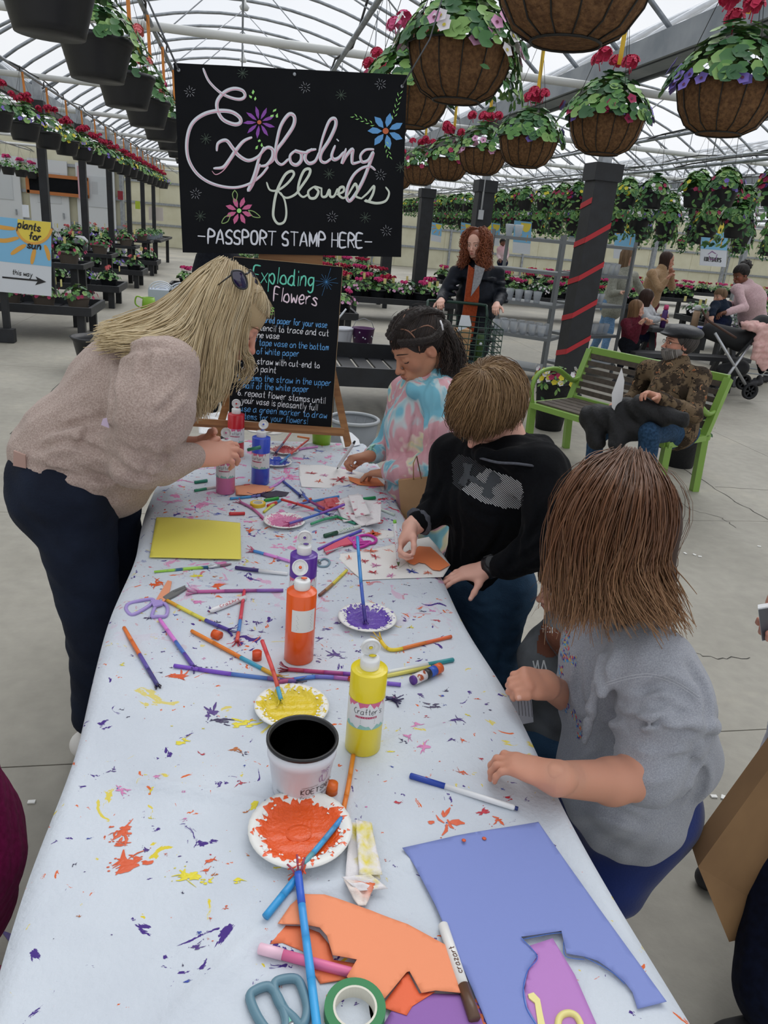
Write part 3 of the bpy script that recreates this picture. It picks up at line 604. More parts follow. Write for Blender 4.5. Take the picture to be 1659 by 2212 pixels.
for(x,y,rpx,n,c)in[(262,1795,34,9,'o'),(280,1865,42,11,'o'),(262,1822,22,6,'o'),(455,1860,16,3,'o'),(445,1880,14,3,'o'),(455,1540,30,5,'p'),(480,1560,22,5,'d'),(395,1600,24,4,'y'),(510,1620,20,4,'n'),(530,1565,32,6,'y'),(405,1895,34,6,'y'),(515,1905,22,4,'y'),(445,1905,18,4,'y'),(340,1678,14,5,'k'),(265,1705,18,6,'k'),(328,1704,9,3,'y'),(425,2045,15,4,'p'),(430,2015,8,4,'b'),(545,1740,20,4,'y'),(530,1755,12,3,'n'),(395,1930,6,3,'d'),(485,1960,9,2,'o'),(190,1812,7,3,'b'),(985,1555,18,6,'p'),(935,1525,16,5,'d'),(905,1500,12,4,'p'),(900,1565,14,4,'k'),(920,1615,22,6,'k'),(880,1590,13,5,'k'),(965,1495,11,3,'d'),(965,1775,34,5,'o'),(1045,1755,16,5,'r'),(1100,1725,11,5,'r'),(1075,1770,17,4,'o'),(1000,1670,16,4,'o'),(845,1625,9,3,'y'),(1010,1545,8,4,'y'),(340,1260,24,7,'o'),(425,1245,20,4,'y'),(300,1258,12,5,'k'),(470,1262,20,6,'o'),(430,1300,18,6,'k'),(460,1320,16,6,'p'),(385,1458,32,6,'o'),(555,1345,14,5,'p'),(565,1365,9,4,'p'),(470,1345,10,4,'d'),(320,1335,12,6,'d'),(300,1325,9,3,'y'),(225,1425,16,4,'o'),(260,1435,12,3,'y'),(245,1345,9,2,'o'),(780,1265,12,4,'o'),(760,1240,9,4,'o'),(850,1300,9,3,'p'),(875,1340,11,3,'p'),(888,1355,9,4,'y'),(910,1320,9,3,'d'),(935,1320,10,4,'k'),(945,1340,12,3,'r'),(690,1380,12,4,'p'),(705,1360,11,4,'p'),(725,1415,20,6,'p'),(690,1428,11,3,'p'),(850,1510,20,7,'d'),(840,1460,9,3,'d'),(900,1450,9,3,'p'),(1000,1600,10,3,'o'),(1030,1510,9,3,'o'),(1050,1520,8,3,'p'),(660,1395,12,4,'p'),(730,1345,12,4,'p'),
(395,1040,30,4,'k'),(370,1085,22,4,'k'),(445,1088,22,4,'k'),(410,1100,16,4,'k'),(350,1060,14,3,'b'),(470,1110,14,5,'b'),(540,1145,18,5,'o'),(605,1158,16,4,'o'),(355,1195,14,3,'k'),(480,1215,24,4,'k'),(535,1215,18,3,'y'),(650,1240,9,3,'d'),(720,1020,12,3,'r'),(655,1045,12,5,'b'),(800,1130,14,4,'r'),(830,1100,10,4,'k'),(690,975,13,4,'b'),(660,990,12,4,'b'),(845,1190,14,5,'o'),(570,1120,12,4,'r'),(340,1150,10,3,'y'),(630,1365,12,4,'d'),(170,1980,8,2,'n'),(455,2032,8,1,'o'),(455,1985,7,2,'o'),(405,2120,8,4,'b'),(395,2085,6,3,'d'),(1040,1640,9,3,'r')]:
 p=T(x,y);q=T(x+rpx,y);R=np.linalg.norm(q-p);splat(star(p[0],p[1],R,n,rr,rot=rr.random()*6),c)
m={k:MB()for k in SC_}
for i in range(620):
 c=rr.choice('oypkbrdnpdk');x=rr.uniform(TX0+.02,TX1-.02);y=TY0+.05+(TY1-TY0-.1)*(rr.random()**.8);R=rr.choice([.0022,.003,.004,.006,.009])
 if y<.75 and rr.random()<.6:continue
 splat(star(x,y,R,rr.choice([0,0,3,4]),rr)[:(1 if R<.004 else 99)],c,m[c])
for k in m:
 if m[k].v:o=m[k].build('paint_spatter',smat[k],cl);o['kind']='stuff'
def put(o,L):return W(o,L)
mcapw=mat('cap_white_plastic','e4e6e6',.35);mlabel=mat('label_white','dcdfe0',.5);mink=mat('ink_black','1c1c20',.5);mlp=mat('label_pink','d06a8d',.5);mlt=mat('label_teal','8fbfb4',.5);mlm=mat('label_magenta','b8345f',.5)
def cyl_text(m,c,r,strokes_uv,w):
 for st in strokes_uv:
  q=spline(st,3)if len(st)>2 else np.array(st,float)
  for(a0,z0),(a1,z1)in zip(q[:-1],q[1:]):
   d=np.array([(a1-a0)*r,z1-z0]);L=np.linalg.norm(d)+1e-9;n=np.array([-d[1],d[0]])/L*w/2
   vs=[((r+.0006)*math.cos(a+s*n[0]/r)+c[0],(r+.0006)*math.sin(a+s*n[0]/r)+c[1],z+s*n[1]+c[2])for a,z in((a0,z0),(a1,z1))for s in(1,-1)]
   m.add(vs,[(0,1,3,2),(2,3,1,0)])
def uv_text(txt,a0,a1,z,h,seed=1,jit=.3,sgn=1):
 ts=text_strokes(txt,0,0,1,0,1,jit,seed);return[[(a0+(a1-a0)*x,z-h*y)for x,y in s]for s in ts]
def bottle(px,py,col,cname,fill,label_txt,H=.165,r=.0305,lid=0.9,front=None,back=False,lidc=None,liq=None):
 c=T(px,py);loc=(c[0],c[1],c[2]-.0005)
 o=thing('paint_bottle',label_txt,'bottle',loc);mcol=mat('bottlepaint_'+cname,col,.32,coat=.3);mclr=mat('bottle_clear','d9dde2',.15,alpha=1)
 fr=-PI/2+math.atan2(-c[0],c[1])*0+(front or 0)
 hs=H*fill
 MB().lathe([(0,0),(r-.003,.0),(r,.003),(r,hs),(r-.0005,hs+.0005),(0,hs+.0008)],n=32).build('paint_body',mcol,o)
 MB().lathe([(r-.0006,hs+.0008),(r-.0003,hs+.002),(r-.0003,H-.012-(0)),(r-.003,H-.005),(r-.010,H),(0,H)]if fill<.95 else[(r,hs),(r-.002,H-.006),(r-.010,H),(0,H)],n=32).build('bottle_shoulder',mcol if liq is None else liq,o)
 MB().lathe([(0,H-.001),(.0155,H-.001),(.0165,H+.002),(.0165,H+.016),(.0150,H+.019),(.0145,H+.019),(.004,H+.0195),(.003,H+.023),(0,H+.023)],n=28).build('cap',mcapw,o)
 mm=MB()
 Rl=Matrix.Rotation(fr+PI/2,3,'Z')@Matrix.Rotation(lid,3,'X');Rl=np.array(Rl)
 hz=np.array([0,.014,H+.020]);hz=np.array(Matrix.Rotation(fr+PI/2,3,'Z'))@hz
 for(rr_,z0)in((.0160,0),):
  R2=Rl;cc=hz+R2@np.array([0,.0165,.002])
  mm.lathe([(0,0),(.0150,0),(.0165,.002),(.0165,.007),(.015,.007),(.0145,.003),(.006,.003),(.0055,.006),(.003,.006),(.0028,.0035),(0,.0035)],cc,24,R=R2)
 mm.build('flip_lid',mcapw,o)
 pm=MB();pm.lathe([(0,0),(.005,0),(.003,.0012),(0,.0015)],(.003,-.002,H+.0232),8,sx=1.4)
 pm.lathe([(0,0),(.0035,0),(.002,.001),(0,.0012)],tuple(hz+Rl@np.array([0,.0165,.0085])),8,R=Rl);pm.build('paint_drip',mcol,o)
 if back:a0,a1,z0,z1=fr-.95,fr+.75,H*.48,H*.78
 else:a0,a1,z0,z1=fr-1.75,fr+1.6,H*.36,H*.68
 N2=26;vs=[((r+.0003)*math.cos(a),(r+.0003)*math.sin(a),z)for a in np.linspace(a0,a1,N2)for z in(z0,z1)]
 MB().add(vs,[(2*i,2*i+2,2*i+3,2*i+1)for i in range(N2-1)],sm=True).build('label',mlabel,o)
 m=MB()
 if back:
  for k in range(10):cyl_text(m,(0,0,0),r,[[(fr-.6+.05*(k%3),z1-.012-k*.0035),(fr+.45-.08*(k%2),z1-.012-k*.0035)]],.0011)
  m.build('small_print',mat('ink_grey','55545a',.5),o)
 else:
  cyl_text(m,(0,0,0),r,uv_text("Crafter's",fr-.85,fr+.75,H*.545,.011,3),.0009);m.build('brand_lettering',mink,o)
  m=MB();vs=[((r+.0006)*math.cos(a),(r+.0006)*math.sin(a),z)for a in np.linspace(fr-.75,fr+.45,9)for z in(H*.495,H*.52)];m.add(vs,[(2*i,2*i+2,2*i+3,2*i+1)for i in range(8)]);m.build('label_band',mlm,o)
  m=MB();cyl_text(m,(0,0,0),r+.0004,uv_text("COLLECTION",fr-.7,fr+.4,H*.499,.0032,3,.1),.0004);m.build('band_lettering',mlabel,o)
  m=MB()
  for k in range(3):cyl_text(m,(0,0,0),r,[[(fr-.45,H*.475-k*.0032),(fr+.35,H*.475-k*.0032)]],.0007)
  m.build('small_print',mink,o)
  for(aa,bb_,zt,zb,mm_)in((fr-1.3,fr+.9,H*.68,.014,mlp),(fr-1.4,fr+1.3,H*.36,-.012,mlt)):
   vs=[];n2=18
   for i,a in enumerate(np.linspace(aa,bb_,n2)):dz=zb*(.45+.55*math.sin(i*1.7)*math.cos(i*.6));vs+=[((r+.0005)*math.cos(a),(r+.0005)*math.sin(a),zt),((r+.0005)*math.cos(a),(r+.0005)*math.sin(a),zt-dz)]
   MB().add(vs,[(2*i,2*i+2,2*i+3,2*i+1)for i in range(n2-1)]).build('label_wash',mm_,o)
 return o
mclear=mat('bottle_haze','c9ccd6',.15,alpha=.5)
bottle(645,1422,'e8590c','orange',.96,'orange paint bottle with open white flip cap and back label facing',H=.165,r=.0305,lid=1.0,back=True,front=.25)
bottle(783,1612,'e3cf1f','yellow',.985,'yellow paint bottle with upright open cap beside the black and white pot',H=.163,r=.031,lid=1.75)
bottle(650,1335,'5a2f9a','purple',.98,'purple paint bottle standing directly behind the orange one',H=.165,r=.0305,lid=1.7)
bottle(487,1063,'d0719f','pink',.985,'pink paint bottle under the clasped hands, near the far left edge',H=.160,r=.0305,lid=1.2)
bottle(562,1043,'3450c6','blue',.985,'blue paint bottle with tilted open lid beside the pink one',H=.165,r=.0305,lid=1.0,front=-.4)
bottle(509,985,'c01627','red',.985,'red paint bottle with round open cap in front of the easel',H=.165,r=.0305,lid=1.7)
# ---------------------------------------------------------------- paper plates holding paint
mplate=mat('paper_plate','e6e6e2',.6)
def plate(px,py,R,col,cname,label,seed,pool=None,cover=1.05,tilt=0):
 c=T(px,py);o=thing('paper_plate',label,'plate',(c[0],c[1],max(cz(c[0]+R*q*math.cos(a),c[1]+R*q*math.sin(a))for q in(0,.3,.6)for a in np.arange(12)*PI/6)-.001));rs=random.Random(seed);N2=72
 prof=[(0,.002),(.62,.002),(.70,.0045),(.80,.010),(.90,.013),(1.0,.0125),(1.0,.0110),(.80,.0085),(.68,.002),(.6,0),(0,0)]
 vs=[]
 for r_,z in prof:
  for j in range(N2):rp_=r_*R*(1+(.006*(j%2)if r_>.85 else 0));a=2*PI*j/N2;vs.append((rp_*math.cos(a),rp_*math.sin(a),z+(.0007*(j%2)if r_>.75 else 0)))
 k=len(prof);fs=[(i*N2+j,i*N2+(j+1)%N2,(i+1)*N2+(j+1)%N2,(i+1)*N2+j)for i in range(k-1)for j in range(N2)]
 MB().add(vs,fs,sm=True).build('plate',mplate,o)
 # ragged paint layer following the plate's dish
 mc=mat('wet_'+cname,col,.28,coat=.35,bump=.35,bscale=180)
 def ph(q):return np.interp(q,[0,.62,.70,.80,.90,1.0],[.002,.002,.0045,.010,.013,.0125])
 ph0=[rs.random()*6 for _ in range(8)];vs=[(0,0,.0032)];Rr=14;NA=120
 edge=[min(.985,.80*cover+.055*math.sin(3*a+ph0[0])+.05*math.sin(7*a+ph0[1])+.04*math.sin(17*a+ph0[2])+.035*math.sin(31*a+ph0[3])+rs.uniform(-.05,.05))for a in np.arange(NA)*2*PI/NA]
 for i in range(1,Rr+1):
  for j in range(NA):
   q=edge[j]*i/Rr;a=2*PI*j/NA;bump=.0011*(1-q*.7)*(2.2+math.sin(9*q*math.cos(a)*2+ph0[4])+math.sin(11*q*math.sin(a)*2+ph0[5]))*.5
   vs.append((q*R*math.cos(a),q*R*math.sin(a),ph(q)+.0013*(1 if i<Rr else.05)+bump*(i<Rr)))
 fs=[(0,1+j,1+(j+1)%NA)for j in range(NA)]+[(1+(i-1)*NA+j,1+i*NA+j,1+i*NA+(j+1)%NA,1+(i-1)*NA+(j+1)%NA)for i in range(1,Rr)for j in range(NA)]
 MB().add(vs,fs,sm=True).build('paint_layer',mc,o)
 m=MB()
 for i in range(46):
  a=rs.random()*2*PI;q0=rs.uniform(.72,.92);q1=min(.99,q0+rs.uniform(.03,.14));w=rs.uniform(.0012,.005);d=np.array([math.cos(a),math.sin(a)]);n=np.array([-d[1],d[0]]);aw=rs.uniform(-.4,.4)
  pts=[(q0*R*d+n*w,q0),(q1*R*d+n*w*aw,q1),(q1*R*d-n*w*.5,q1),(q0*R*d-n*w,q0)]
  m.add([(p[0],p[1],ph(q)+.0008)for p,q in pts],[(0,1,2,3)])
 m.build('paint_streaks',mc,o)['kind']='stuff'
 mw=MB()
 for i in range(30):
  a=rs.random()*2*PI;q=rs.uniform(.70,.84);s=rs.uniform(.0015,.004)
  mw.add([(q*R*math.cos(a)+s*rs.uniform(.5,1)*math.cos(b),q*R*math.sin(a)+s*rs.uniform(.5,1.3)*math.sin(b),ph(q)+.0022)for b in np.arange(6)*PI/3],[tuple(range(6))])
 mw.build('bare_patches',mplate,o)['kind']='stuff'
 if pool:MB().lathe([(pool*R,.0030),(pool*R*.93,.0052),(pool*R*.6,.0062),(0,.0066)],(-.002,-.004,0),28,sx=1,sy=.85).build('paint_pool',mc,o)
 return o
plate(648,1806,.076,'e8560c','orange','large paper plate full of wet orange paint nearest the camera',1,pool=.27,cover=1.02)
plate(630,1535,.069,'dfc51c','yellow','paper plate with scratchy yellow paint behind the black pot',2,cover=1.06)
plate(793,1342,.068,'5b33a6','purple','paper plate with purple paint and white speckled rim',3,cover=.98)
plate(614,1132,.062,'d57ba6','pink','paper plate of pink paint beyond the purple bottle',4,cover=1.03)
plate(596,1003,.058,'2d49b8','bluewet','paper plate of blue paint behind the blue bottle',5)
plate(612,977,.058,'b01f30','redwet','paper plate of red paint furthest away, at the foot of the easel',6)
# ---------------------------------------------------------------- pot
def pot_thing():
 c=T(648,1700);o=thing('plant_pot','empty plastic pot, white outside and black inside, with a garden centre logo','pot',(c[0],c[1],c[2]-.0015))
 H,r0,r1=.100,.044,.0565;mo=mat('pot_white','d5d8df',.4);mi=mat('pot_black','101114',.45)
 MB().lathe([(r0*.9,.0),(r0,.002),(r0,.006),(r0+.010*.85,.072),(r0+.0105,.073),(r1-.0015,H-.006)],n=40).build('outer_wall',mo,o).data.polygons
 MB().lathe([(r1-.0015,H-.006),(r1,H-.005),(r1,H),(r1-.002,H+.001),(r1-.005,H-.0005),(r1-.006,H-.010),(r1-.0085,H-.011),(r1-.0095,H-.025),(r1-.011,H-.026),(r0-.003,.004),(0,.004),],n=40).build('inner_wall',mi,o)
 def rz(z):return r0+(r1-r0)*z/H+.0005
 fr=-PI/2+.28
 m=MB()
 def P_(a,z):return(rz(z)*math.cos(a),rz(z)*math.sin(a),z)
 def cs(st,w):
  for s_ in st:
   q=spline(s_,3)if len(s_)>2 else np.array(s_,float)
   for(a0,z0),(a1,z1)in zip(q[:-1],q[1:]):
    d=np.array([(a1-a0)*rz(z0),z1-z0]);L=np.linalg.norm(d)+1e-9;n=np.array([-d[1],d[0]])/L*w/2
    m.add([P_(a+s*n[0]/rz(z),z+s*n[1])for a,z in((a0,z0),(a1,z1))for s in(1,-1)],[(0,1,3,2)])
 cs(uv_text("KOETSNER'S",fr-.35,fr+1.1,.028,.010,2,.05),.0012);cs([[(fr-.33,.025),(fr+1.1,.025)],[(fr-.33,.041),(fr,.0425),(fr+.2,.0435)]],.0006);cs(uv_text('From Our Home',fr-.36,fr+.7,.018,.005,2,.1),.0006);cs(uv_text('9.0 in (22.86 cm)',fr-1.25,fr-.75,.021,.003,3,.1),.0004)
 m.build('lettering',mink,o);m=MB()
 for k in range(14):a=k*2*PI/14;cs([[(fr+.42+.07*math.cos(a),.071+.0035*math.sin(a)),(fr+.42+.19*math.cos(a),.071+.0095*math.sin(a))]],.0009)
 cs([[(fr+.30,.062),(fr+.33,.050),(fr+.42,.045),(fr+.52,.050),(fr+.55,.062)],[(fr+.30,.060),(fr+.22,.057),(fr+.24,.048),(fr+.33,.049)]],.001)
 m.build('logo_flower_can',mat('logo_mauve','8d5f94',.5),o);return o
pot_thing()
# ---------------------------------------------------------------- straws
def straw(pts,cols,label,r=.0041,fray=None,up=0,nf=7,fcol=None,lift=None,name='drinking_straw',cat='straw',fl_=.026):
 """pts: pixel points along the straw, cols: colour bands, fray: 0/1/-1 which end is cut into strips"""
 k=len(pts);lf=lift or[0]*k
 P=[T(x,y,r+.0004+l)for(x,y),l in zip(pts,lf)];P=spline(P,6)if k>2 else np.linspace(P[0],P[1],9)
 c0=P.mean(0);c0=np.array([c0[0],c0[1],min(P[0][2],P[-1][2])-r]);o=thing(name,label,cat,c0);n=len(P)-1;e=np.linspace(0,n,len(cols)+1)
 for i,c in enumerate(cols):
  a,b_=e[i],e[i+1];q=[P[int(t)]*(1-(t-int(t)))+P[min(int(t)+1,n)]*(t-int(t))for t in np.linspace(a,b_,5)]
  MB().tube(np.array(q)-c0,r+.00012*(i%2),10).build('straw_tube' if i==0 else 'paint_coat',mat('straw_'+c,c,.4,col2=None),o)
 rs=random.Random(int(pts[0][0]*7+pts[0][1]))
 if fray is not None:
  end=P[-1]if fray else P[0];d=sm3(P[-1]-P[-2])if fray else sm3(P[0]-P[1]);
  s1=sm3(np.cross(d,[0,0,1.])if abs(d[2])<.95 else[1,0,0]);s2=np.cross(s1,d);fm=mat('straw_'+(fcol or cols[-1 if fray else 0]),fcol or cols[-1 if fray else 0],.45)
  for i in range(nf):
   a=2*PI*i/nf+rs.random()*.5;L=fl_*rs.uniform(.7,1.1);q=s1*math.cos(a)+s2*math.sin(a);sp=rs.uniform(.5,1.0)
   mid=end+d*L*.45+q*(r+L*.2*sp);tip=end+d*L*(.75)+q*L*.75*sp
   for p_ in(mid,tip):
    zf=cz(p_[0],p_[1])+.0012 if TX0<p_[0]<TX1 else.76
    if p_[2]<zf:p_[2]=zf
   MB().tube(np.array([end-d*.001+q*r*.8,mid,tip])-c0,.0015,4,flat=.45).build('cut_strip',fm,o)
 return o
straw([(268,1356),(340,1480)],['e0742a','d86a28','5a4a9c','3d3578'],'orange straw with purple frayed tip, furthest left on the cloth',fray=1,nf=5,fcol='3a3340',fl_=.014)
straw([(345,1338),(418,1440)],['d87ad0','d277cc','4569b8','5a3f9e'],'pink straw with blue and purple frayed tip at left',fray=1,nf=5,fcol='4a3f80')
straw([(376,1438),(500,1456),(640,1472)],['7a4fc0','7448b8','4d74b8','6a5090'],'long purple straw lying across the ends of two others',fray=1,nf=5,fcol='6a5d6a')
straw([(414,1363),(520,1420),(600,1462)],['e58326','dd7a24','3c9cba','d9a52c'],'orange straw with teal and yellow paint near the orange bottle',fray=1,nf=6,fcol='c89a3a')
straw([(361,1297),(430,1333),(494,1361)],['d99f2c','e0d04a','d8cf52','4d4a9c','4b3591'],'yellow-painted straw ending in a purple starburst',fray=1,nf=8,fcol='4b3591',fl_=.03)
straw([(528,1275),(519,1340),(512,1385)],['cf3f52','cb3c4e','4a80c0','d8584a'],'upright-lying red straw with blue band beside the white marker',fray=1,nf=6,fcol='c8485a')
straw([(612,1275),(520,1276),(425,1278)],['8a5fae','9a4f8e','c0609c'],'purple-pink straw with pink starburst at its left end',fray=1,nf=9,fcol='cf84b4',fl_=.032)
straw([(566,1384),(590,1450),(607,1512)],['d04048','d24a48','c85040','4a9cc0'],'red straw propped up in the yellow plate',fray=1,nf=4,fcol='d9c32c',lift=[.052,.03,.006])
straw([(772,1160),(780,1260),(789,1342)],['3f8fd0','3f88c8','3f5fb8','3c2f86'],'blue straw standing upright in the purple plate',fray=1,nf=5,fcol='4b2f8c',lift=[.115,.06,.006],fl_=.012)
straw([(975,1375),(900,1393),(845,1404),(822,1384)],['e0693a','e07a34','e3c72e','e3c02c'],'bent orange and yellow straw with splayed end by the purple plate',fray=1,nf=7,fcol='ddb52c',lift=[0,0,0,.008])
straw([(772,1457),(700,1452),(622,1446)],['7a3fa0','a03f80','b03a6c','a8304a'],'magenta straw with dark red starburst behind the yellow bottle',fray=1,nf=9,fcol='8a2038')
straw([(598,1474),(680,1462),(752,1466)],['b04f7c','4a78c8','6a68b8','9a5aa0'],'blue-purple straw with orange starburst touching the yellow bottle',fray=1,nf=8,fcol='e0622c')
straw([(763,1632),(752,1700),(741,1752)],['e08a2a','e0822a','dd7a28'],'orange straw lying between the pot and the napkin',fray=1,nf=6,fcol='d8582c')
straw([(738,1768),(700,1815),(655,1868)],['3a8ac8','4a90c0','3a9ad0','5a9aa8'],'blue straw laid across the orange plate',fray=1,nf=5,fcol='d8502c',lift=[.012,.012,.012])
straw([(686,2230),(668,2080),(655,1980),(644,1885)],['3ba4e0','3b9fe0','3b98dc','2f5fc8'],'long bright blue straw running off the bottom of the picture',fray=1,nf=4,fcol='a0405a',r=.0052,lift=[.004,.008,.008,.014])
straw([(573,1981),(610,1935),(640,1898)],['2f95d0','2f90cc'],'short bright blue straw forming a fork with the long one',r=.0052,lift=[0,0,.004])
straw([(656,892),(628,935),(596,978)],['d04a40','cc4440','b83a48','4a3f70'],'red straw leaning up from the red plate towards the board',fray=1,nf=5,fcol='5a2440',lift=[.055,.03,.012])
straw([(666,950),(638,972),(606,1000)],['d0504a','d0504a','4a88c0'],'red and blue straw resting across the red and blue plates',fray=None,lift=[.01,.014,.012])
straw([(744,1090),(690,1110),(624,1131)],['7d50b8','7d4fb0','4a6cc0','6a5aae'],'purple straw dipping into the pink plate',fray=1,nf=8,fcol='c03a7a',lift=[.025,.015,.008])
straw([(732,1072),(690,1080),(640,1090)],['3f86cc','3f80c4','5a6ab0'],'blue straw in the heap behind the pink plate',fray=1,nf=7,fcol='4a3f8c',lift=[.012,.01,.006])
straw([(608,1079),(660,1094),(712,1112)],['c8383c','cc4040','4a70b4'],'red straw in the heap behind the pink plate',fray=1,nf=7,fcol='6a3f8c',lift=[.014,.012,.008])
straw([(672,1132),(700,1122),(728,1116)],['3f9c70','3f986c'],'short green straw beside the pink plate',lift=[.004,.004,.004]);straw([(724,1114),(748,1124),(768,1131)],['2f8c5c','2f8c70'],'short dark green straw pointing at the crumpled tissue')
straw([(628,1213),(585,1200),(548,1190)],['d48ad8','d88ad4','4a88cc'],'pink and blue straw with frayed end right of the yellow paper',fray=1,nf=8,fcol='c8587c',fl_=.026)
straw([(780,1146),(735,1165),(688,1186)],['5a4fc0','6a50bc','7a4fb4'],'violet straw lying under the pink zigzag scissors')
straw([(749,1232),(718,1262),(690,1286)],['ddd04a','d8c84a','a8804a','7a4f40'],'yellow-brown painted straw behind the orange bottle')
straw([(686,965),(660,968),(640,972)],['d890cc','d088c8'],'short pink straw near the right foot of the easel');straw([(643,943),(668,947)],['dd7a3a'],'short orange straw stub in front of the green cup')
straw([(497,1077),(530,1074),(562,1070)],['3f94cc','3f8cc4','6a6ab0'],'blue straw under the peach paper scrap',fray=1,nf=7,fcol='4a2f6c')
straw([(582,1055),(600,1045),(614,1034)],['cf8ad0','c884cc'],'short lilac straw beside the blue bottle');straw([(612,1040),(632,1056),(648,1070)],['3f58a8','3c4f98'],'dark blue straw with frayed end beside the blue bottle',fray=1,nf=8,fcol='3a3f86')
straw([(836,1476),(866,1479)],['7a58c0'],'purple straw stub right of the yellow bottle');straw([(570,1120),(545,1098),(520,1085)],['c86a9c','b86a9c'],'pink painted straw left of the pink plate',fray=1,nf=6,fcol='c04f70')
straw([(700,1098),(668,1082),(655,1068)],['8a3f7a','5a70c0'],'blue and plum straw poking out of the red tissue',fray=1,nf=7,fcol='3f3f86',lift=[.01,.012,.012])
straw([(740,1100),(755,1098),(770,1108)],['c84f60','c04a5c'],'short pink-red straw beside the crumpled tissue',fray=1,nf=7,fcol='cf6a8c',lift=[.004,.006,.004])
straw([(610,1078),(590,1090),(570,1106)],['4a90b8','c8c850','d0cc50'],'yellow and blue straw next to the yellow tape roll')
# black starburst made by the frayed tip left of the pink plate rim and by the yellow bottle
for(x,y,c,l)in((548,1069,'3a2450','dark purple frayed straw tip on the peach paper'),(848,1510,'3c3462','dark frayed straw tip right of the yellow bottle')):
 straw([(x-14,y-4),(x,y)],[c],l,fray=1,nf=8,fcol=c,r=.0028)
 # ---------------------------------------------------------------- markers
def marker(a,b_,capc,body,label,r=.0052,cap=.33,tipc=None,txt=None,nib=True,lift=0,capend=0,conical=True):
 """a = cap end pixel, b_ = nib end pixel"""
 A=T(*a,r+lift);B=T(*b_,r+lift);L=np.linalg.norm(B-A);d=(B-A)/L;c0=(A+B)/2-np.array([0,0,r]);o=thing('felt_marker',label,'marker',c0)
 q=lambda t:A+d*L*t-c0
 mb,mc_=mat('marker_body_'+body,body,.35),mat('marker_cap_'+(capc or body),capc or body,.35)
 e=cap if capc else 0
 if capc:MB().tube([q(0),q(.01),q(e)],[r*.75,r*1.08,r*1.08],14).build('cap',mc_,o)
 if nib:MB().tube([q(e),q(.86),q(.92),q(.93),q(.97)],[r,r,r*.8,r*.6,r*.45],14).build('barrel',mb,o);MB().tube([q(.97),q(1.0)],[r*.4,r*.15],8).build('nib',mat('nib_'+(tipc or capc or body),tipc or capc or body,.6),o)
 else:MB().tube([q(e),q(.985),q(1)],[r,r,r*.7],14).build('barrel',mb,o);
 if tipc and not nib:MB().tube([q(.985),q(1.03)],r*.72,12).build('end_plug',mat('nib_'+tipc,tipc,.5),o)
 up=np.array([0,0,1.]);s_=np.cross(d,up);n=sm3(np.cross(s_,d));
 tocam=sm3(n*.6+sm3(CC-(A+B)/2)*.8);tocam=sm3(tocam-d*tocam.dot(d));s_=np.cross(d,tocam)
 if txt:
  m=MB();ts=text_strokes(txt[0],0,0,1,0,1,.2,2);hh=r*1.0;sg=txt[2]
  t0,t1=txt[3]
  for st in ts:
   qq=spline(st,2)if len(st)>2 else np.array(st,float);P=[]
   for x,y in qq:
    tt=t0+(t1-t0)*x;off=(y+.5)*-1*hh*sg;ang=off/r;P.append(A+d*L*tt-c0+(tocam*math.cos(ang)+s_*math.sin(ang))*(r+.0003))
   for k in range(len(P)-1):
    dd=sm3(P[k+1]-P[k]+1e-9);w=np.cross(dd,tocam)*txt[4];m.add([tuple(P[k]+w),tuple(P[k]-w),tuple(P[k+1]-w),tuple(P[k+1]+w)],[(0,1,2,3)])
  m.build('lettering',mat('ink_'+txt[1],txt[1],.5),o)
 return o
marker((508,1226),(622,1240),'3a2a6c','dfe0e2','white marker with dark violet cap below the yellow paper',r=.0045,cap=.45,nib=False)
marker((885,1675),(1112,1745),'1f3f9c','dfe1e4','white marker with long blue cap beside the resting hand',r=.0047,cap=.34,nib=False,tipc='1f2f6c')
marker((980,1425),(838,1452),'2f8f96','dcdfdc','white marker with teal cap right of the yellow bottle',r=.0045,cap=.4,nib=False);marker((930,1441),(836,1460),None,'d8d06a','yellow marker barrel tucked under the teal capped marker',r=.0042,nib=False)
marker((1026,2204),(956,1996),'5a4030','e4e3df','white chunky marker with brown cap on the blue paper edge',r=.0068,cap=.33,nib=False,txt=('crazart','5a3a2c',-1,(.42,.70),.0006))
marker((530,1291),(450,1322),None,'e2e2e4','uncapped white marker with dark red tip and red swirls',r=.0062,tipc='7a2038',txt=('CraZArt','b82a3c',1,(.72,.2),.0006))
marker((700,1158),(778,1137),'1f4f38','d8e0d8','white chunky marker with dark green cap beyond the pink scissors',r=.0058,cap=.35,nib=False,txt=('CraZArt','2f7f4c',1,(.4,.8),.0005))
marker((420,1060),(466,1052),'2f8c68','d8d4d0','small green marker with splattered white barrel by the pink bottle',r=.0042,cap=.55,nib=False)
marker((852,1112),(820,1099),None,'d5e2d8','white and green marker at the right edge behind the tissue',r=.0045,nib=False)
marker((558,2048),(770,2105),'ecc3d4','df6f9c','pink marker, pale at one end, lying through the cut orange paper',r=.0062,cap=.25,nib=False)
marker((540,1047),(500,1052),'b83a3c','c08a7a','short red-brown pencil stub behind the pink bottle',r=.003,nib=False)
def loose_cap(a,b_,col,label,r=.0053,nm='marker_cap'):
 A,B=T(*a,r),T(*b_,r);c0=(A+B)/2-np.array([0,0,r]);o=MB().tube(np.array([A,A+(B-A)*.08,B-(B-A)*.02,B])-c0,[r*.8,r,r*1.02,r*.7],14).build(nm,mat('cap_'+col,col,.35),loc=tuple(c0));return tag(o,label,'marker cap')
loose_cap((420,1042),(448,1038),'1f8068','teal green marker cap near the left far edge');loose_cap((495,1110),(529,1109),'bf2a30','red marker cap above the yellow paper');loose_cap((571,1081),(602,1076),'2f9c3c','bright green marker cap behind the yellow tape')
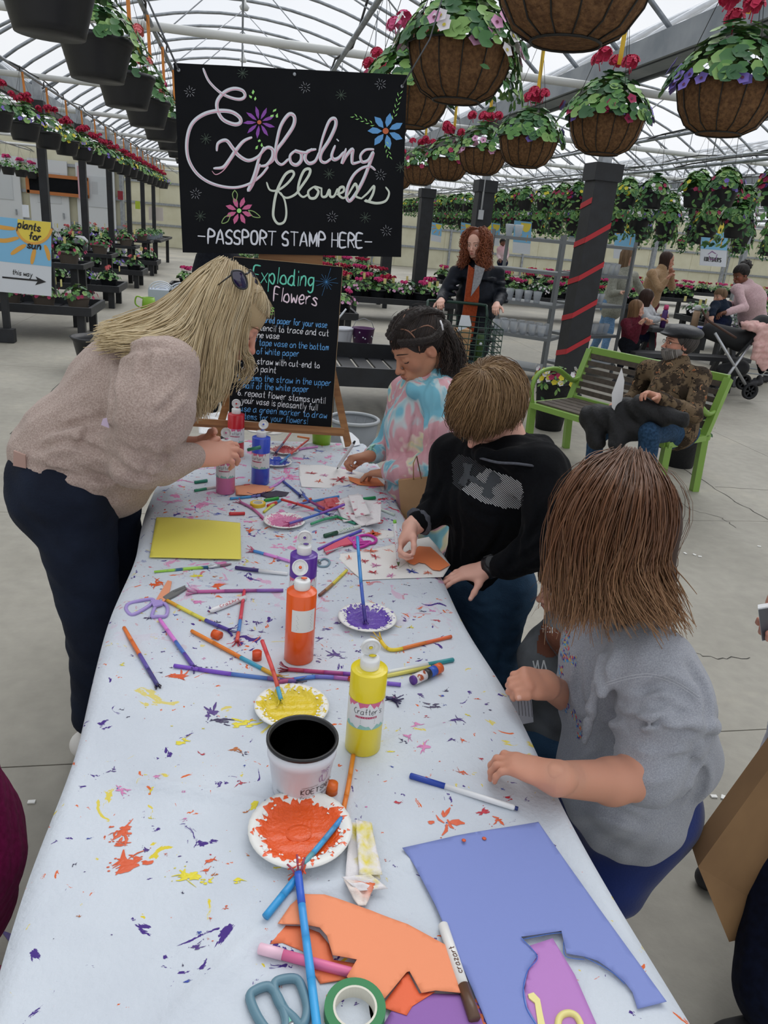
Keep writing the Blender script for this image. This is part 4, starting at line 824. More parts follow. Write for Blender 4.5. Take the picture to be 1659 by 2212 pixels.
loose_cap((578,1093),(597,1086),'c8302c','red marker cap touching the yellow tape roll');loose_cap((775,1079),(811,1075),'2a9c60','green marker cap at the far side of the tissue');loose_cap((655,1083),(672,1077),'d8682c','orange marker cap in the straw heap',r=.004)
# paint brush, glue stick, glue lids
def brush():
 A,M1,M2,B=T(333,1235,.004),T(450,1225,.004),T(475,1222,.0042),T(500,1218,.003);c0=A-np.array([0,0,.004]);o=thing('paint_brush','lime green paint brush smeared with blue, below the yellow paper','brush',c0)
 MB().tube(np.array([A,A+(M1-A)*.6,M1])-c0,[.0026,.0045,.0040],10).build('handle',mat('brush_lime','9ccf4a',.4,col2='2c5c80',scale=26,ramp=(.5,.56)),o)
 MB().tube(np.array([M1,M2])-c0,.0042,10).build('ferrule',mat('brush_ferrule','c9cdd2',.3,.7),o);MB().tube(np.array([M2,(M2+B)/2,B])-c0,[.0042,.0055,.002],10,flat=.5).build('bristles',mat('bristle','8a6a78',.9,col2='7a4a66',scale=60),o)
brush()
def glue():
 A,B=T(891,1470,.0105),T(951,1442,.0105);d=sm3(B-A);L=np.linalg.norm(B-A);c0=(A+B)/2-np.array([0,0,.0105]);o=thing('glue_stick','glue stick with purple stained end and orange cap lying on its side','glue stick',c0);r=.0105
 for t0,t1,c,nm,rr_ in((0,.06,'5a2f8c','glue_end',.9),(.06,.42,'d9d4d6','barrel',1),(.42,.58,'26262c','label_band',1.01),(.58,.80,'2f58b8','blue_band',1.0),(.80,1,'d8622c','cap',1.04)):
  MB().tube(np.array([A+d*L*t0,A+d*L*t1])-c0,r*rr_,20).build(nm,mat('glue_'+nm,c,.4,col2=('a8502c' if nm=='barrel' else None),scale=90,ramp=(.55,.6)),o)
glue()
def ring_cap(px,py,label,lying=True,col='d8581c'):
 c=T(px,py);o=thing('orange_cap',label,'cap',c-np.array([0,0,.001]));r,h=.0098,.019
 R=np.array(Matrix.Rotation(PI/2,3,'X'))if lying else np.eye(3);R=np.array(Matrix.Rotation(.9 if lying else 0,3,'Z'))@R
 MB().lathe([(0,h),(r,h),(r,0),(r*.86,0),(r*.84,h-.002),(0,h-.002)],(0,0,r if lying else 0),22,R=R).build('shell',mat('capshell_'+col,col,.4),o)
ring_cap(461,1376,'orange glue cap lying on its side with a yellow mark');ring_cap(555,1424,'orange-red glue cap standing upright left of the orange bottle',False,'d2481c');ring_cap(716,1712,'orange glue cap standing between pot and orange plate',False,'dd661c')
# ---------------------------------------------------------------- tape rolls
def tape(px,py,R1,R2,h,col,label):
 c=T(px,py);o=thing('tape_roll',label,'tape',c-np.array([0,0,.001]))
 MB().lathe([(R2,0),(R1,0),(R1,h),(R2,h),(R2,0)],n=40,sm=False).build('tape',mat('tape_'+col,col,.5),o);MB().lathe([(R2-.0025,0),(R2,0),(R2,h+.0005),(R2-.0025,h+.0005),(R2-.0025,0)],n=40,sm=False).build('cardboard_core',mat('core','d9d6c8',.7),o)
tape(765,2196,.0355,.0255,.018,'1f7a44','green masking tape roll at the bottom edge');tape(557,1092,.0245,.0165,.011,'dcb92c','yellow tape roll beyond the yellow paper')
# ---------------------------------------------------------------- papers
def sheet(poly,col,label,name='paper_sheet',cat='paper',h=.0009,up=.001,col2=None,edge=None,curl=None,decor=None):
 P=[T(x,y,up)for x,y in poly];c0=np.mean(P,0);c0[2]=min(p[2]for p in P)
 mm_=mat('paper_'+col,col,.65,bump=.05,bscale=300);zz=max(cz(p[0],p[1])for p in P)
 # triangulated sheet following the table with a finely sampled interior
 import mathutils
 xs=[p[0]for p in P];ys=[p[1]for p in P];step=max(.008,(max(ys)-min(ys))/36)
 poly2=[Vector((p[0],p[1]))for p in P]
 bd_=[]
 for a,b_ in zip(poly2,poly2[1:]+poly2[:1]):
  n=max(1,int((b_-a).length/step));bd_+=[a+(b_-a)*k/n for k in range(n)]
 def inside(x,y):
  c=False;j=len(poly2)-1
  for i in range(len(poly2)):
   if(poly2[i].y>y)!=(poly2[j].y>y)and x<(poly2[j].x-poly2[i].x)*(y-poly2[i].y)/(poly2[j].y-poly2[i].y+1e-12)+poly2[i].x:c=not c
   j=i
  return c
 pts=list(bd_);nb=len(pts)
 for x in np.arange(min(xs)+step/2,max(xs),step):
  for y in np.arange(min(ys)+step/2,max(ys),step):
   if inside(x,y)and min((Vector((x,y))-q).length for q in bd_)>step*.45:pts.append(Vector((x,y)))
 v2,_,f2,_,_,_=mathutils.geometry.delaunay_2d_cdt(pts,[(i,(i+1)%nb)for i in range(nb)],[],1,1e-6)
 zs=[cz(v.x,v.y)*.35+.65*(TH+.009)+up+.0006+(curl(v.x,v.y)if curl else 0)for v in v2]
 m=MB();m.add([(v.x-c0[0],v.y-c0[1],z-c0[2])for v,z in zip(v2,zs)],[tuple(f)for f in f2],sm=True)
 o=m.build(name,mm_,loc=tuple(c0));tag(o,label,cat);s=o.modifiers.new('thickness','SOLIDIFY');s.thickness=h*.6;s.offset=1
 return o,c0
sheet([(338,1120),(370,1119),(519,1131),(521,1208),(521,1212),(323,1207)],'e2d65a','yellow construction paper sheet at the left table edge')
def marks(px_list,up,parent,c0,seed=1,sc=1):
 rs=random.Random(seed)
 for(x,y,R,c,n)in px_list:
  m=MB();p=T(x,y,up)
  for k in range(n):
   a=2*PI*k/n+rs.random()*.6;L=1.35*R*rs.uniform(.6,1.2);d=np.array([math.cos(a),math.sin(a),0]);q=np.array([-d[1],d[0],0]);w=L*rs.uniform(.07,.14)
   z=np.array([0,0,.0004]);m.add([tuple(p+q*w*.6+z-c0),tuple(p+d*L*.6+q*w+z-c0),tuple(p+d*L+z-c0),tuple(p+d*L*.6-q*w+z-c0),tuple(p-q*w*.6+z-c0)],[(0,1,2,3,4)])
  m.build('stamped_flower',mat('splat_'+c,SC_[c],.5),parent)
def flatpoly(poly,col,parent,c0,up,name):
 P=[T(x,y,up)-c0 for x,y in poly];z=max(p[2]for p in P);MB().prism([(p[0],p[1])for p in P],z,z+.0007).build(name,mat('paper_'+col,col,.65),parent)
def sline(pts,col,parent,c0,up,w=.0008,name='drawn_line'):
 m=MB();P=spline([T(x,y,up)for x,y in pts],5);P[:,2]=P[:,2].max();ribbon(m,P-c0,w,np.array([0,0,1.]));m.build(name,mat('ink_'+col,col,.5),parent)
o,c0=sheet([(722,1197),(800,1186),(926,1160),(945,1180),(973,1220),(957,1246),(880,1250),(783,1254),(760,1235)],'e4e2de','white paper with stamped flowers and orange vase under the boy\'s pen',up=.0012)
marks([(800,1190,.017,'o',6),(755,1205,.013,'o',5),(811,1202,.013,'r',6),(787,1212,.011,'r',7),(812,1221,.012,'k',7),(848,1225,.012,'r',6),(808,1237,.013,'r',7),(845,1243,.012,'k',7),(889,1234,.014,'b',8),(925,1236,.012,'o',6),(752,1188,.009,'p',6)],.0035,o,c0)
flatpoly([(872,1210),(884,1210),(888,1190),(905,1180),(930,1182),(972,1222),(950,1234),(935,1232),(918,1218),(905,1216),(895,1222),(886,1220)],'ea8552',o,c0,.0026,'cut_out_vase')
sline([(862,1228),(880,1215),(884,1225),(900,1232)],'6a8c4a',o,c0,.004);sline([(884,1183),(886,1195),(878,1190)],'8a9c6a',o,c0,.004,.0005)
o,c0=sheet([(646,1003),(700,1004),(832,1030),(830,1058),(740,1055),(651,1052),(646,1030)],'e6e4e2','white paper with red stamped flowers under the girl\'s hands',up=.001)
marks([(672,1022,.017,'r',6),(690,1040,.018,'o',6),(735,1035,.026,'r',7),(700,1026,.014,'k',6),(758,1022,.014,'p',7),(720,1046,.014,'r',6)],.0033,o,c0)
flatpoly([(752,1032),(775,1036),(790,1032),(815,1034),(831,1050),(800,1050),(775,1048),(755,1040)],'eb8c58',o,c0,.0024,'cut_out_vase')
o,c0=sheet([(716,1133),(740,1131),(852,1147),(852,1160),(800,1164),(714,1150)],'e5e3e0','white paper with an orange splat behind the boy\'s paper');marks([(808,1152,.020,'o',12),(806,1153,.018,'o',14)],.003,o,c0,4)
sheet([(508,1052),(530,1046),(560,1047),(594,1054),(585,1062),(540,1071),(510,1070)],'d9916c','peach paper offcut in front of the blue bottle',up=.003);sheet([(560,1070),(596,1061),(625,1064),(618,1072),(575,1076)],'3c3444','dark violet paper offcut under the peach one',up=.001)
sheet([(820,2230),(850,2180),(900,2150),(1000,2152),(1036,2175),(1060,2230)],'8d5fa8','purple paper sheet peeking out under the orange one',up=.001)
sheet([(1025,2165),(1048,2230),(1064,2230),(1042,2180),(1030,2150)],'d8714a','narrow orange paper strip beside the brown capped marker',up=.001)
# orange sheet with the vase cut from it, folded over itself
sheet([(655,1928),(700,1938),(800,1972),(880,2000),(972,2052),(990,2100),(995,2150),(940,2144),(910,2150),(884,2102),(878,2104),(830,2165),(790,2150),(755,2130),(748,2120),(770,2082),(718,2072),(706,2030),(690,2010),(655,2000),(600,1992),(627,1950)],'ee9166','large orange paper with wavy cut-out edge at the near end',up=.005,
curl=lambda x,y:.006*math.exp(-((x-.13)/.05)**2)+.004*max(0,.62-y)*6)
sheet([(560,1990),(600,1993),(655,2001),(690,2015),(710,2040),(720,2075),(770,2085),(750,2118),(692,2126),(670,2090),(655,2055),(610,2036),(560,2037),(557,2010)],'e97a4e','lower layer of cut orange paper under the pink marker',up=.001)
sheet([(748,2122),(830,2170),(880,2102),(905,2150),(940,2146),(890,2178),(878,2198),(812,2176)],'e8683f','small orange paper flap folded under the near edge',up=.002)
o,c0=sheet([(869,1832),(985,1806),(1162,1780),(1300,1975),(1441,2161),(1377,2180),(1366,2145),(1350,2125),(1320,2100),(1290,2080),(1262,2072),(1222,2066),(1216,2040),(1211,2018),(1124,2030),(1160,2070),(1140,2100),(1131,2140),(1138,2180),(1160,2216),(1170,2240),(1062,2240),(1010,2120),(940,1960),(900,1880)],'7a89c6','large periwinkle blue paper with a vase shape cut out',up=.0035,curl=lambda x,y:.004*max(0,y-.95)*5)
for pl_ in([(1124,2031),(1212,2018),(1217,2042),(1222,2067),(1262,2073)],[(1124,2031),(1160,2070),(1139,2100),(1130,2140),(1137,2180),(1160,2217)],[(1262,2073),(1320,2101),(1350,2126)]):sline(pl_,'3a6cc8',o,c0,.0062,.0010)
sline([(1126,1902),(1130,1914),(1134,1926)],'d0604a',o,c0,.0062,.0012)
for x,y in((1046,1811),(1002,1815)):m=MB();p=T(x,y,.006)-c0;m.lathe([(.0035,0),(.0025,.0008),(0,.001)],p,8);m.build('orange_drop',mat('splat_o',SC_['o'],.5),o)
sheet([(1140,2050),(1192,2034),(1240,2110),(1300,2240),(1160,2240),(1130,2160),(1138,2090),(1160,2068)],'b57cc0','lilac paper strip lying inside the blue vase cut-out',up=.0012)
# ---------------------------------------------------------------- scissors
def scissors(P_,col,label,handles,blades,bladecol,pivot=None,r=.0042,up=.004,zig=False,b2=None,teeth=None):
 c0=T(*pivot);o=thing('scissors',label,'scissors',c0-np.array([0,0,.001]));Q=lambda p,u=up:T(*p,u)-c0
 for i,h in enumerate(handles):
  MB().tube(spline([Q(p)for p in h],5,True),r,8,closed=True,caps=False).build('finger_loop',mat('scissor_'+(col[i]if isinstance(col,list)else col),col[i]if isinstance(col,list)else col,.4),o)
 for i,bl in enumerate(blades):
  m=MB();P3=[Q(p,up+.001*i)for p in bl];z=np.mean([p[2]for p in P3]);m.prism([(p[0],p[1])for p in P3],z-.0018,z+.0022)
  c=bladecol[i];m.build('blade',mat('blade_'+c,c,.4,.0 if c not in('8f9396','b9bcc0')else.7),o)
 for t_ in teeth or[]:
  m=MB();a,b_=Q(t_[0],up+.004),Q(t_[1],up+.004);n=t_[2]
  for k in range(n):
   p0,p1=a+(b_-a)*k/n,a+(b_-a)*(k+1)/n;q=np.cross(sm3(b_-a),[0,0,1])*.006*t_[3];m.prism([(p0[0],p0[1]),(((p0+p1)/2+q)[0],((p0+p1)/2+q)[1]),(p1[0],p1[1])],p0[2]-.002,p0[2])
  m.build('teeth',mat('blade_'+t_[4],t_[4],.35,.5),o)
 MB().lathe([(.004,0),(.003,.0015),(0,.002)],Q(pivot,up+.003),12).build('pivot_screw',mat('screw','a9acb0',.3,.8),o)
scissors(None,['a592cf','a592cf'],'lavender and peach zigzag scissors lying open at the left edge',[[(272,1312),(282,1302),(318,1294),(332,1296),(322,1308),(290,1326),(278,1324)],[(338,1306),(352,1302),(362,1312),(358,1330),(340,1331),(328,1330)]],
[[(334,1302),(345,1282),(362,1254),(371,1256),(368,1270),(362,1292),(350,1304),(338,1312)],[(352,1290),(372,1276),(400,1265),(402,1272),(380,1286),(360,1296)],[(325,1296),(350,1296),(352,1306),(332,1312)]],['e59a78','6e7070','a592cf'],(347,1295),teeth=[((374,1276),(400,1266),9,1,'8f9396')])
scissors(None,['c030a0','c030a0'],'magenta and pink zigzag scissors beside the orange bottle\'s cap',[[(768,1160),(795,1155),(812,1163),(808,1172),(785,1174),(766,1172)],[(765,1172),(785,1170),(800,1170),(790,1178),(770,1182)]],
[[(699,1185),(725,1172),(752,1160),(775,1163),(765,1174),(735,1180),(706,1196)],[(750,1162),(775,1156),(785,1168),(765,1178)]],['d8506c','c030a0'],(764,1167),up=.006,teeth=[((704,1192),(742,1180),10,-1,'c9cdd2')])
scissors(None,['5f8494','5f8494'],'blue-grey handled scissors with mint pivot at the bottom edge',[[(540,2155),(552,2138),(580,2130),(598,2148),(612,2180),(618,2215),(596,2240),(562,2205)],[(592,2130),(605,2116),(640,2114),(655,2140),(664,2180),(652,2215),(632,2196),(606,2170)]],
[[(592,2140),(600,2136),(632,2190),(640,2240),(612,2240),(608,2200)],[(614,2196),(628,2188),(645,2212),(640,2240),(615,2240)]],['5f8494','6fc0a4'],(630,2212),r=.0056,up=.006)
scissors(None,['e3d88c','e3d88c'],'pale yellow handled scissors on the lilac paper strip',[[(1206,2208),(1214,2192),(1232,2188),(1248,2198),(1254,2225),(1210,2240)]],[[(1140,2150),(1152,2146),(1166,2160),(1172,2190),(1184,2240),(1165,2240),(1160,2200),(1155,2168),(1142,2158)]],['e3d88c'],(1172,2225),r=.0042,up=.005)
scissors(None,['7d98a8','7d98a8'],'small grey scissors half hidden by the purple bottle',[[(688,1214),(700,1206),(712,1212),(706,1222),(690,1222)]],[[(655,1216),(690,1208),(694,1216),(660,1224)],[(655,1209),(690,1212),(690,1219),(658,1215)]],['8f9396','5c6468'],(690,1212),r=.0028)
# ---------------------------------------------------------------- crumpled tissues
def crumple(quads,label,mats,name='crumpled_tissue',seed=1,amp=.004):
 """each quad: 4 (px,py,up) corners of a folded tissue facet"""
 rs=np.random.RandomState(seed);c0=T(quads[0][0][0][0],quads[0][0][0][1]);c0=c0-np.array([0,0,.002]);o=thing(name,label,'tissue',c0)
 for q,mi in quads:
  C_=[T(x,y,u)-c0 for x,y,u in q];n=10;vs=[];ph=rs.rand(6)*6
  for i in range(n+1):
   for j in range(n+1):
    u,v=i/n,j/n;p=(C_[0]*(1-u)+C_[1]*u)*(1-v)+(C_[3]*(1-u)+C_[2]*u)*v
    p=p+np.array([0,0,1])*amp*(math.sin(9*u+ph[0]+4*v)+math.sin(13*v+ph[1]-6*u))*.5*math.sin(PI*u)**.4*math.sin(PI*v)**.4;p[2]=max(p[2],.003);vs.append(tuple(p))
  oo=MB().add(vs,[(i*(n+1)+j,(i+1)*(n+1)+j,(i+1)*(n+1)+j+1,i*(n+1)+j+1)for i in range(n)for j in range(n)],sm=True).build('fold',mats[mi],o);s=oo.modifiers.new('thickness','SOLIDIFY');s.thickness=.001
 return o
mt1=mat('tissue_pinkish','e2dedf',.85,col2='c06a80',scale=38,ramp=(.60,.68),bump=.3,bscale=120);mt2=mat('tissue_yellow','e3dfe0',.85,col2='dfd04a',scale=22,ramp=(.53,.66),bump=.3,bscale=120);mt3=mat('tissue_orange','e4d8d0',.85,col2='dd6a3a',scale=16,ramp=(.47,.64),bump=.3,bscale=120);mt4=mat('tissue_red','b8323c',.8,col2='c96a70',scale=40,bump=.3)
crumple([([(722,1082,.012),(775,1066,.035),(790,1118,.02),(742,1128,.004)],0),([(752,1070,.04),(780,1068,.045),(800,1110,.035),(768,1118,.02)],0),([(770,1078,.02),(824,1084,.045),(822,1128,.03),(790,1136,.006)],0),([(742,1110,.02),(800,1116,.03),(822,1128,.012),(780,1137,.004)],0)],'crumpled white tissue with red smears in the middle of the table',[mt1],seed=2)
crumple([([(755,1776,.004),(803,1778,.010),(822,1900,.012),(745,1905,.006)],0),([(768,1772,.014),(800,1776,.016),(826,1890,.018),(776,1890,.016)],0),([(738,1895,.012),(800,1888,.018),(838,1920,.01),(775,1925,.012)],0),([(742,1900,.012),(812,1905,.014),(790,1958,.006),(774,1962,.003)],1)],'twisted white tissue stained yellow and orange beside the orange plate',[mt2,mt3],seed=5,amp=.005)
crumple([([(682,1086,.008),(715,1076,.02),(728,1098,.01),(690,1104,.004)],0),([(700,1078,.02),(728,1074,.02),(738,1092,.008),(708,1096,.012)],0)],'crumpled dark red tissue in the straw heap',[mt4],seed=7,amp=.008)
mtd=mat('plastic_white','dfe1e3',.45,bump=.3,bscale=90)
crumple([([(428,918,.002),(500,912,.03),(505,935,.02),(430,938,.002)],0),([(432,895,.03),(500,888,.05),(500,912,.03),(440,915,.01)],0)],'crumpled white plastic bag with dots left of the easel foot',[mtd],'plastic_bag',seed=9,amp=.01)
for i,(x,y)in enumerate(((560,930),(585,935),(470,935))):
 c=T(x,y);o=MB().lathe([(0,.001),(.05,.001),(.058,.008),(.060,.008),(.052,0),(0,0)],n=36).build('paper_plate',mplate,loc=tuple(c+np.array([0,0,.0005+.003*(i==1)])));tag(o,['clean white paper plate behind the blue bottle','clean white paper plate overlapping another by the easel','clean white plate under the plastic bag at the far left corner'][i],'plate')
c=T(694,958);o=MB().lathe([(0,0),(.036,0),(.041,.075),(.038,.075),(.034,.004),(0,.004)],n=30).build('green_cup',mat('lime_plastic','86b52c',.4),loc=tuple(c));tag(o,'lime green plastic cup behind the right leg of the easel','cup')
sheet([(735,925),(760,935),(775,950),(778,962),(742,968),(735,945)],'dcdfe4','white paper lying at the far right corner of the table',up=.002)
def J(x,y,Y):return PY(x,y,Y)
def frame(f,u):
 f=sm3(f);u=np.array(u,float);u=sm3(u-f*f.dot(u));r=np.cross(f,u);return np.stack([r,f,u],1)
def prims_sdf(pr_,h,pad=.03,noise=None):
 lo=np.full(3,1e9);hi=-lo
 for q in pr_:
  if q[0]=='c':m=max(q[3],q[4])*1.25;lo=np.minimum(lo,np.minimum(q[1],q[2])-m);hi=np.maximum(hi,np.maximum(q[1],q[2])+m)
  elif q[0]=='e':m=max(q[2]);lo=np.minimum(lo,np.array(q[1])-m);hi=np.maximum(hi,np.array(q[1])+m)
 s=Sdf(lo-pad,hi+pad,h)
 for q in pr_:
  if q[0]=='c':s.cap(q[1],q[2],q[3],q[4],*(q[5:6]or(.02,)),**({'flat':q[6]}if len(q)>6 else{}))
  elif q[0]=='e':s.ell(q[1],q[2],q[3]if len(q)>3 else None,*(q[4:5]or(.02,)))
  elif q[0]=='sc':s.cap(q[1],q[2],q[3],q[4],*(q[5:6]or(.01,)),op='sub')
  elif q[0]=='se':s.ell(q[1],q[2],q[3]if len(q)>3 else None,*(q[4:5]or(.01,)),op='sub')
 if noise:s.noise(*noise)
 return s
def chain(pts,rs,k=.02,flat=None):
 out=[]
 for i in range(len(pts)-1):out.append(('c',pts[i],pts[i+1],rs[i],rs[i+1],k)+((flat,)if flat else()))
 return out
def torus(c,ax,R,r,k=.012,n=12,sq=1.0,tilt=0):
 ax=sm3(np.array(ax)+tilt*np.array([.3,.5,.2]));u=sm3(np.cross(ax,[.1,.2,1.]));w=np.cross(ax,u);P=[np.array(c)+R*(u*math.cos(a)*sq+w*math.sin(a))for a in np.arange(n)*2*PI/n]
 return[('c',P[i],P[(i+1)%n],r*(1+.3*math.sin(i*1.9)),r*(1+.3*math.sin((i+1)*1.9)),k)for i in range(n)]
def shrink(pr_,f=.8):
 out=[]
 for q in pr_:
  if q[0]=='c':out.append(('c',q[1],q[2],q[3]*f,q[4]*f)+tuple(q[5:]))
  elif q[0]=='e':out.append(('e',q[1],tuple(np.array(q[2])*f))+tuple(q[3:]))
 return out
def crease(s,lines,depth=.007,w=.010):
 """carve folds into a garment: each polyline (picked in the photo) is dropped onto the surface, then grooved with soft lips"""
 def hit(x,y):
  d=ray(x,y);d=d/np.linalg.norm(d);t=.5
  while t<14:
   i=np.round((CC+d*t-s.lo)/s.h).astype(int)
   if(i>=0).all()and(i<s.n).all()and s.g[tuple(i)]<0:return CC+d*t
   t+=s.h*.8
 for ln in lines:
  P=[hit(x,y)for x,y in spline(ln,4)];P=[p for p in P if p is not None];n=len(P)
  if n<3:continue
  A=np.array(P);q=s._sub(A.min(0)-4*w,A.max(0)+4*w);sl,ax=q;X,Y,Z=np.meshgrid(*ax,indexing='ij',sparse=True);best=None
  for j in range(n-1):
   a,b=P[j],P[j+1]
   if np.linalg.norm(b-a)>.09:continue
   d=b-a;L2=d.dot(d)+1e-12;px,py,pz=X-a[0],Y-a[1],Z-a[2];t=np.clip((px*d[0]+py*d[1]+pz*d[2])/L2,0,1);r2=(px-t*d[0])**2+(py-t*d[1])**2+(pz-t*d[2])**2;kk=np.sin(PI*(j+t+.4)/(n-.2))
   if best is None:best,K=r2,kk
   else:K=np.where(r2<best,kk,K);best=np.minimum(best,r2)
  if best is not None:s.g[sl]+=(depth*K*(np.exp(-best/w**2)-.42*np.exp(-(np.sqrt(best)-2.0*w)**2/(w*w)))).astype(np.float32)
def garment(parent,name,pr_,h,m,noise=None,col=None,loc0=None,folds=None):
 s=prims_sdf(pr_,h,noise=noise)
 if folds:crease(s,*folds)
 V,F=s.nets();c=col(V)if callable(col)else col
 return Mesh().add(V-loc0,F,c).build(name,m,parent)
SKIN={}
def skin_mat(name):
 if name not in SKIN:SKIN[name]=mat('skin_'+name,'ffffff',.5,spec=.35,sss=.12,attr='Col')
 return SKIN[name]
def lin3(c):return np.array(lin(c)[:3])
HEADPR=[('e',(0,-.06,.13),(.335,.42,.37)),('e',(0,.06,-.10),(.275,.30,.36),.1),('c',(.2,.02,-.22),(.06,.24,-.39),.09,.08,.08),('c',(-.2,.02,-.22),(-.06,.24,-.39),.09,.08,.08),('e',(0,.26,-.39),(.10,.09,.09),.07),
('e',(.16,.235,-.12),(.10,.08,.10),.07),('e',(-.16,.235,-.12),(.10,.08,.10),.07),('c',(-.14,.315,.075),(.14,.315,.075),.045,.045,.05),('c',(0,.345,.04),(0,.43,-.13),.030,.042,.035),('e',(0,.455,-.155),(.048,.05,.045),.03),('e',(.052,.41,-.175),(.035,.04,.032),.02),('e',(-.052,.41,-.175),(.035,.04,.032),.02),
('e',(0,.345,-.29),(.12,.07,.09),.06)]
def head(M,c,h,R,skin,lips=None,eyes='open',vox=None,neck=None,cheek=None,beard=None,ears=True,fat=1.0,iris='4a3526'):
 """adds a modelled head to mesh M; returns a function local->world"""
 vox=vox or h/70;lo=np.array([-.48,-.56,-.56]);s=Sdf(lo,-lo+np.array([0,.03,0]),vox/h)
 for q in HEADPR:
  k=q[-1]if isinstance(q[-1],float)else.05
  if q[0]=='e':s.ell(q[1],np.array(q[2])*np.array([fat if abs(q[1][0])>.1 or q[2][0]>.2 else 1,1,1]),None,k if len(q)>3 else.05)
  else:s.cap(q[1],q[2],q[3],q[4],k)
 for sx in(1,-1):
  s.ell((sx*.135,.40,.0),(.085,.075,.055),None,.05,'sub')
  if eyes=='down':s.ell((sx*.13,.290,-.006),(.078,.072,.055),None,.015)
  else:
   s.ell((sx*.13,.278,.012),(.074,.070,.042),None,.012);s.ell((sx*.13,.285,-.040),(.066,.055,.026),None,.02)
 s.cap((-.085,.415,-.262),(0,.428,-.252),.018,.024,.016);s.cap((.085,.415,-.262),(0,.428,-.252),.018,.024,.016);s.cap((-.07,.405,-.308),(.07,.405,-.308),.024,.024,.02)
 s.cap((-.095,.43,-.285),(.095,.43,-.285),.010,.010,.012,op='sub');s.ell((.025,.44,-.20),(.014,.02,.012),None,.01,'sub');s.ell((-.025,.44,-.20),(.014,.02,.012),None,.01,'sub')
 if ears:
  for sx in(1,-1):
   Re=np.array(Matrix.Rotation(-.25,3,'X'));s.ell((sx*.325,-.03,-.05),(.030,.075,.115),Re,.025);s.ell((sx*.365,-.02,-.035),(.022,.045,.07),Re,.02,'sub');s.ell((sx*.35,.02,-.06),(.02,.02,.03),None,.01)
 V,F=s.nets();base=lin3(skin);col=np.tile(base,(len(V),1))
 def blend(cn,cen,rad,amt):
  d=np.sqrt((((V-np.array(cen))/np.array(rad))**2).sum(1));w=np.clip(1-d,0,1)[:,None]**.6*amt;col[:]=col*(1-w)+lin3(cn)*w
 ck=cheek or 'c9705f'
 for sx in(1,-1):blend(ck,(sx*.2,.24,-.14),(.16,.16,.14),.35);blend(ck,(sx*.36,-.03,-.05),(.08,.12,.15),.5)
 blend(ck,(0,.47,-.16),(.09,.09,.08),.35);lp=lips or 'a8584f'
 blend(lp,(0,.425,-.262),(.115,.06,.03),1.0);blend(lp,(0,.42,-.31),(.095,.06,.032),1.0);blend('5a2a26',(0,.43,-.285),(.1,.05,.009),.9)
 if beard:
  d=(V[:,2]<-.16+.10*np.clip(np.abs(V[:,0])-.1,0,1))&(V[:,1]>-.05)&(np.abs(V[:,2]+.285)+np.abs(V[:,0])*.3>.035);col[d]=lin3(beard)
 M.add(np.array(c)+h*(V@R.T),F,col);L2W=lambda p:np.array(c)+h*(R@np.array(p,float))
 return L2W
def face_bits(parent,L,h,R,loc0,eyes='open',brow='3a2a20',iris='4a3526',bw=.012,lash=True):
 for sx in(1,-1):
  if eyes=='open':
   m=Mesh();s=Sdf((-.07,)*3,(.07,)*3,.006);s.ell((0,0,0),(.056,)*3);V,F=s.nets();col=np.tile(lin3('dcd6d0'),(len(V),1));d=np.sqrt(V[:,0]**2+(V[:,2]+.004)**2)
   col[(d<.026)&(V[:,1]>0)]=lin3(iris);col[(d<.012)&(V[:,1]>0)]=lin3('0a0808');W_p=np.array([L(v+np.array([sx*.13,.292,-.008]))for v in V])-loc0;m.add(W_p,F,col);m.build('eye',mat('eyeball','ffffff',.15,attr='Col'),parent)
  p=[L((sx*(.13+.075*math.cos(a)),.345-.03*abs(math.cos(a)),(-.028 if eyes=='down' else.014)+(-1 if eyes=='down' else 1)*.02*math.sin(a)))-loc0 for a in np.linspace(0,PI,7)]
  MB().tube(p,h*.007,5).build('eyelash',mat('lash','1a1210',.8),parent)
  p=[L((sx*x,y,z))-loc0 for x,y,z in((.05,.372,.095),(.12,.365,.112),(.19,.325,.105),(.235,.27,.085))]
  MB().tube(spline(p,3),[h*bw*q for q in(1,1.1,1.1,1.1,1,1,.9,.7,.5,.3)],6,flat=.6).build('eyebrow',mat('brow_'+brow,brow,.9),parent)
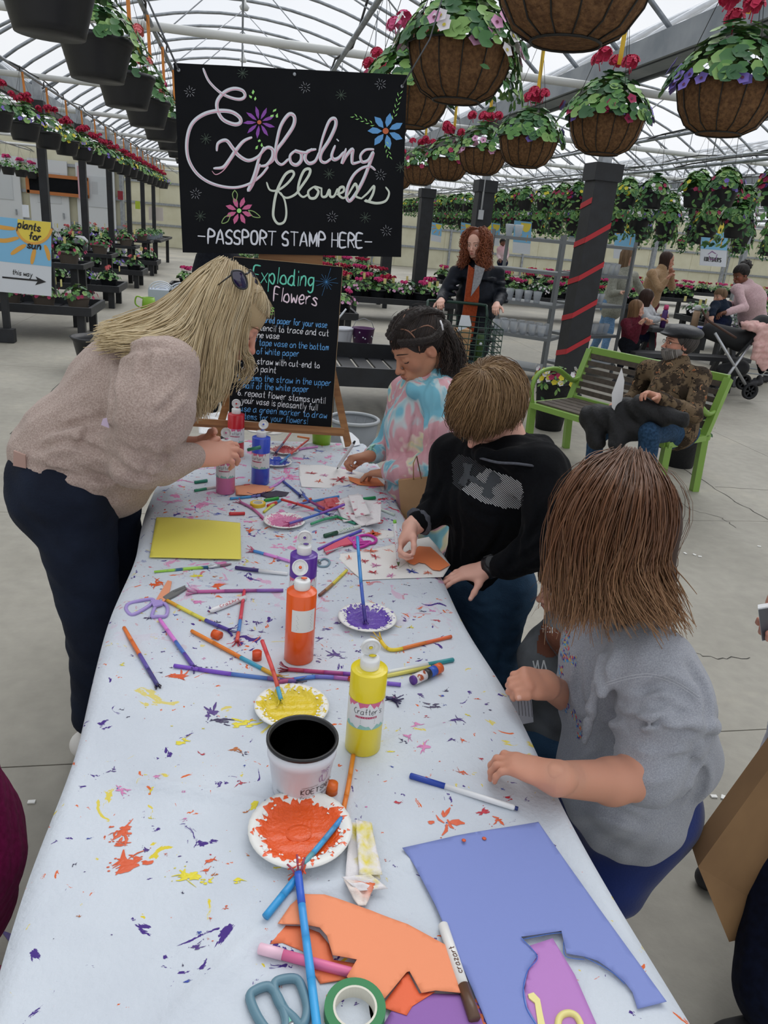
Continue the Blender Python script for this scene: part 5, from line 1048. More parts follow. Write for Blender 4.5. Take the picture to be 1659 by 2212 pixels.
def hand(M,wrist,f,n,L,skin,thumb=1,curls=((.3,.4,.3),)*4,tcurl=(.5,.3,.2),vox=None,splay=.08,tdir=None,nails=True,elb=None,knuckle='b4614f',wr=None):
 """f: wrist->knuckles, n: out of the palm, thumb=+1/-1 picks the side. Fingers curl towards n"""
 f=sm3(f);n=np.array(n,float);n=sm3(n-f*f.dot(n));t=np.cross(n,f)*thumb;wrist=np.array(wrist,float);wr=wr or.14*L
 P=lambda a,b,c=0:wrist+L*(a*f+b*t+c*n);pr_=[];kn=[(.50,.135),(.525,.045),(.50,-.045),(.45,-.125)];ln=[.40,.45,.42,.33];rd=[.050,.052,.049,.043];tips=[]
 for i in range(4):
  a,b=kn[i];K=P(a,b);pr_.append(('c',P(.04,b*.45),K,.085*L,rd[i]*L*1.15,.02*L/.18,(n,.8)))
  th=0;p=K;sp=splay*(1.5-i);q=[K]
  for j,(fr,cu)in enumerate(zip((.46,.30,.24),curls[i])):
   th+=cu;d=f*math.cos(th)*math.cos(sp)+n*math.sin(th)+t*math.sin(sp)*math.cos(th);p=p+L*ln[i]*fr*d;q.append(p)
  r=rd[i]*L;pr_+=[('c',q[0],q[1],r,r*.92,.006),('c',q[1],q[2],r*.92,r*.84,.004),('c',q[2],q[3],r*.84,r*.72,.004)];tips.append((q[3],sm3(q[3]-q[2]),d))
 td=sm3(f*.55+t*.75+n*.35)if tdir is None else sm3(f*tdir[0]+t*tdir[1]+n*tdir[2]);B=P(.10,.11,.03);M1=B+td*L*.24
 axis=sm3(np.cross(td,f*.8+n*.5));
 def rot(v,a):v=np.array(v);return v*math.cos(a)+np.cross(axis,v)*math.sin(a)+axis*axis.dot(v)*(1-math.cos(a))
 d1=rot(td,tcurl[0]);M2=M1+d1*L*.19;d2=rot(td,tcurl[0]+tcurl[1]);M3=M2+d2*L*.145
 pr_+=[('c',B,M1,.085*L,.062*L,.02*L/.18),('c',M1,M2,.060*L,.055*L,.008),('c',M2,M3,.055*L,.044*L,.005),('e',P(.26,0,0),(.20*L,.20*L,.07*L),np.stack([f,t,n],1),.02*L/.18),('e',P(.2,.12,.045),(.14*L,.07*L,.07*L),np.stack([f,t,n],1),.02)]
 ad=-f if elb is None else sm3(np.array(elb)-wrist);pr_.append(('c',wrist+ad*.30*L,wrist+ad*.02*L,wr,wr*.98,.02));pr_.append(('c',wrist+ad*.02*L,P(.08,0),wr*.98,.13*L,.02*L/.18,(n,.8)))
 s=prims_sdf(pr_,vox or L/60,pad=.01);V,F=s.nets();base=lin3(skin);col=np.tile(base,(len(V),1))
 for i in range(4):
  d=np.linalg.norm(V-P(*kn[i]),axis=1)/(L*.09);w=np.clip(1-d,0,1)[:,None]*.25;col=col*(1-w)+lin3(knuckle)*w
  d=np.linalg.norm(V-tips[i][0],axis=1)/(L*.09);w=np.clip(1-d,0,1)[:,None]*.35;col=col*(1-w)+lin3(knuckle)*w
 if nails:
  for(tp,dd,_),r in zip(tips+[(M3,d2,None)],rd+[.05]):
   up=sm3(np.cross(dd,np.cross(-n,dd)))if r!=.05 else sm3(t*.3-n*.7);up=sm3(up-dd*up.dot(dd)+1e-6);ce=tp+up*r*L*.72+dd*r*L*.1
   d=np.linalg.norm(V-ce,axis=1)/(r*L*.62);w=(d<1)[:,None]*.55;col=col*(1-w)+lin3('e8c0b4')*w
 M.add(V,F,col);return[q[0]for q in tips]+[M3]
 # ---------------------------------------------------------------- hair
def strands(parent,name,P,r,cols,loc0,seed=1,grad=None,mrough=.42,taper=True):
 """P: (n,k,3) paths; thin three-sided tubes; cols: list of hex colours mixed per strand; grad: (hex, start) tint at tips"""
 P=np.asarray(P,float);n,k,_=P.shape;rs=np.random.RandomState(seed)
 T_=np.gradient(P,axis=1);T_/=np.linalg.norm(T_,axis=2)[...,None]+1e-9
 a=np.cross(T_,rs.randn(n,1,3));a/=np.linalg.norm(a,axis=2)[...,None]+1e-9;b=np.cross(T_,a)
 rr_=(r*rs.uniform(.7,1.3,(n,1)))*(np.sin(np.linspace(.35,2.95,k))**.5 if taper else 1);V=np.stack([P+rr_[...,None]*(a*math.cos(q)+b*math.sin(q))for q in(0,2.094,4.189)],2)
 I=np.arange(n*k*3).reshape(n,k,3);F=np.concatenate([np.stack([I[:,:-1,j],I[:,:-1,(j+1)%3],I[:,1:,(j+1)%3],I[:,1:,j]],-1).reshape(-1,4)for j in range(3)])
 C=np.array([lin3(c)for c in cols]);w=rs.dirichlet([.6]*len(cols),n);key=(np.abs(P[:,k//2]@np.array([90.,70.,15.])).astype(int))*7%97;cw=rs.dirichlet([.5]*len(cols),97)[key];w=w*.45+cw*.55;sc=(w@C)[:,None,:]*np.ones((1,k,1))
 if grad is not None:g=np.clip((np.linspace(0,1,k)-grad[1])/(1-grad[1]),0,1)[None,:,None]*rs.uniform(.4,1,(n,1,1));sc=sc*(1-g)+lin3(grad[0])*g
 col=np.repeat(sc[:,:,None,:],3,2).reshape(-1,3)
 return Mesh().add(V.reshape(-1,3)-loc0,F,col).build(name,mat('hair_strand','ffffff',mrough,spec=.45,attr='Col'),parent)
def hair_shell(parent,pr_,h,col,loc0,name='hair_base',noise=None):
 s=prims_sdf(pr_,h,noise=noise);V,F=s.nets();return Mesh().add(V-loc0,F,lin3(col)).build(name,mat('hair_base','ffffff',.6,attr='Col'),parent)
def cap_paths(c,h,R,n,k=10,crown=(0,-.30,.95),rad=(.37,.46,.41),cen=(0,-.06,.11),hem=None,thick=.07,drop=None,seed=1,face=(.9,.15),wave=.0,wfreq=2,outward=.0,swirl=0,n_jit=0,curl=0,cf=5):
 """strand paths over a skull: hem(az)->local z where hair ends; drop(az)->extra metres hanging straight down"""
 rs=np.random.RandomState(seed);cr=sm3(crown);ax=sm3(np.cross(cr,[1,0,0]));ay=np.cross(ax,cr);out=[]
 while len(out)<n:
  az=rs.rand()*2*PI;lay=rs.rand();th_=np.linspace(.02,2.4,40);d=np.cos(th_)[:,None]*cr+np.sin(th_)[:,None]*(math.cos(az)*ax+math.sin(az)*ay);sw=swirl*th_
  if swirl:d=np.cos(th_)[:,None]*cr+np.sin(th_)[:,None]*(np.cos(az+sw)[:,None]*ax+np.sin(az+sw)[:,None]*ay)
  p=d*np.array(rad)*(1+thick*(lay-.3)*np.minimum(1,th_*2)[:,None]);paz=np.arctan2(p[:,1],p[:,0]);p=p+np.array(cen)
  hz=np.array([hem(a)for a in paz])if hem else np.full(40,-.2);under=np.where(p[:,2]<hz)[0];e=under[0]if len(under)else 39
  e=max(3,e-int(rs.rand()*3));azl=paz[e]
  if face and abs(math.atan2(math.sin(azl-PI/2),math.cos(azl-PI/2)))<face[0]and p[e,2]<face[1]and drop is not None:continue
  q=p[:e+1];q=q+n_jit*np.cumsum(rs.randn(len(q),3),0)/3 if n_jit else q;w=np.array(c)+h*(q@R.T)
  if drop is not None:
   Ld=drop(azl)*rs.uniform(.85,1.08);m_=14;last=w[-1];dv=w[-1]-w[-2];dv/=np.linalg.norm(dv);o=R@np.array([math.cos(azl),math.sin(azl),0]);o[2]=0;o=o/(np.linalg.norm(o)+1e-9);ph=azl*5+rs.rand()*.5;ex=[];pcur=last.copy();dn=np.array([0,0,-1.])
   for i in range(m_):
    tt=(i+1)/m_;dirn=dv*(1-min(1,tt*2.5))+dn*min(1,tt*2.5);dirn=dirn+o*(outward*tt**2+wave*math.sin(ph+wfreq*tt*2*PI)*tt)+np.cross(o,dn)*wave*.8*math.cos(ph*1.3+wfreq*tt*2*PI)*tt;dirn/=np.linalg.norm(dirn);pcur=pcur+dirn*Ld/m_;ex.append(pcur.copy())
   w=np.concatenate([w,ex])
  s_=np.concatenate([[0],np.cumsum(np.linalg.norm(np.diff(w,axis=0),axis=1))]);t_=np.linspace(0,s_[-1],k);o_=np.stack([np.interp(t_,s_,w[:,i])for i in range(3)],1)
  if curl:tt=np.linspace(0,1,k)[:,None];e1,e2=rs.randn(3),rs.randn(3);ph=rs.rand()*6;o_=o_+curl*np.minimum(1,tt*2)*(np.sin(ph+tt*cf*6.28)*e1+np.cos(ph+tt*cf*6.28)*e2)*.6
  out.append(o_)
 return np.array(out)
def guide_paths(guides,n,k=14,jit=.006,seed=1,curl=0,cf=3,lenj=.12):
 """guides: ordered list of world point lists; strands interpolated between neighbours"""
 rs=np.random.RandomState(seed);G=[]
 for g in guides:
  g=spline(g,6);s_=np.concatenate([[0],np.cumsum(np.linalg.norm(np.diff(g,axis=0),axis=1))]);t_=np.linspace(0,s_[-1],24);G.append(np.stack([np.interp(t_,s_,g[:,i])for i in range(3)],1))
 G=np.array(G);out=[]
 for i in range(n):
  u=rs.rand()*(len(G)-1);a=int(u);w=u-a;p=G[a]*(1-w)+G[a+1]*w;q=rs.randn(3)*jit*.6;q2=rs.randn(3)*jit;tt=np.linspace(0,1,24)[:,None];p=p+q+q2*tt*1.5
  if curl:ph=rs.rand()*6;e1,e2=rs.randn(3),rs.randn(3);p=p+curl*tt*(np.sin(ph+tt*cf*2*PI)*e1+np.cos(ph+tt*cf*2*PI)*e2)*.6
  L=1-rs.rand()*lenj;t_=np.linspace(0,23*L,k);out.append(np.stack([np.interp(t_,np.arange(24),p[:,j])for j in range(3)],1))
 return np.array(out)
def fabric(name,c1,c2,sc=220,b=.25,rough=.9,**k):
 k.setdefault('sheen',.15 if c1 and int(c1[:2],16)>96 else.02);return mat(name,c1,rough,spec=.12,col2=c2,scale=sc,bump=b,bscale=sc,**k)
def shoe(parent,ankle,d,L,col,loc0,name='shoe',w=.042):
 d=sm3([d[0],d[1],0]);a=np.array([ankle[0],ankle[1],.0]);s=prims_sdf([('c',a-d*L*.12+np.array([0,0,.045]),a+d*L*.45+np.array([0,0,.04]),w,w*.95,.02),('c',a+d*L*.3+np.array([0,0,.035]),a+d*L*.72+np.array([0,0,.03]),w,w*.8,.02),('c',a+np.array([0,0,.05]),a+np.array([0,0,.11]),w*.95,w*.9,.02)],.007)
 s.g[:,:,:max(0,int((0-s.lo[2])/s.h))]=.1;V,F=s.nets();V[:,2]=np.maximum(V[:,2],.004);return Mesh().add(V-loc0,F).build(name,mat('shoe_'+col,col,.6),parent)
 # ---------------------------------------------------------------- blonde woman bending over from the left
def woman():
 loc0=np.array([-.45,2.0,0]);o=thing('person','woman in beige marled sweater and dark jeans bending over the left side of the table','person',loc0)
 sk='d39a84';hipN,hipF=J(150,1060,2.03),J(225,1060,2.20);pel=(hipN+hipF)/2
 wai,che,nek=J(185,985,2.10),J(300,845,2.12),J(415,735,2.15);shN,shF=J(352,800,1.95),J(385,800,2.32)
 elN,wrN=J(300,985,1.93),J(418,986,2.03);elF,wrF=J(340,985,2.36),J(440,960,2.20)
 knN,anN=J(205,1370,1.98),np.array([-.42,1.98,.09]);knF,anF=J(262,1330,2.22),np.array([-.34,2.26,.09])
 top=[('c',J(160,985,2.10),wai,.150,.160,.06),('c',wai,che,.165,.170,.08),('c',che,(shN+shF)/2*.6+nek*.4,.150,.105,.06),('c',shN,shF,.080,.080,.05),('c',J(175,1020,2.1),J(262,1040,2.1),.125,.085,.06),('c',J(240,960,2.1),J(300,960,2.12),.13,.10,.07),
('c',shN,J(330,880,1.91),.088,.098,.04),('c',J(330,880,1.91),elN,.098,.074,.04),('c',elN,J(345,1000,1.97),.070,.062,.03),('c',J(345,1000,1.97),J(405,987,2.01),.060,.040,.02),('c',shF,elF,.08,.07,.03),('c',elF,J(405,965,2.24),.06,.036,.02)]
 fold=[('c',J(262,1020,1.87),J(320,1045,1.91),.02,.012,.03),('c',J(285,1000,1.86),J(350,1022,1.93),.02,.012,.025),('c',J(90,1010,1.97),J(245,985,1.93),.02,.014,.04),('c',J(130,960,1.95),J(255,935,1.95),.016,.012,.04),('c',J(75,1010,2.0),J(200,1040,1.95),.022,.018,.03)]
 sw=garment(o,'sweater',top+fold,.0075,fabric('marled_knit','a08d84','bdaba2',240,.3),noise=(.0042,24,3),loc0=loc0,folds=([[(244,960),(242,900),(246,830),(268,765),(320,750),(370,752)],[(245,985),(265,1010),(310,1028),(352,1022)],[(362,940),(354,985),(345,1008)],[(170,968),(195,932),(252,925)],[(60,1000),(130,1022),(240,1035)],[(290,960),(340,985),(400,978)],[(120,930),(180,915),(236,900)],[(80,975),(150,955),(236,985)],[(262,960),(300,985),(330,1010)],[(300,1040),(330,1000),(372,1015)],[(312,752),(316,780),(310,820)],[(335,756),(345,790)],[(150,1010),(200,1020),(262,1050)],[(380,970),(372,1005)],[(330,900),(360,880),(395,840)]],.0135,.0105))
 garment(o,'sleeve_cuff',[('c',J(398,988,2.0),J(414,986,2.02),.0415,.0385,.01)],.005,fabric('marled_knit','',''),loc0=loc0)
 pants=[('c',J(130,1030,2.06),J(235,1035,2.16),.130,.115,.06),('c',J(118,1075,2.05),hipN,.12,.12,.05),('c',hipN,knN,.118,.074,.04),('c',knN,anN+np.array([0,0,.06]),.070,.058,.03),('c',hipF,knF,.105,.070,.04),('c',knF,anF+np.array([0,0,.06]),.066,.055,.03)]
 mj=mat('dark_denim','131a29',.8,spec=.2,col2='1c2537',scale=9,bump=.25,bscale=200);jeans=garment(o,'jeans',pants,.009,mj,noise=(.0022,22,5),loc0=loc0)
 P_=[J(x,y,1.925)for x,y in((36,1018),(78,1034),(80,1115),(60,1118),(42,1090))];mst=mat('denim_stitch','2a3142',.8)
 phone=MB().slab([J(x,y,1.955)for x,y in((31,972),(56,982),(58,1010),(30,1004))],(0,-.008,0)).build('phone',mat('phone_rose','bfa095',.3,.3),loc=tuple(0*loc0));tag(phone,'rose gold phone sticking out of the woman\'s back jeans pocket','phone')
 body=shrink(top,.78)+shrink(pants,.8)+[('c',che,nek,.07,.062,.05),('c',nek,J(455,705,2.17),.058,.056,.03),('c',J(395,989,2.0),wrN,.031,.027,.02),('c',J(395,968,2.24),wrF,.031,.028,.02)]
 s=prims_sdf(body,.009);V,F=s.nets();M=Mesh();M.add(V,F,lin3(sk))
 R=frame((.80,-.10,-.60),(.60,.05,.80));hc=J(496,684,2.19);L=head(M,hc,.232,R,sk,'b5655c','down')
 hand(M,wrN,J(500,975,2.09)-wrN,(.15,.55,-.55),.195,sk,thumb=-1,elb=elN,curls=((.15,.35,.3),(.2,.45,.4),(.35,.6,.5),(.5,.7,.6)),tcurl=(.0,.05,.05),tdir=(.85,.45,.2))
 hand(M,wrF,J(490,985,2.12)-wrF,(-.1,-.75,.1),.17,sk,thumb=1,elb=elF,curls=((.5,.8,.6),(.6,.9,.7),(.7,1.0,.8),(.8,1.0,.8)))
 M.V=[v-loc0 for v in M.V];M.build('body',skin_mat('woman'),o);face_bits(o,L,.232,R,loc0,'down','6a5138')
 # hair
 hs=[('e',hc+.232*(R@np.array([0,-.08,.14])),tuple(.232*np.array([.37,.455,.40])),R),('c',hc+.232*(R@np.array([0,-.2,.0])),J(420,760,2.12),.085,.07,.05),('c',J(462,700,2.10),J(455,815,2.09),.055,.035,.04),('c',J(420,690,2.12),J(330,700,2.12),.05,.03,.05)]
 hair_shell(o,hs,.008,'b09a76',loc0)
 cols=['d9c69e','b49b72','eadfc2','8c7350','c9b48c']
 def g(*pts):return[J(x,y,Y)for x,y,Y in pts]
 # near-side curtain falling past the cheek
 A=[g((470,566,2.17),(448,610,2.09),(420,680,2.05),(400,770,2.03),(402,830,2.03),(425,895,2.06)),g((490,565,2.16),(465,620,2.06),(438,700,2.03),(425,790,2.02),(422,850,2.04),(430,902,2.06)),g((505,570,2.14),(490,640,2.05),(462,720,2.02),(448,800,2.02),(440,850,2.03),(438,898,2.06)),
g((518,578,2.13),(508,640,2.06),(484,710,2.04),(470,790,2.03),(460,850,2.05),(445,885,2.07)),g((534,592,2.13),(528,640,2.08),(505,700,2.06),(488,770,2.05),(476,830,2.06),(458,872,2.08)),g((545,606,2.14),(540,645,2.12),(518,700,2.10),(500,765,2.09),(494,810,2.10),(480,850,2.11))]
 strands(o,'hair',guide_paths(A,1500,16,.0065,1,curl=.003),.0017,cols,loc0,1,grad=('d8c59c',.5))
 wisps=[g((540,640,2.1),(528,720,2.1),(520,760,2.12),(545,795,2.14),(520,826,2.14)),g((535,700,2.1),(528,770,2.11),(548,780,2.13),(530,812,2.14),(505,836,2.12))]
 strands(o,'hair_wisps',guide_paths(wisps,90,16,.006,3,curl=.004),.0011,cols,loc0,2)
 # back hair sliding over the shoulder to the left
 B=[g((485,562,2.18),(440,585,2.14),(390,628,2.12),(340,665,2.10),(290,688,2.09),(205,712,2.08)),g((480,563,2.16),(430,598,2.10),(380,650,2.06),(330,690,2.03),(280,712,2.02),(215,735,2.01)),g((470,568,2.14),(425,625,2.06),(385,685,2.01),(340,715,1.98),(290,730,1.97),(205,745,1.99)),
g((465,575,2.12),(430,650,2.05),(400,715,1.98),(360,738,1.95),(320,745,1.94),(240,748,1.95)),g((462,580,2.11),(430,680,2.04),(408,745,1.96),(395,780,1.93),(380,800,1.93),(395,850,1.96)),g((465,580,2.12),(440,690,2.04),(415,780,1.97),(402,830,1.97),(405,860,1.99),(418,890,2.03))]
 strands(o,'hair',guide_paths(B,1500,16,.0075,4,curl=.003),.0018,cols,loc0,3,grad=('d8c59c',.55))
 top_=cap_paths(hc,.232,R,900,9,crown=(0,.05,.99),hem=lambda a:-.25 if math.sin(a)<.2 else.32,thick=.08,seed=6);strands(o,'hair',top_,.0015,cols+['9a9286'],loc0,5)
 frizz=cap_paths(hc,.232,R,90,8,crown=(0,.4,.9),hem=lambda a:.25,thick=.28,seed=9);strands(o,'hair_frizz',frizz,.0006,cols,loc0,6)
 # sunglasses pushed up on the head
 sl0=J(515,605,2.04);sg=thing('sunglasses','black sunglasses pushed up on the blonde woman\'s hair','glasses',sl0);mf=mat('glass_frame','15161a',.2,coat=.5);mln=mat('lens_violet','1d1840',.08,coat=1)
 for rim_px,Yl in(([(500,588),(512,584),(524,588),(532,602),(534,618),(528,624),(516,622),(505,610)],2.045),([(538,584),(545,586),(552,598),(556,614),(552,620),(544,608),(538,594)],2.15)):
  rim=spline([J(x,y,Yl+.0006*(x-520))-sl0 for x,y in rim_px],3,True);MB().tube(rim,.0026,6,closed=True,caps=False).build('frame',mf,sg);c=np.mean(rim,0);nn=len(rim);MB().add([tuple(c+np.array([0,-.004,.002]))]+[tuple(p)for p in rim],[(0,1+i,1+(i+1)%nn)for i in range(nn)],sm=True).build('lens',mln,sg)
 MB().tube([J(502,592,2.04)-sl0,J(485,605,2.045)-sl0,J(468,618,2.06)-sl0],[.005,.004,.003],6,flat=.5).build('temple_arm',mf,sg);MB().tube([J(532,592,2.05)-sl0,J(538,588,2.1)-sl0],.003,6).build('bridge',mf,sg)
 shoe(o,anN,(1,-.15,0),.25,'d8d6d2',loc0);shoe(o,anF,(1,0,0),.25,'d8d6d2',loc0)
 MB().slab([J(x,y,1.86)for x,y in((232,903),(236,925),(218,918),(222,905))],(0,.004,0)).build('name_tag',mat('tag_lilac','c9b8d0',.5),o,loc=tuple(-loc0))
 pen=MB().tube([J(535,972,2.08),J(563,966,2.07)],[.005,.0055],12).build('felt_marker',mat('cap_teal','1f6a58',.35));tag(pen,'green marker held in the blonde woman\'s fingers','marker')
 for c in o.children:
  pass
woman()
# ---------------------------------------------------------------- girl in the tie-dye hoodie
def tiedye():
 loc0=np.array([.66,2.4,0]);o=thing('person','girl with braided dark hair and pastel tie-dye hoodie drawing with a white pen','person',loc0);sk='b98468';Y=2.37
 hc=J(903,748,Y);h=.218;R=frame((-.80,-.22,-.56),(-.50,-.12,.84));M=Mesh()
 shN,shF=J(958,862,2.27),J(878,850,2.50);nek=J(925,832,2.40);elN,wrN=J(945,1010,2.20),J(838,1022,2.36);elF,wrF=J(836,965,2.62),J(800,985,2.50)
 top=[('c',nek,J(912,930,2.40),.085,.115,.05),('c',J(912,930,2.40),J(905,1090,2.40),.118,.122,.06),('c',J(905,1090,2.4),J(905,1150,2.4),.122,.115,.03),('c',shN,shF,.062,.058,.04),('c',shN,J(962,930,2.22),.064,.060,.03),('c',J(962,930,2.22),elN,.058,.052,.03),('c',elN,J(880,1018,2.27),.052,.048,.02),('c',J(885,1018,2.27),J(846,1018,2.34),.047,.038,.015),('c',shF,elF,.055,.045,.03),('c',elF,J(808,982,2.52),.044,.034,.02)]
 hood=[('c',J(895,842,2.31),J(950,836,2.31),.018,.02,.025),('c',J(950,836,2.31),J(972,826,2.34),.018,.024,.025),('c',J(965,824,2.34),J(985,840,2.45),.034,.04,.03),('c',J(985,840,2.45),J(950,825,2.56),.035,.03,.03),('c',J(895,842,2.31),J(882,835,2.42),.018,.018,.03)]
 cuffs=[q for k in range(4)for q in torus(J(928-k*20,1016+(k%2)*3,2.225+.03*k),J(838,1022,2.36)-J(945,1010,2.20),.046-.002*k,.0085,.006,tilt=.4*(k%2))]+[('c',J(905-k*13,1018+(k%2)*3,2.24+.022*k),J(900-k*13,990+(k%2)*3,2.26+.022*k),.017,.014,.014)for k in range(5)]
 mtd_=bpy.data.materials.new('tie_dye');mtd_.use_nodes=True;t=mtd_.node_tree;b=t.nodes['Principled BSDF'];b.inputs['Roughness'].default_value=.9;b.inputs['Specular IOR Level'].default_value=.15
 tc=t.nodes.new('ShaderNodeTexCoord');n=t.nodes.new('ShaderNodeTexNoise');n.inputs['Scale'].default_value=8;n.inputs['Detail'].default_value=3;n.inputs['Distortion'].default_value=.7;r=t.nodes.new('ShaderNodeValToRGB');r.color_ramp.interpolation='LINEAR'
 cr=r.color_ramp;cr.elements[0].position=.40;cr.elements[0].color=lin('7ab9cc');cr.elements[1].position=.45;cr.elements[1].color=lin('c3d4d6')
 for p,c in((.475,'d3a7ae'),(.57,'cf9ca4'),(.60,'dccbc0'),(.62,'ddd5b0'),(.68,'86bfcd')):e=cr.elements.new(p);e.color=lin(c)
 mp=t.nodes.new('ShaderNodeMapping');mp.inputs['Location'].default_value=(.35,.2,.33);mp.inputs['Scale'].default_value=(1,1,.8);t.links.new(tc.outputs['Object'],mp.inputs[0]);t.links.new(mp.outputs[0],n.inputs['Vector']);t.links.new(n.outputs['Fac'],r.inputs['Fac']);t.links.new(r.outputs['Color'],b.inputs['Base Color'])
 garment(o,'hoodie',top+cuffs+hood,.0065,mtd_,noise=(.0025,34,2,(1.6,1,.6)),loc0=loc0,folds=([[(900,880),(890,950),(880,990)],[(925,880),(925,930),(918,985)],[(950,868),(943,920),(938,960)],[(872,900),(868,960)],[(895,998),(892,1036)],[(880,1000),(874,1036)],[(862,1003),(857,1030)],[(912,985),(908,1032)],[(930,990),(928,1030)],[(900,1060),(910,1120)],[(880,1060),(885,1110)]],.010,.008))
 legs=[('c',J(890,1130,2.38),J(915,1150,2.44),.095,.095,.05),('c',np.array([.62,2.40,.62]),np.array([.60,2.38,.36]),.075,.055,.04),('c',np.array([.60,2.38,.36]),np.array([.62,2.4,.09]),.052,.045,.03),('c',np.array([.72,2.5,.62]),np.array([.72,2.48,.36]),.075,.055,.04),('c',np.array([.72,2.48,.36]),np.array([.73,2.52,.09]),.052,.045,.03)]
 garment(o,'leggings',legs,.009,fabric('grey_leggings','4a4a55','5a5a66',90,.2),loc0=loc0)
 s=prims_sdf(shrink(top,.78)+shrink(legs,.8)+[('c',nek,hc+h*(R@np.array([0,-.12,-.25])),.045,.046,.03)],.008);V,F=s.nets();M.add(V,F,lin3(sk))
 L=head(M,hc,h,R,sk,'9a5550','down',cheek='b0705c')
 hand(M,wrF,J(752,990,2.50)-wrF,(-.25,-.15,-.7),.135,sk,thumb=1,elb=elF,curls=((.7,1.0,.4),(.8,1.1,.6),(.9,1.2,.8),(1.0,1.2,.8)),tcurl=(.35,.35,.3),tdir=(.75,.4,.6),knuckle='9a6450')
 hand(M,wrN,J(800,1022,2.42)-wrN,(-.05,-.1,-1),.14,sk,thumb=1,elb=elN,curls=((.25,.45,.3),(.2,.4,.3),(.25,.4,.3),(.3,.4,.3)),tcurl=(.2,.2,.1),splay=.12,knuckle='9a6450')
 M.V=[v-loc0 for v in M.V];M.build('body',skin_mat('girl'),o);face_bits(o,L,h,R,loc0,'down','2a1c16',bw=.013)
 # hair: tight scalp rows, partings, braids
 dark=['1d1613','2c211c','120d0b','3a2c25']
 hs=[('e',hc+h*(R@np.array([0,-.07,.135])),tuple(h*np.array([.352,.435,.392])),R),('se',hc+h*(R@np.array([0,.52,-.15])),tuple(h*np.array([.5,.36,.50])),R,.02),('se',hc+h*(R@np.array([0,.2,-.42])),tuple(h*np.array([.6,.42,.30])),R,.02)]
 s=prims_sdf(hs[:1],.005)
 for q in hs[1:]:s.ell(q[1],q[2],q[3],.02,'sub')
 V,F=s.nets();Mesh().add(V-loc0,F,lin3('241b17')).build('hair_base',mat('hair_base','ffffff',.6,attr='Col'),o)
 cp_=cap_paths(hc,h,R,1100,9,crown=(0,-.75,.62),rad=(.355,.44,.395),cen=(0,-.07,.135),hem=lambda a:.20 if math.sin(a)>.55 else(.02 if math.sin(a)>-.1 else-.3),thick=.03,seed=3);strands(o,'hair',cp_,.0010,dark,loc0,7,mrough=.35)
 def on(x,y,z,up=.0):p=np.array([x,y,z]);q=p-np.array([0,-.07,.135]);q=q/np.sqrt((q**2/np.array([.36,.445,.40])**2).sum());return L(q*(1+up)+np.array([0,-.07,.135]))
 mpart=mat('scalp_parting','8a6350',.7)
 for pts in([(-.0,.36,.30),(-.10,.2,.45),(-.05,0,.5)],[(-.10,.2,.45),(-.25,.12,.38),(-.33,.1,.2),(-.35,.15,.05)],[(-.05,0,.5),(.1,-.15,.5),(.2,-.2,.45)],[(-.27,.1,.36),(-.30,-.15,.3),(-.3,-.25,.1)]):
  MB().tube(spline([on(*p,.005)-loc0 for p in pts],4),.0022,5).build('hair_parting',mpart,o)
 def braid(pts,r,n,name='braid'):
  P=spline(pts,8);s_=np.concatenate([[0],np.cumsum(np.linalg.norm(np.diff(P,axis=0),axis=1))]);Q=np.stack([np.interp(np.linspace(0,s_[-1],n),s_,P[:,i])for i in range(3)],1);T_=np.gradient(Q,axis=0);pr_=[]
  for i in range(n):
   tt=sm3(T_[i]);sd=sm3(np.cross(tt,[.2,.9,.3]));sg_=1 if i%2 else-1;a=Q[i]-sd*r*.55*sg_-tt*r*.4;b_=Q[i]+sd*r*.5*sg_+tt*r*.5;pr_.append(('c',a,b_,r*.72,r*.62,.0015))
  s=prims_sdf(pr_,r*.2);V,F=s.nets();Mesh().add(V-loc0,F,lin3('231a16')).build(name,mat('hair_braid','ffffff',.45,attr='Col',bump=.6,bscale=400),o)
  st=[]
  rs=np.random.RandomState(2)
  for q in range(160):i=rs.randint(0,n-4);off=rs.randn(3)*r*.55;st.append(np.stack([np.interp(np.linspace(i,i+4,8),np.arange(n),Q[:,j])for j in range(3)],1)+off+sm3(off)*r*.35)
  strands(o,name+'_strands',np.array(st),.0008,dark,loc0,4)
  # camera-side braids sweep from brow round to the back of the head (the camera sees her left side)
 S=-1
 if(L((1,0,0))-L((-1,0,0)))[1]<0:S=1
 braid([on(S*.20,.30,.28),on(S*.34,.1,.2),on(S*.36,-.12,.12),on(S*.28,-.36,.12),on(S*.1,-.48,.1)],.0115,34);braid([on(S*.02,.32,.36),on(S*.16,.08,.5),on(S*.18,-.2,.46),on(S*.12,-.42,.28),on(0,-.5,.15)],.0125,36);braid([on(-S*.18,.25,.34),on(-S*.22,0,.45),on(-S*.16,-.35,.36),on(0,-.5,.2)],.012,30)
 tail=[J(958,712,2.35),J(972,745,2.34),J(976,780,2.33),J(968,812,2.32)];braid(tail,.024,20,'ponytail')
 rs=np.random.RandomState(5);st=guide_paths([[p+np.array([dx,dy,0])for p in tail]for dx,dy in((-.03,0),(0,-.02),(.03,0),(0,.02))],260,12,.012,8,curl=.010,cf=5);strands(o,'ponytail_curls',st,.0012,dark+['4a372c'],loc0,9)
 MB().tube([J(951,692,2.29)-loc0,J(955,702,2.285)-loc0,J(957,713,2.285)-loc0],.005,6,flat=.5).build('hair_clip',mat('clip_white','d8d8dc',.2),o)
 # watch with mint band
 a=sm3(wrF-elF);w=thing('wrist_watch','mint green watch band on the girl\'s drawing wrist','watch',wrF);mm_=mat('mint_band','9fdcc8',.5)
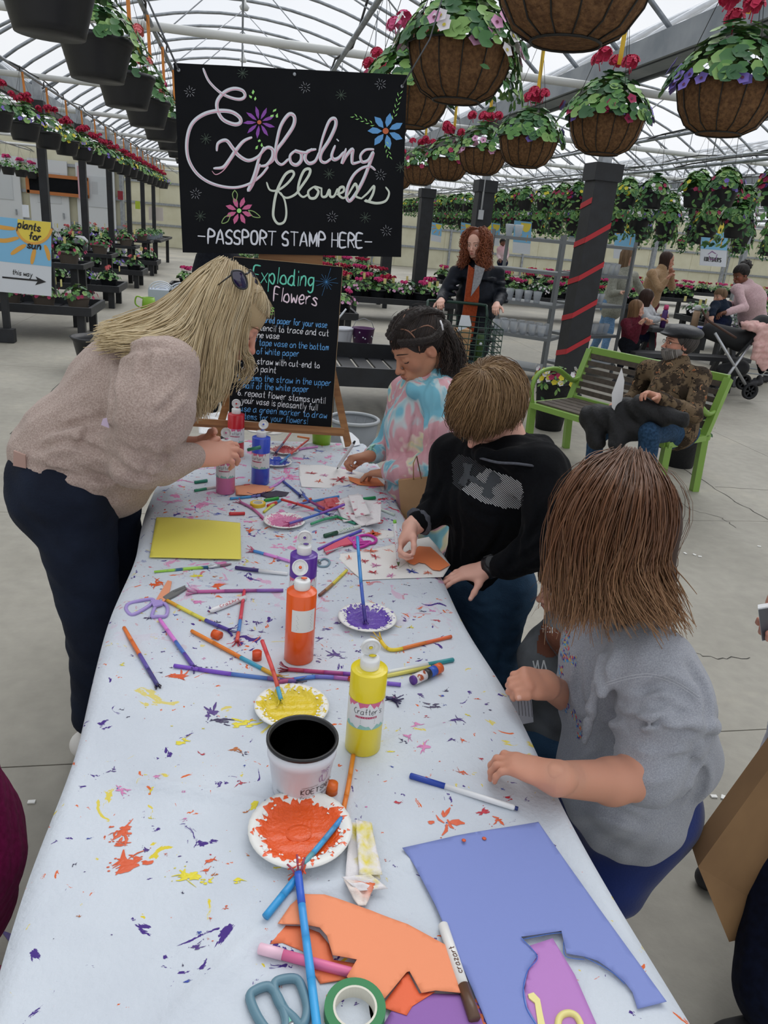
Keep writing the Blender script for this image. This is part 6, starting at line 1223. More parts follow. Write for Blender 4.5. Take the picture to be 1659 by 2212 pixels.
 Rw=frame(sm3(np.cross(a,[0,0,1])),a);MB().lathe([(.0275,-.009),(.0295,-.009),(.0295,.009),(.0275,.009),(.0275,-.009)],-a*.012,24,R=Rw,sy=.85).build('band',mm_,w);MB().box(tuple(-a*.012+sm3(Rw[:,1]*-1+Rw[:,0]*0)*0+np.array([0,0,.026])),(.024,.03,.008),R=Rw@np.array(Matrix.Rotation(PI/2,3,'X'))).build('watch_face',mm_,w)
 A,B=J(764,957,2.44),T(728,1013,.004);pen=thing('felt_marker','white marker held upright by the girl in the tie-dye hoodie','marker',B);d=B-A
 MB().tube([A-B,A+d*.9-B],[.0058,.0058],12).build('barrel',mat('marker_body_white','dfe1e2',.35),pen);MB().tube([A+d*.9-B,A+d*.95-B,-d*.0],[.0044,.003,.0015],10).build('nib',mat('nib_dark','26262c',.5),pen);MB().tube([A-d*.06-B,A-B],[.0035,.0042],12).build('end_plug',mat('nib_dark','26262c',.5),pen)
 shoe(o,(.62,2.4),(-1,-.1,0),.19,'3a3a40',loc0);shoe(o,(.73,2.52),(-1,-.1,0),.19,'3a3a40',loc0)
 bg=thing('paper_bag','brown paper gift bag hanging from the tie-dye girl\'s arm','bag',J(895,1150,2.2));b0=J(895,1150,2.2);mk=mat('kraft_paper','a9855f',.8,col2='b8946c',scale=6,bump=.1)
 tl,tr,br,bl=J(860,1038,2.22),J(925,1030,2.16),J(928,1142,2.16),J(870,1150,2.22);MB().slab([tl-b0,tr-b0,br-b0,bl-b0],(.03,.06,0)).build('bag_body',mk,bg)
 MB().tube([J(893,1036,2.18)-b0,J(893,1000,2.17)-b0,J(900,985,2.18)-b0,J(910,1034,2.17)-b0],.002,5).build('bag_handle',mk,bg)
tiedye()
# ---------------------------------------------------------------- boy in black hoodie
def boy():
 loc0=np.array([.78,1.85,0]);o=thing('person','boy with straight light brown hair in a black hoodie leaning over his drawing','person',loc0);sk='dcaa98'
 hc=J(1052,885,1.86);h=.212;R=frame((-.60,-.42,-.68),(-.42,-.32,.85));M=Mesh()
 shL,shR=J(978,985,1.98),J(1168,1018,1.72);nek=J(1100,975,1.86);che=J(1075,1080,1.87);bel=J(1050,1230,1.90)
 elL,wrL=J(950,1095,1.92),J(888,1140,1.84);elR,wrR=J(1165,1185,1.62),J(1052,1228,1.70)
 top=[('c',nek+np.array([.02,.0,-.03]),che,.088,.125,.06),('c',che,bel,.128,.120,.06),('c',shL,shR,.060,.064,.05),('c',bel,J(1042,1262,1.9),.122,.118,.03),('c',shL,elL,.060,.048,.03),('c',elL,J(908,1124,1.86),.046,.036,.02),('c',shR,J(1185,1100,1.64),.066,.060,.04),('c',J(1185,1100,1.64),elR,.058,.050,.03),('c',elR,J(1090,1222,1.66),.050,.038,.02)]
 hood=[('c',J(1045,985,1.78),J(1110,990,1.72),.018,.02,.03),('c',J(1110,990,1.72),J(1175,1000,1.74),.022,.03,.03),('c',J(1175,1000,1.74),J(1165,975,1.92),.035,.04,.03),('c',J(1165,975,1.92),J(1090,950,2.02),.04,.04,.03),('c',J(1045,985,1.78),J(1010,960,1.95),.018,.03,.03)]
 garment(o,'hoodie',top+hood+[q for p_,a_,r_ in((J(968,1050,1.94),J(950,1095,1.92)-J(978,985,1.98),.050),(J(1178,1130,1.63),J(1165,1185,1.62)-J(1185,1100,1.64),.052),(J(1168,1190,1.62),J(1090,1222,1.66)-J(1165,1185,1.62),.045),(J(1135,1205,1.635),J(1090,1222,1.66)-J(1165,1185,1.62),.040),(J(948,1090,1.915),J(908,1124,1.86)-J(950,1095,1.92),.042))for q in torus(p_,a_,r_,.009,.01,tilt=.5)],.0065,fabric('black_jersey','08090c','0c0e12',160,.08,.9),noise=(.0028,30,7),loc0=loc0,folds=([[(1190,1080),(1160,1140),(1132,1190)],[(1180,1170),(1140,1200),(1100,1222)],[(1095,1110),(1065,1180),(1010,1235)],[(985,1090),(995,1150),(990,1210)],[(958,1040),(938,1085),(930,1110)],[(1130,1110),(1120,1180),(1095,1240)],[(1190,1130),(1170,1180)],[(1000,1080),(1040,1110),(1080,1120)],[(920,1085),(945,1105)]],.010,.009))
 garment(o,'cuff',torus(J(906,1126,1.860),wrL-elL,.0335,.0075,.008),.005,fabric('grey_trim','4a4c52','565860',160,.1),loc0=loc0)
 P_=[J(1040,990,1.765),J(1075,999,1.70),J(1120,1002,1.675),J(1165,1010,1.675),J(1192,1025,1.70)];MB().tube(spline([p-loc0 for p in P_],5),.007,6,flat=.5).build('hood_trim',fabric('grey_trim','',''),o)
 pants=[('c',J(1010,1270,1.88),J(1085,1270,1.84),.095,.10,.05),('c',J(1070,1300,1.84),J(1062,1450,1.80),.088,.070,.04),('c',J(1062,1450,1.80),np.array([.74,1.76,.1]),.066,.060,.04),('c',J(1010,1300,1.96),J(1015,1400,1.98),.085,.066,.04),('c',J(1015,1400,1.98),np.array([.72,2.0,.1]),.064,.058,.04)]
 garment(o,'jeans',pants,.008,mat('blue_denim','1f3246',.85,spec=.15,col2='34506a',scale=8,bump=.3,bscale=220),noise=(.003,28,2),loc0=loc0,folds=([[(1010,1300),(1040,1310),(1080,1305)],[(1060,1340),(1075,1400)],[(1000,1290),(1010,1360)],[(1045,1330),(1050,1450)],[(1090,1330),(1080,1420),(1072,1480)]],.006,.008))
 s=prims_sdf(shrink(top,.64)+shrink(pants,.8)+[('c',J(1115,1000,1.85),hc+h*(R@np.array([0,-.15,-.2])),.052,.05,.03),('c',elR*.6+wrR*.4,wrR,.027,.0255,.02),('c',elL,wrL,.034,.0265,.02)],.0065);V,F=s.nets();M.add(V,F,lin3(sk))
 L=head(M,hc,h,R,sk,'b86a64','down',cheek='d98a7c')
 hand(M,wrL,J(862,1180,1.80)-wrL,(-.35,-.6,-.55),.135,sk,thumb=-1,elb=elL,curls=((.55,.9,.5),(.7,1.0,.6),(.8,1.1,.8),(.9,1.2,.8)),tcurl=(.35,.4,.2),tdir=(.7,.35,.6))
 hand(M,wrR,J(990,1240,1.71)-wrR,(.1,.15,-1),.138,sk,thumb=-1,elb=elR,curls=((.15,.25,.2),(.15,.3,.2),(.2,.3,.2),(.25,.35,.2)),tcurl=(.1,.1,.1),splay=.10)
 M.V=[v-loc0 for v in M.V];M.build('body',skin_mat('boy'),o);face_bits(o,L,h,R,loc0,'down','6b5238')
 cols=['8a6b47','6b5034','a58760','5a4029','94744e'];hemf=lambda a:(.02 if math.sin(a)>.35 else(-.14 if math.sin(a)>-.35 else-.34))
 hs=prims_sdf([('e',hc+h*(R@np.array([0,-.06,.13])),tuple(h*np.array([.375,.46,.41])),R)],.006);hs.ell(hc+h*(R@np.array([0,.5,-.22])),tuple(h*np.array([.7,.5,.30])),R,.01,'sub');hs.ell(hc+h*(R@np.array([0,-.05,-.42])),tuple(h*np.array([.7,.7,.22])),R,.01,'sub');V,F=hs.nets();Mesh().add(V-loc0,F,lin3('5f4730')).build('hair_base',mat('hair_base','ffffff',.6,attr='Col'),o)
 strands(o,'hair',cap_paths(hc,h,R,4200,12,crown=(.05,-.28,.95),rad=(.40,.50,.43),cen=(0,-.05,.115),hem=hemf,thick=.15,seed=4,swirl=.5,n_jit=.02),.0012,cols,loc0,11,grad=('6b5238',.7))
 # wrist watch, pen, chest print
 a=sm3(wrR-elR);w0=wrR-a*.012;w=thing('wrist_watch','chunky black watch on the boy\'s left wrist','watch',w0);Rw=frame(sm3(np.cross(a,[0,0,1])),a);mb_=mat('watch_black','121317',.35)
 for k in range(9):MB().lathe([(.0265,-.011),(.0300,-.011),(.0300,.011),(.0265,.011),(.0265,-.011)],(0,0,0),26,R=Rw).build('band',mb_,w)if k==0 else MB().box(tuple(Rw@np.array([.030*math.cos(k*.35+.1),.030*math.sin(k*.35+.1),0])),(.004,.008,.024),R=Rw@np.array(Matrix.Rotation(k*.35+.1,3,'Z'))).build('band_link',mb_,w)
 MB().lathe([(0,0),(.019,0),(.019,.007),(.015,.009),(0,.009)],sm3(CC-w0)*.02+np.array([0,0,.014]),20,R=frame(np.cross(sm3(CC-w0),a),sm3(CC-w0)+np.array([0,0,.5]))).build('watch_face',mb_,w)
 A,B=J(853,1130,1.79),T(861,1222,.004);d=B-A;pen=thing('felt_marker','paint-speckled white pen held upright in the boy\'s right hand','marker',B);mp_=mat('pen_speckled','dcdcde',.4,col2='c05a78',scale=110,ramp=(.58,.62))
 MB().tube([A-B,A+d*.9-B],.0050,12).build('barrel',mp_,pen);MB().tube([A+d*.9-B,A+d*.95-B,-d*0],[.0048,.003,.0015],10).build('nib',mat('nib_olive','4a5a2c',.5),pen);MB().tube([A-d*.07-B,A-B],[.0046,.0048],12).build('end_plug',mat('cap_lime','7cc043',.4),pen)
 return o,loc0,che
boy_o,boy_l,boy_c=boy()
def project_patch(target,px_polys,m_,name,parent,loc0,off=.0012,n=None):
 """flat print laid on a garment: rays from the photo pixels meet the garment mesh"""
 from mathutils.bvhtree import BVHTree
 me=target.data;vs=[v.co for v in me.vertices];bv=BVHTree.FromPolygons(vs,[tuple(p.vertices)for p in me.polygons]);m=MB();org=Vector([float(k)for k in CC-loc0])
 def hit(x,y):
  d=Vector([float(k)for k in ray(x,y)]).normalized();q=bv.ray_cast(org,d)
  if q[0]is None:return None
  return np.array(q[0])-np.array(d)*off
 for poly in px_polys:
  P=[hit(x,y)for x,y in poly]
  if any(p is None for p in P):continue
  m.add([tuple(p)for p in P],[tuple(range(len(P)))])
 return m.build(name,m_,parent)
def strips(poly_fn,x0,x1,y0,y1,ang,pitch,w,seg=6):
 """hatch a region with short line quads; poly_fn(x,y)->inside"""
 out=[];d=np.array([math.cos(ang),math.sin(ang)]);q=np.array([-d[1],d[0]]);c=np.array([(x0+x1)/2,(y0+y1)/2]);R_=math.hypot(x1-x0,y1-y0)/2;k=-R_
 while k<R_:
  t_=-R_
  while t_<R_:
   a,b_=c+q*k+d*t_,c+q*k+d*(t_+seg);mid=(a+b_)/2
   if poly_fn(*mid):out.append([tuple(a+q*w/2),tuple(b_+q*w/2),tuple(b_-q*w/2),tuple(a-q*w/2)])
   t_+=seg
  k+=pitch
 return out
def inpoly(poly):
 def f(x,y):
  c=False;j=len(poly)-1
  for i in range(len(poly)):
   if(poly[i][1]>y)!=(poly[j][1]>y)and x<(poly[j][0]-poly[i][0])*(y-poly[i][1])/(poly[j][1]-poly[i][1]+1e-9)+poly[i][0]:c=not c
   j=i
  return c
 return f
hd=[c for c in boy_o.children if c.name.startswith('hoodie')][0]
reg=[(976,1000),(990,982),(1015,988),(1060,1015),(1105,1030),(1124,1042),(1130,1060),(1126,1098),(1090,1098),(1045,1086),(1000,1062),(978,1045)]
project_patch(hd,strips(lambda x,y:inpoly(reg)(x,y)and(x-976)*.9+(y-1000)*1.0>78,970,1135,975,1105,.72,3.4,1.7,5),mat('print_silver','b4b7ba',.6),'chest_print_lines',boy_o,boy_l)
project_patch(hd,strips(lambda x,y:inpoly(reg)(x,y)and(x-976)*.9+(y-1000)*1.0<=78,970,1135,975,1105,.72,3.4,1.9,5),mat('print_dark','33363b',.7),'chest_print_dark',boy_o,boy_l)
def grid_fill(poly,st=4):
 f=inpoly(poly);xs=[p[0]for p in poly];ys=[p[1]for p in poly];return[[(x,y),(x+st,y),(x+st,y+st),(x,y+st)]for x in np.arange(min(xs),max(xs),st)for y in np.arange(min(ys),max(ys),st)if f(x+st/2,y+st/2)]
logo=[[(1058,1022),(1066,1018),(1080,1032),(1082,1042),(1064,1052),(1062,1062),(1068,1072),(1060,1078),(1040,1070),(1046,1050),(1050,1040)],[(1000,1000),(1022,1003),(1016,1018),(1012,1034),(1004,1052),(990,1044),(996,1030),(1004,1020)]]
project_patch(hd,[q for p in logo for q in grid_fill(p,2.5)]+[q for q in strips(inpoly([(1008,1024),(1024,1030),(1048,1046),(1060,1052),(1056,1058),(1036,1050),(1010,1034)]),1000,1065,1020,1060,.5,2,2,3)],mat('print_charcoal','3c4146',.7),'chest_emblem',boy_o,boy_l,.004)
# ---------------------------------------------------------------- girl in grey sweatshirt, nearest
def nearby():
 loc0=np.array([.86,1.2,0]);o=thing('person','girl with long brown hair in a grey sweatshirt and blue leggings at the right','person',loc0);sk='c99078'
 hc=J(1312,1130,1.27);h=.222;R=frame((-.90,.38,-.12),(-.10,0,1));M=Mesh()
 shN,shF=J(1405,1440,1.08),J(1270,1390,1.40);nek=J(1345,1330,1.26);che=J(1345,1480,1.22);bel=J(1350,1680,1.18);hem=J(1362,1745,1.17)
 elN,wrN=J(1395,1668,.98),PZ(1200,1682,.80);elF,wrF=J(1255,1530,1.30),J(1180,1478,1.17)
 top=[('c',nek,che,.085,.122,.06),('c',che,bel,.128,.135,.07),('c',bel,hem,.135,.118,.05),('c',shN,shF,.068,.062,.06),('c',shN,J(1440,1520,1.03),.078,.074,.04),('c',J(1445,1500,1.08),J(1470,1640,1.1),.075,.08,.06),('c',J(1440,1520,1.03),elN,.070,.060,.03),('c',shF,elF,.055,.045,.03)]
 aS,aE=J(1440,1525,1.03),J(1405,1672,.985);rings=[q for i in range(6)for q in torus(aS+(aE-aS)*(.08+.17*i)+np.array([.004*math.sin(i*2.4),0,0]),aE-aS,.079-.0045*i,.0130-.0006*i,.006,14,tilt=.5*math.sin(i*1.7))]
 rings+=[q for i in range(2)for q in torus(J(1345+4*i,1700+28*i,1.17),(0,.05,1),.128,.012,.02,16,tilt=.2)][:0]
 mg=fabric('grey_marl','8e9199','a3a6ae',420,.25)
 garment(o,'sweatshirt',top+rings+[('c',J(1330,1745,1.06),J(1420,1775,1.08),.045,.05,.05),('c',J(1290,1480,1.1),J(1262,1600,1.09),.014,.01,.03),('c',J(1320,1430,1.08),J(1300,1500,1.06),.016,.012,.03)],.0060,mg,noise=(.0032,22,4,(1,1,.8)),loc0=loc0,folds=([[(1314,1535),(1350,1558),(1420,1556),(1490,1535)],[(1330,1575),(1400,1590),(1470,1580),(1515,1588)],[(1338,1600),(1400,1612),(1460,1606),(1512,1612)],[(1345,1628),(1410,1642),(1490,1630)],[(1358,1650),(1410,1664),(1470,1655)],[(1300,1490),(1298,1440),(1318,1375)],[(1318,1490),(1330,1540)],[(1215,1680),(1260,1655),(1310,1620)],[(1260,1735),(1330,1755),(1400,1785)],[(1480,1430),(1520,1500),(1535,1600)],[(1375,1500),(1440,1480),(1500,1520)],[(1500,1640),(1515,1690),(1490,1740)],[(1395,1340),(1395,1450)],[(1340,1520),(1400,1530),(1460,1510)],[(1260,1400),(1250,1480),(1270,1560)]],.0145,.0095))
 legs=[('c',J(1335,1735,1.18),J(1400,1740,1.2),.105,.11,.05),('c',J(1400,1745,1.18),J(1322,1905,1.14),.112,.074,.04),('c',J(1322,1905,1.14),np.array([.88,1.26,.1]),.066,.045,.03),('c',J(1290,1735,1.28),J(1255,1830,1.28),.100,.070,.04),('c',J(1255,1830,1.28),np.array([.80,1.45,.1]),.066,.045,.03)]
 garment(o,'leggings',legs,.008,mat('royal_leggings','0b1f55',.7,spec=.25,col2='102868',scale=7,bump=.1,bscale=200,sheen=.2),noise=(.0015,22,3),loc0=loc0)
 s=prims_sdf(shrink(top,.75)+shrink(legs,.8)+[('c',nek,hc+h*(R@np.array([0,-.1,-.25])),.05,.05,.03),('c',J(1415,1672,.985),J(1320,1688,.955),.044,.038,.03),('c',J(1320,1688,.955),wrN,.038,.0275,.02),('c',elF,wrF,.034,.026,.02)],.005);V,F=s.nets();M.add(V,F,lin3(sk))
 L=head(M,hc,h,R,sk,'c07068','down')
 hand(M,wrN,PZ(1125,1655,.798)-wrN,(-.15,.1,-1),.140,sk,thumb=1,elb=J(1395,1680,.985),curls=((.30,.75,.5),(.32,.8,.5),(.32,.8,.5),(.28,.7,.5)),tcurl=(.2,.3,.2),splay=.17,tdir=(.7,.7,.5),vox=.0021,wr=.0265)
 hand(M,wrF,J(1110,1458,1.13)-wrF,(-.25,.35,-.85),.145,sk,thumb=-1,elb=elF,curls=((.9,1.1,.6),(1.0,1.2,.7),(1.0,1.2,.7),(1.0,1.2,.7)),tcurl=(.2,.3,.2),tdir=(.95,.3,.05),vox=.0021,wr=.0255)
 M.V=[v-loc0 for v in M.V];M.build('body',skin_mat('near'),o);face_bits(o,L,h,R,loc0,'down','5a4030')
 cols=['6a442c','4a2e1e','85583a','3a2417','744c32']
 hs=[('e',hc+h*(R@np.array([0,-.10,.12])),tuple(h*np.array([.40,.47,.43])),R),('c',hc+h*(R@np.array([0,-.12,.0])),J(1330,1255,1.25),.098,.080,.05),('c',J(1290,1130,1.2),J(1265,1240,1.22),.055,.040,.04),('c',J(1390,1150,1.22),J(1400,1250,1.2),.055,.05,.04)]
 s=prims_sdf(hs,.007);s.ell(hc+h*(R@np.array([0,.50,-.3])),tuple(h*np.array([.6,.34,.75])),R,.02,'sub');V,F=s.nets();Mesh().add(V-loc0,F,lin3('38241a')).build('hair_base',mat('hair_base','ffffff',.6,attr='Col'),o)
 P=cap_paths(hc,h,R,5200,22,crown=(.05,-.22,.97),rad=(.43,.48,.46),cen=(0,-.07,.11),hem=lambda a:-.05,thick=.08,drop=lambda a:(.165 if math.sin(a)>-.2 else.195)*(1+.12*math.sin(a*9)),seed=12,face=(.62,.4),wave=1.3,wfreq=1.0,outward=.05,curl=.010,cf=1.1)
 strands(o,'hair',P,.0013,cols,loc0,13,grad=('a67f5c',.62),mrough=.38)
 def g(*pts):return[J(x,y,Y)for x,y,Y in pts]
 near=[g((1330,985,1.22),(1260,1020,1.12),(1210,1110,1.10),(1203,1220,1.11),(1205,1300,1.12),(1215,1345,1.13)),g((1345,980,1.21),(1290,1040,1.08),(1245,1130,1.05),(1235,1230,1.07),(1240,1300,1.08),(1222,1350,1.10)),g((1360,980,1.2),(1330,1060,1.05),(1300,1150,1.03),(1290,1240,1.05),(1270,1310,1.06),(1262,1352,1.07)),
g((1372,985,1.2),(1370,1070,1.06),(1350,1170,1.03),(1325,1240,1.03),(1350,1300,1.02),(1385,1345,1.02)),g((1385,985,1.2),(1405,1060,1.09),(1402,1150,1.06),(1380,1220,1.04),(1400,1290,1.03),(1432,1350,1.03)),g((1395,990,1.22),(1440,1070,1.14),(1440,1150,1.12),(1418,1225,1.10),(1445,1290,1.10),(1478,1355,1.10))]
 strands(o,'hair',guide_paths(near,2600,20,.010,21,curl=.010,cf=1.1,lenj=.22),.0012,cols+['8a6140'],loc0,14,grad=('a9835f',.62),mrough=.36)
 strands(o,'hair_flyaways',cap_paths(hc,h,R,70,12,crown=(.05,-.22,.97),rad=(.46,.53,.47),cen=(0,-.09,.11),hem=lambda a:-.1,thick=.3,drop=lambda a:.18,seed=31,face=None,wave=.5,outward=.6),.0005,cols,loc0,15)
 shoe(o,(.88,1.26),(-1,.2,0),.2,'8a2348',loc0);shoe(o,(.80,1.45),(-1,.2,0),.2,'8a2348',loc0)
 return o,loc0
ng,ngl=nearby()
sw=[c for c in ng.children if c.name.startswith('sweatshirt')][0]
rs_=random.Random(9)
spl=[(1228,1372),(1224,1395),(1220,1420),(1212,1448),(1206,1470),(1203,1492),(1212,1512),(1226,1528),(1240,1545),(1250,1565),(1252,1588),(1216,1412),(1228,1420),(1240,1428),(1218,1384)]
for nm,c in(('paint_mark_blue','2b46a8'),('paint_mark_red','d8404f'),('paint_mark_cyan','4aa4d8'),('paint_mark_yellow','dcc23a'),('paint_mark_violet','4a2f8c')):
 polys=[]
 for(x,y)in spl:
  for _ in range(3):
   a=rs_.uniform(.9,2.0);L=rs_.uniform(5,12);w=rs_.uniform(1.2,3);cx,cy=x+rs_.uniform(-5,5),y+rs_.uniform(-9,9);d=np.array([math.cos(a),math.sin(a)])*L/2;q=np.array([-d[1],d[0]])/L*w*2
   polys.append([(cx+d[0],cy+d[1]),(cx+q[0]/2,cy+q[1]/2),(cx-d[0],cy-d[1]),(cx-q[0]/2,cy-q[1]/2)])
 project_patch(sw,polys,mat(nm,c,.5),'sweatshirt_paint_streak',ng,ngl,.001)
seam=mat('seam_light','b4b7be',.9)
def seamline(pts,tgt,par,l0,w=1.6,m_=seam,nm='seam'):
 q=spline(pts,6);project_patch(tgt,[[(a[0],a[1]-w/2),(b[0],b[1]-w/2),(b[0],b[1]+w/2),(a[0],a[1]+w/2)]for a,b in zip(q[:-1],q[1:])],m_,nm,par,l0,.0006)
seamline([(1310,1474),(1360,1460),(1410,1456),(1460,1472),(1512,1505)],sw,ng,ngl);seamline([(1310,1480),(1360,1466),(1410,1462),(1460,1478),(1510,1511)],sw,ng,ngl)
# paper in her far hand
pp=[J(1100,1492,1.26),J(1146,1490,1.30),J(1152,1560,1.30),J(1092,1572,1.26),J(1082,1530,1.25)];hp=MB().slab(pp,(.001,.001,0)).build('paper_sheet',mat('paper_shade','c9ccd6',.6));tag(hp,'printed white paper held in the grey sweatshirt girl\'s far hand','paper')
hl=MB()
for k in range(5):a,b_=J(1118+k*7,1500+2*k,1.2565+.003*k),J(1122+k*7,1545+k,1.2565+.003*k);hl.bar(a,b_,.0008,.0012)
hl.build('printed_lines',mink,hp)
# ---------------------------------------------------------------- small child with football shirt behind her
def football():
 loc0=np.array([1.05,1.62,0]);o=thing('person','small child in a grey football t-shirt hidden behind the long-haired girl','person',loc0);sk='d0a08a';Y=1.6
 hc=J(1235,1255,1.62);h=.20;R=frame((-.9,.1,-.3),(-.2,0,1));M=Mesh()
 nek,che,bel=J(1232,1350,Y),J(1215,1430,Y),J(1210,1560,Y);
 top=[('c',nek,che,.07,.105,.05),('c',che,bel,.108,.105,.05),('c',bel,J(1208,1590,Y),.106,.10,.03),('c',J(1225,1372,1.48),J(1225,1365,1.72),.05,.05,.04),('c',J(1230,1375,1.46),J(1260,1450,1.42),.048,.046,.03),('c',J(1225,1370,1.72),J(1245,1450,1.76),.048,.046,.03)]
 sh=garment(o,'football_shirt',top,.007,fabric('grey_tshirt','5c5f60','72767a',12,.15),noise=(.003,26,9),loc0=loc0)
 legs=[('c',J(1190,1610,Y-.04),J(1230,1610,Y+.04),.085,.085,.05),('c',J(1190,1620,Y-.04),np.array([.98,1.56,.3]),.075,.055,.04),('c',np.array([.98,1.56,.3]),np.array([.98,1.58,.09]),.052,.045,.03),('c',J(1225,1620,Y+.04),np.array([1.08,1.66,.3]),.075,.055,.04),('c',np.array([1.08,1.66,.3]),np.array([1.09,1.68,.09]),.052,.045,.03)]
 garment(o,'jeans',legs,.009,mat('blue_denim','',''),noise=(.003,28,5),loc0=loc0)
 s=prims_sdf(shrink(top,.78)+shrink(legs,.8)+[('c',nek,hc,.045,.05,.03),('c',J(1260,1450,1.42),J(1285,1520,1.4),.03,.024,.02),('c',J(1245,1450,1.76),J(1250,1530,1.72),.03,.024,.02)],.009);V,F=s.nets();M.add(V,F,lin3(sk));L=head(M,hc,h,R,sk)
 hand(M,J(1285,1520,1.4),(0,.1,-1),(-1,0,0),.12,sk,vox=.003);hand(M,J(1250,1530,1.72),(0,0,-1),(-1,0,0),.12,sk,thumb=-1,vox=.003)
 M.V=[v-loc0 for v in M.V];M.build('body',skin_mat('kid'),o);face_bits(o,L,h,R,loc0);strands(o,'hair',cap_paths(hc,h,R,900,9,hem=lambda a:.1 if math.sin(a)>.3 else-.25,thick=.08,seed=5),.0018,['5a4330','6e5440'],loc0,3)
 hair_shell(o,[('e',hc+h*(R@np.array([0,-.09,.15])),tuple(h*np.array([.36,.44,.39])),R)],.008,'4f3a2a',loc0)
 shoe(o,(.98,1.58),(-1,0,0),.17,'2a2c34',loc0);shoe(o,(1.09,1.68),(-1,0,0),.17,'2a2c34',loc0)
 ball=[(1172,1345),(1182,1350),(1204,1360),(1214,1372),(1211,1405),(1200,1418),(1180,1420),(1160,1410),(1160,1390),(1166,1366)]
 project_patch(sh,grid_fill(ball,3),mat('print_football','6e3f2a',.7),'football_print',o,loc0);project_patch(sh,[[(1172+5*k,1351+k),(1174+5*k,1351+k),(1174+5*k,1364+k),(1172+5*k,1364+k)]for k in range(5)]+[[(1170,1357),(1196,1362),(1196,1364),(1170,1359)],[(1200,1365),(1206,1368),(1203,1405),(1196,1405)]],mat('print_white','d5d8d8',.7),'lace_print',o,loc0,.002)
 q=[[(1160,1427),(1163,1426),(1166,1448),(1163,1449)],[(1150,1428),(1153,1427),(1158,1448),(1155,1449)],[(1168,1448),(1171,1448),(1176,1426),(1173,1426)],[(1173,1426),(1176,1426),(1182,1448),(1179,1448)],[(1158,1448),(1155,1448),(1160,1426),(1163,1426)]];project_patch(sh,q,mat('print_white','',''),'shirt_lettering',o,loc0,.002)
football()
# ---------------------------------------------------------------- generic background figure driven by pixel joints at one depth
def figure(label,Y,hd_,h,face,up,skin,hairc,joints,topm,legm,hair='straight',vox=.011,shoe_c='2a2a2e',tops=None,loc=None,hlen=.2,arms=True,beard=None,extra=None,eyes='open',legs=True,face_on=True,tr=.125,hem=None,folds=None):
 """joints: px,py,Y tuples: sh1,el1,wr1,sh2,el2,wr2,nk,ch,hp, k1,a1,k2,a2"""
 q={k:J(*v)for k,v in joints.items()};hc=J(*hd_);g0=q.get('a1',q['hp']);loc0=np.array([g0[0],g0[1],0]);o=thing('person',label,'person',loc0);R=frame(face,up);s_=h/.23
 top=[('c',q['nk'],q['ch'],.09*s_,tr*1.05*s_,.06*s_),('c',q['ch'],q['hp'],tr*1.05*s_,tr*s_,.06*s_),('c',q['sh1'],q['sh2'],.07*s_,.07*s_,.05*s_)]
 arm_r=(.062,.052,.042)
 for a in '12':
  top+=[('c',q['sh'+a],q['el'+a],arm_r[0]*s_,arm_r[1]*s_,.03*s_),('c',q['el'+a],q['wr'+a]*.9+q['el'+a]*.1,arm_r[1]*s_,arm_r[2]*s_,.02*s_)]
 if hem:top+=[('c',q['hp'],J(*hem),tr*s_,tr*1.05*s_,.04)]
 tops=tops or('top',);garment(o,tops[0],top+(extra or[]),vox,topm,noise=(.004*s_,16,3),loc0=loc0,folds=folds)
 M=Mesh();bp_=shrink(top,.75)+[('c',q['nk'],hc+h*(R@np.array([0,-.1,-.25])),.05*s_,.05*s_,.02)]
 if legs:
  lg=[('c',q['hp']+np.array([-.06*s_,-.02,-.03]),q['hp']+np.array([.06*s_,.02,-.03]),.115*s_,.115*s_,.05)]
  for a in '12':lg+=[('c',q['hp']+(q['k'+a]-q['hp'])*.12,q['k'+a],.095*s_,.065*s_,.04),('c',q['k'+a],q['a'+a],.062*s_,.048*s_,.03)]
  garment(o,'trousers',lg,vox,legm,noise=(.004*s_,14,4),loc0=loc0);bp_+=shrink(lg,.8)
  for a in '12':shoe(o,q['a'+a],face,.25*s_,shoe_c,loc0)
 bp_+=[('c',q['el'+a],q['wr'+a],.036*s_,.028*s_,.02)for a in '12']
 s=prims_sdf(bp_,vox*1.1);V,F=s.nets();M.add(V,F,lin3(skin));L=head(M,hc,h,R,skin,vox=max(h/60,.004),beard=beard,eyes=eyes)
 for a,th in(('1',1),('2',-1)):f=q['wr'+a]-q['el'+a];hand(M,q['wr'+a],f,(-f[2],-.3,-.7),.17*s_,skin,thumb=th,vox=.0045,curls=((.6,.8,.5),)*4)
 M.V=[v-loc0 for v in M.V];M.build('body',skin_mat('bg'),o)
 if face_on:face_bits(o,L,h,R,loc0,eyes)
 if hair:
  hair_shell(o,[('e',hc+h*(R@np.array([0,-.10,.14])),tuple(h*np.array([.375,.43,.40])),R)],.009,hairc[0],loc0)
  if hair=='straight':P=cap_paths(hc,h,R,420,12,hem=lambda a:-.1,rad=(.41,.48,.44),drop=lambda a:hlen,face=(.95,.2),seed=3,wave=.15,outward=.02)
  elif hair=='curly':P=cap_paths(hc,h,R,1000,40,hem=lambda a:-.05,rad=(.46,.54,.47),drop=lambda a:hlen,face=(.75,.2),seed=3,outward=.45,thick=.3,n_jit=.02,curl=.02,cf=5)
  elif hair=='bun':P=cap_paths(hc,h,R,420,8,crown=(0,-.8,.6),hem=lambda a:.2 if math.sin(a)>.4 else-.25,thick=.03,seed=3)
  else:P=cap_paths(hc,h,R,500,8,hem=lambda a:.18 if math.sin(a)>.3 else-.3,thick=.08,seed=3)
  strands(o,'hair',P,.0030 if h>.2 else.0026,hairc,loc0,4)
 return o,loc0,L,R,q
fb=lambda n,a,b:fabric(n,a,b,60,.2)
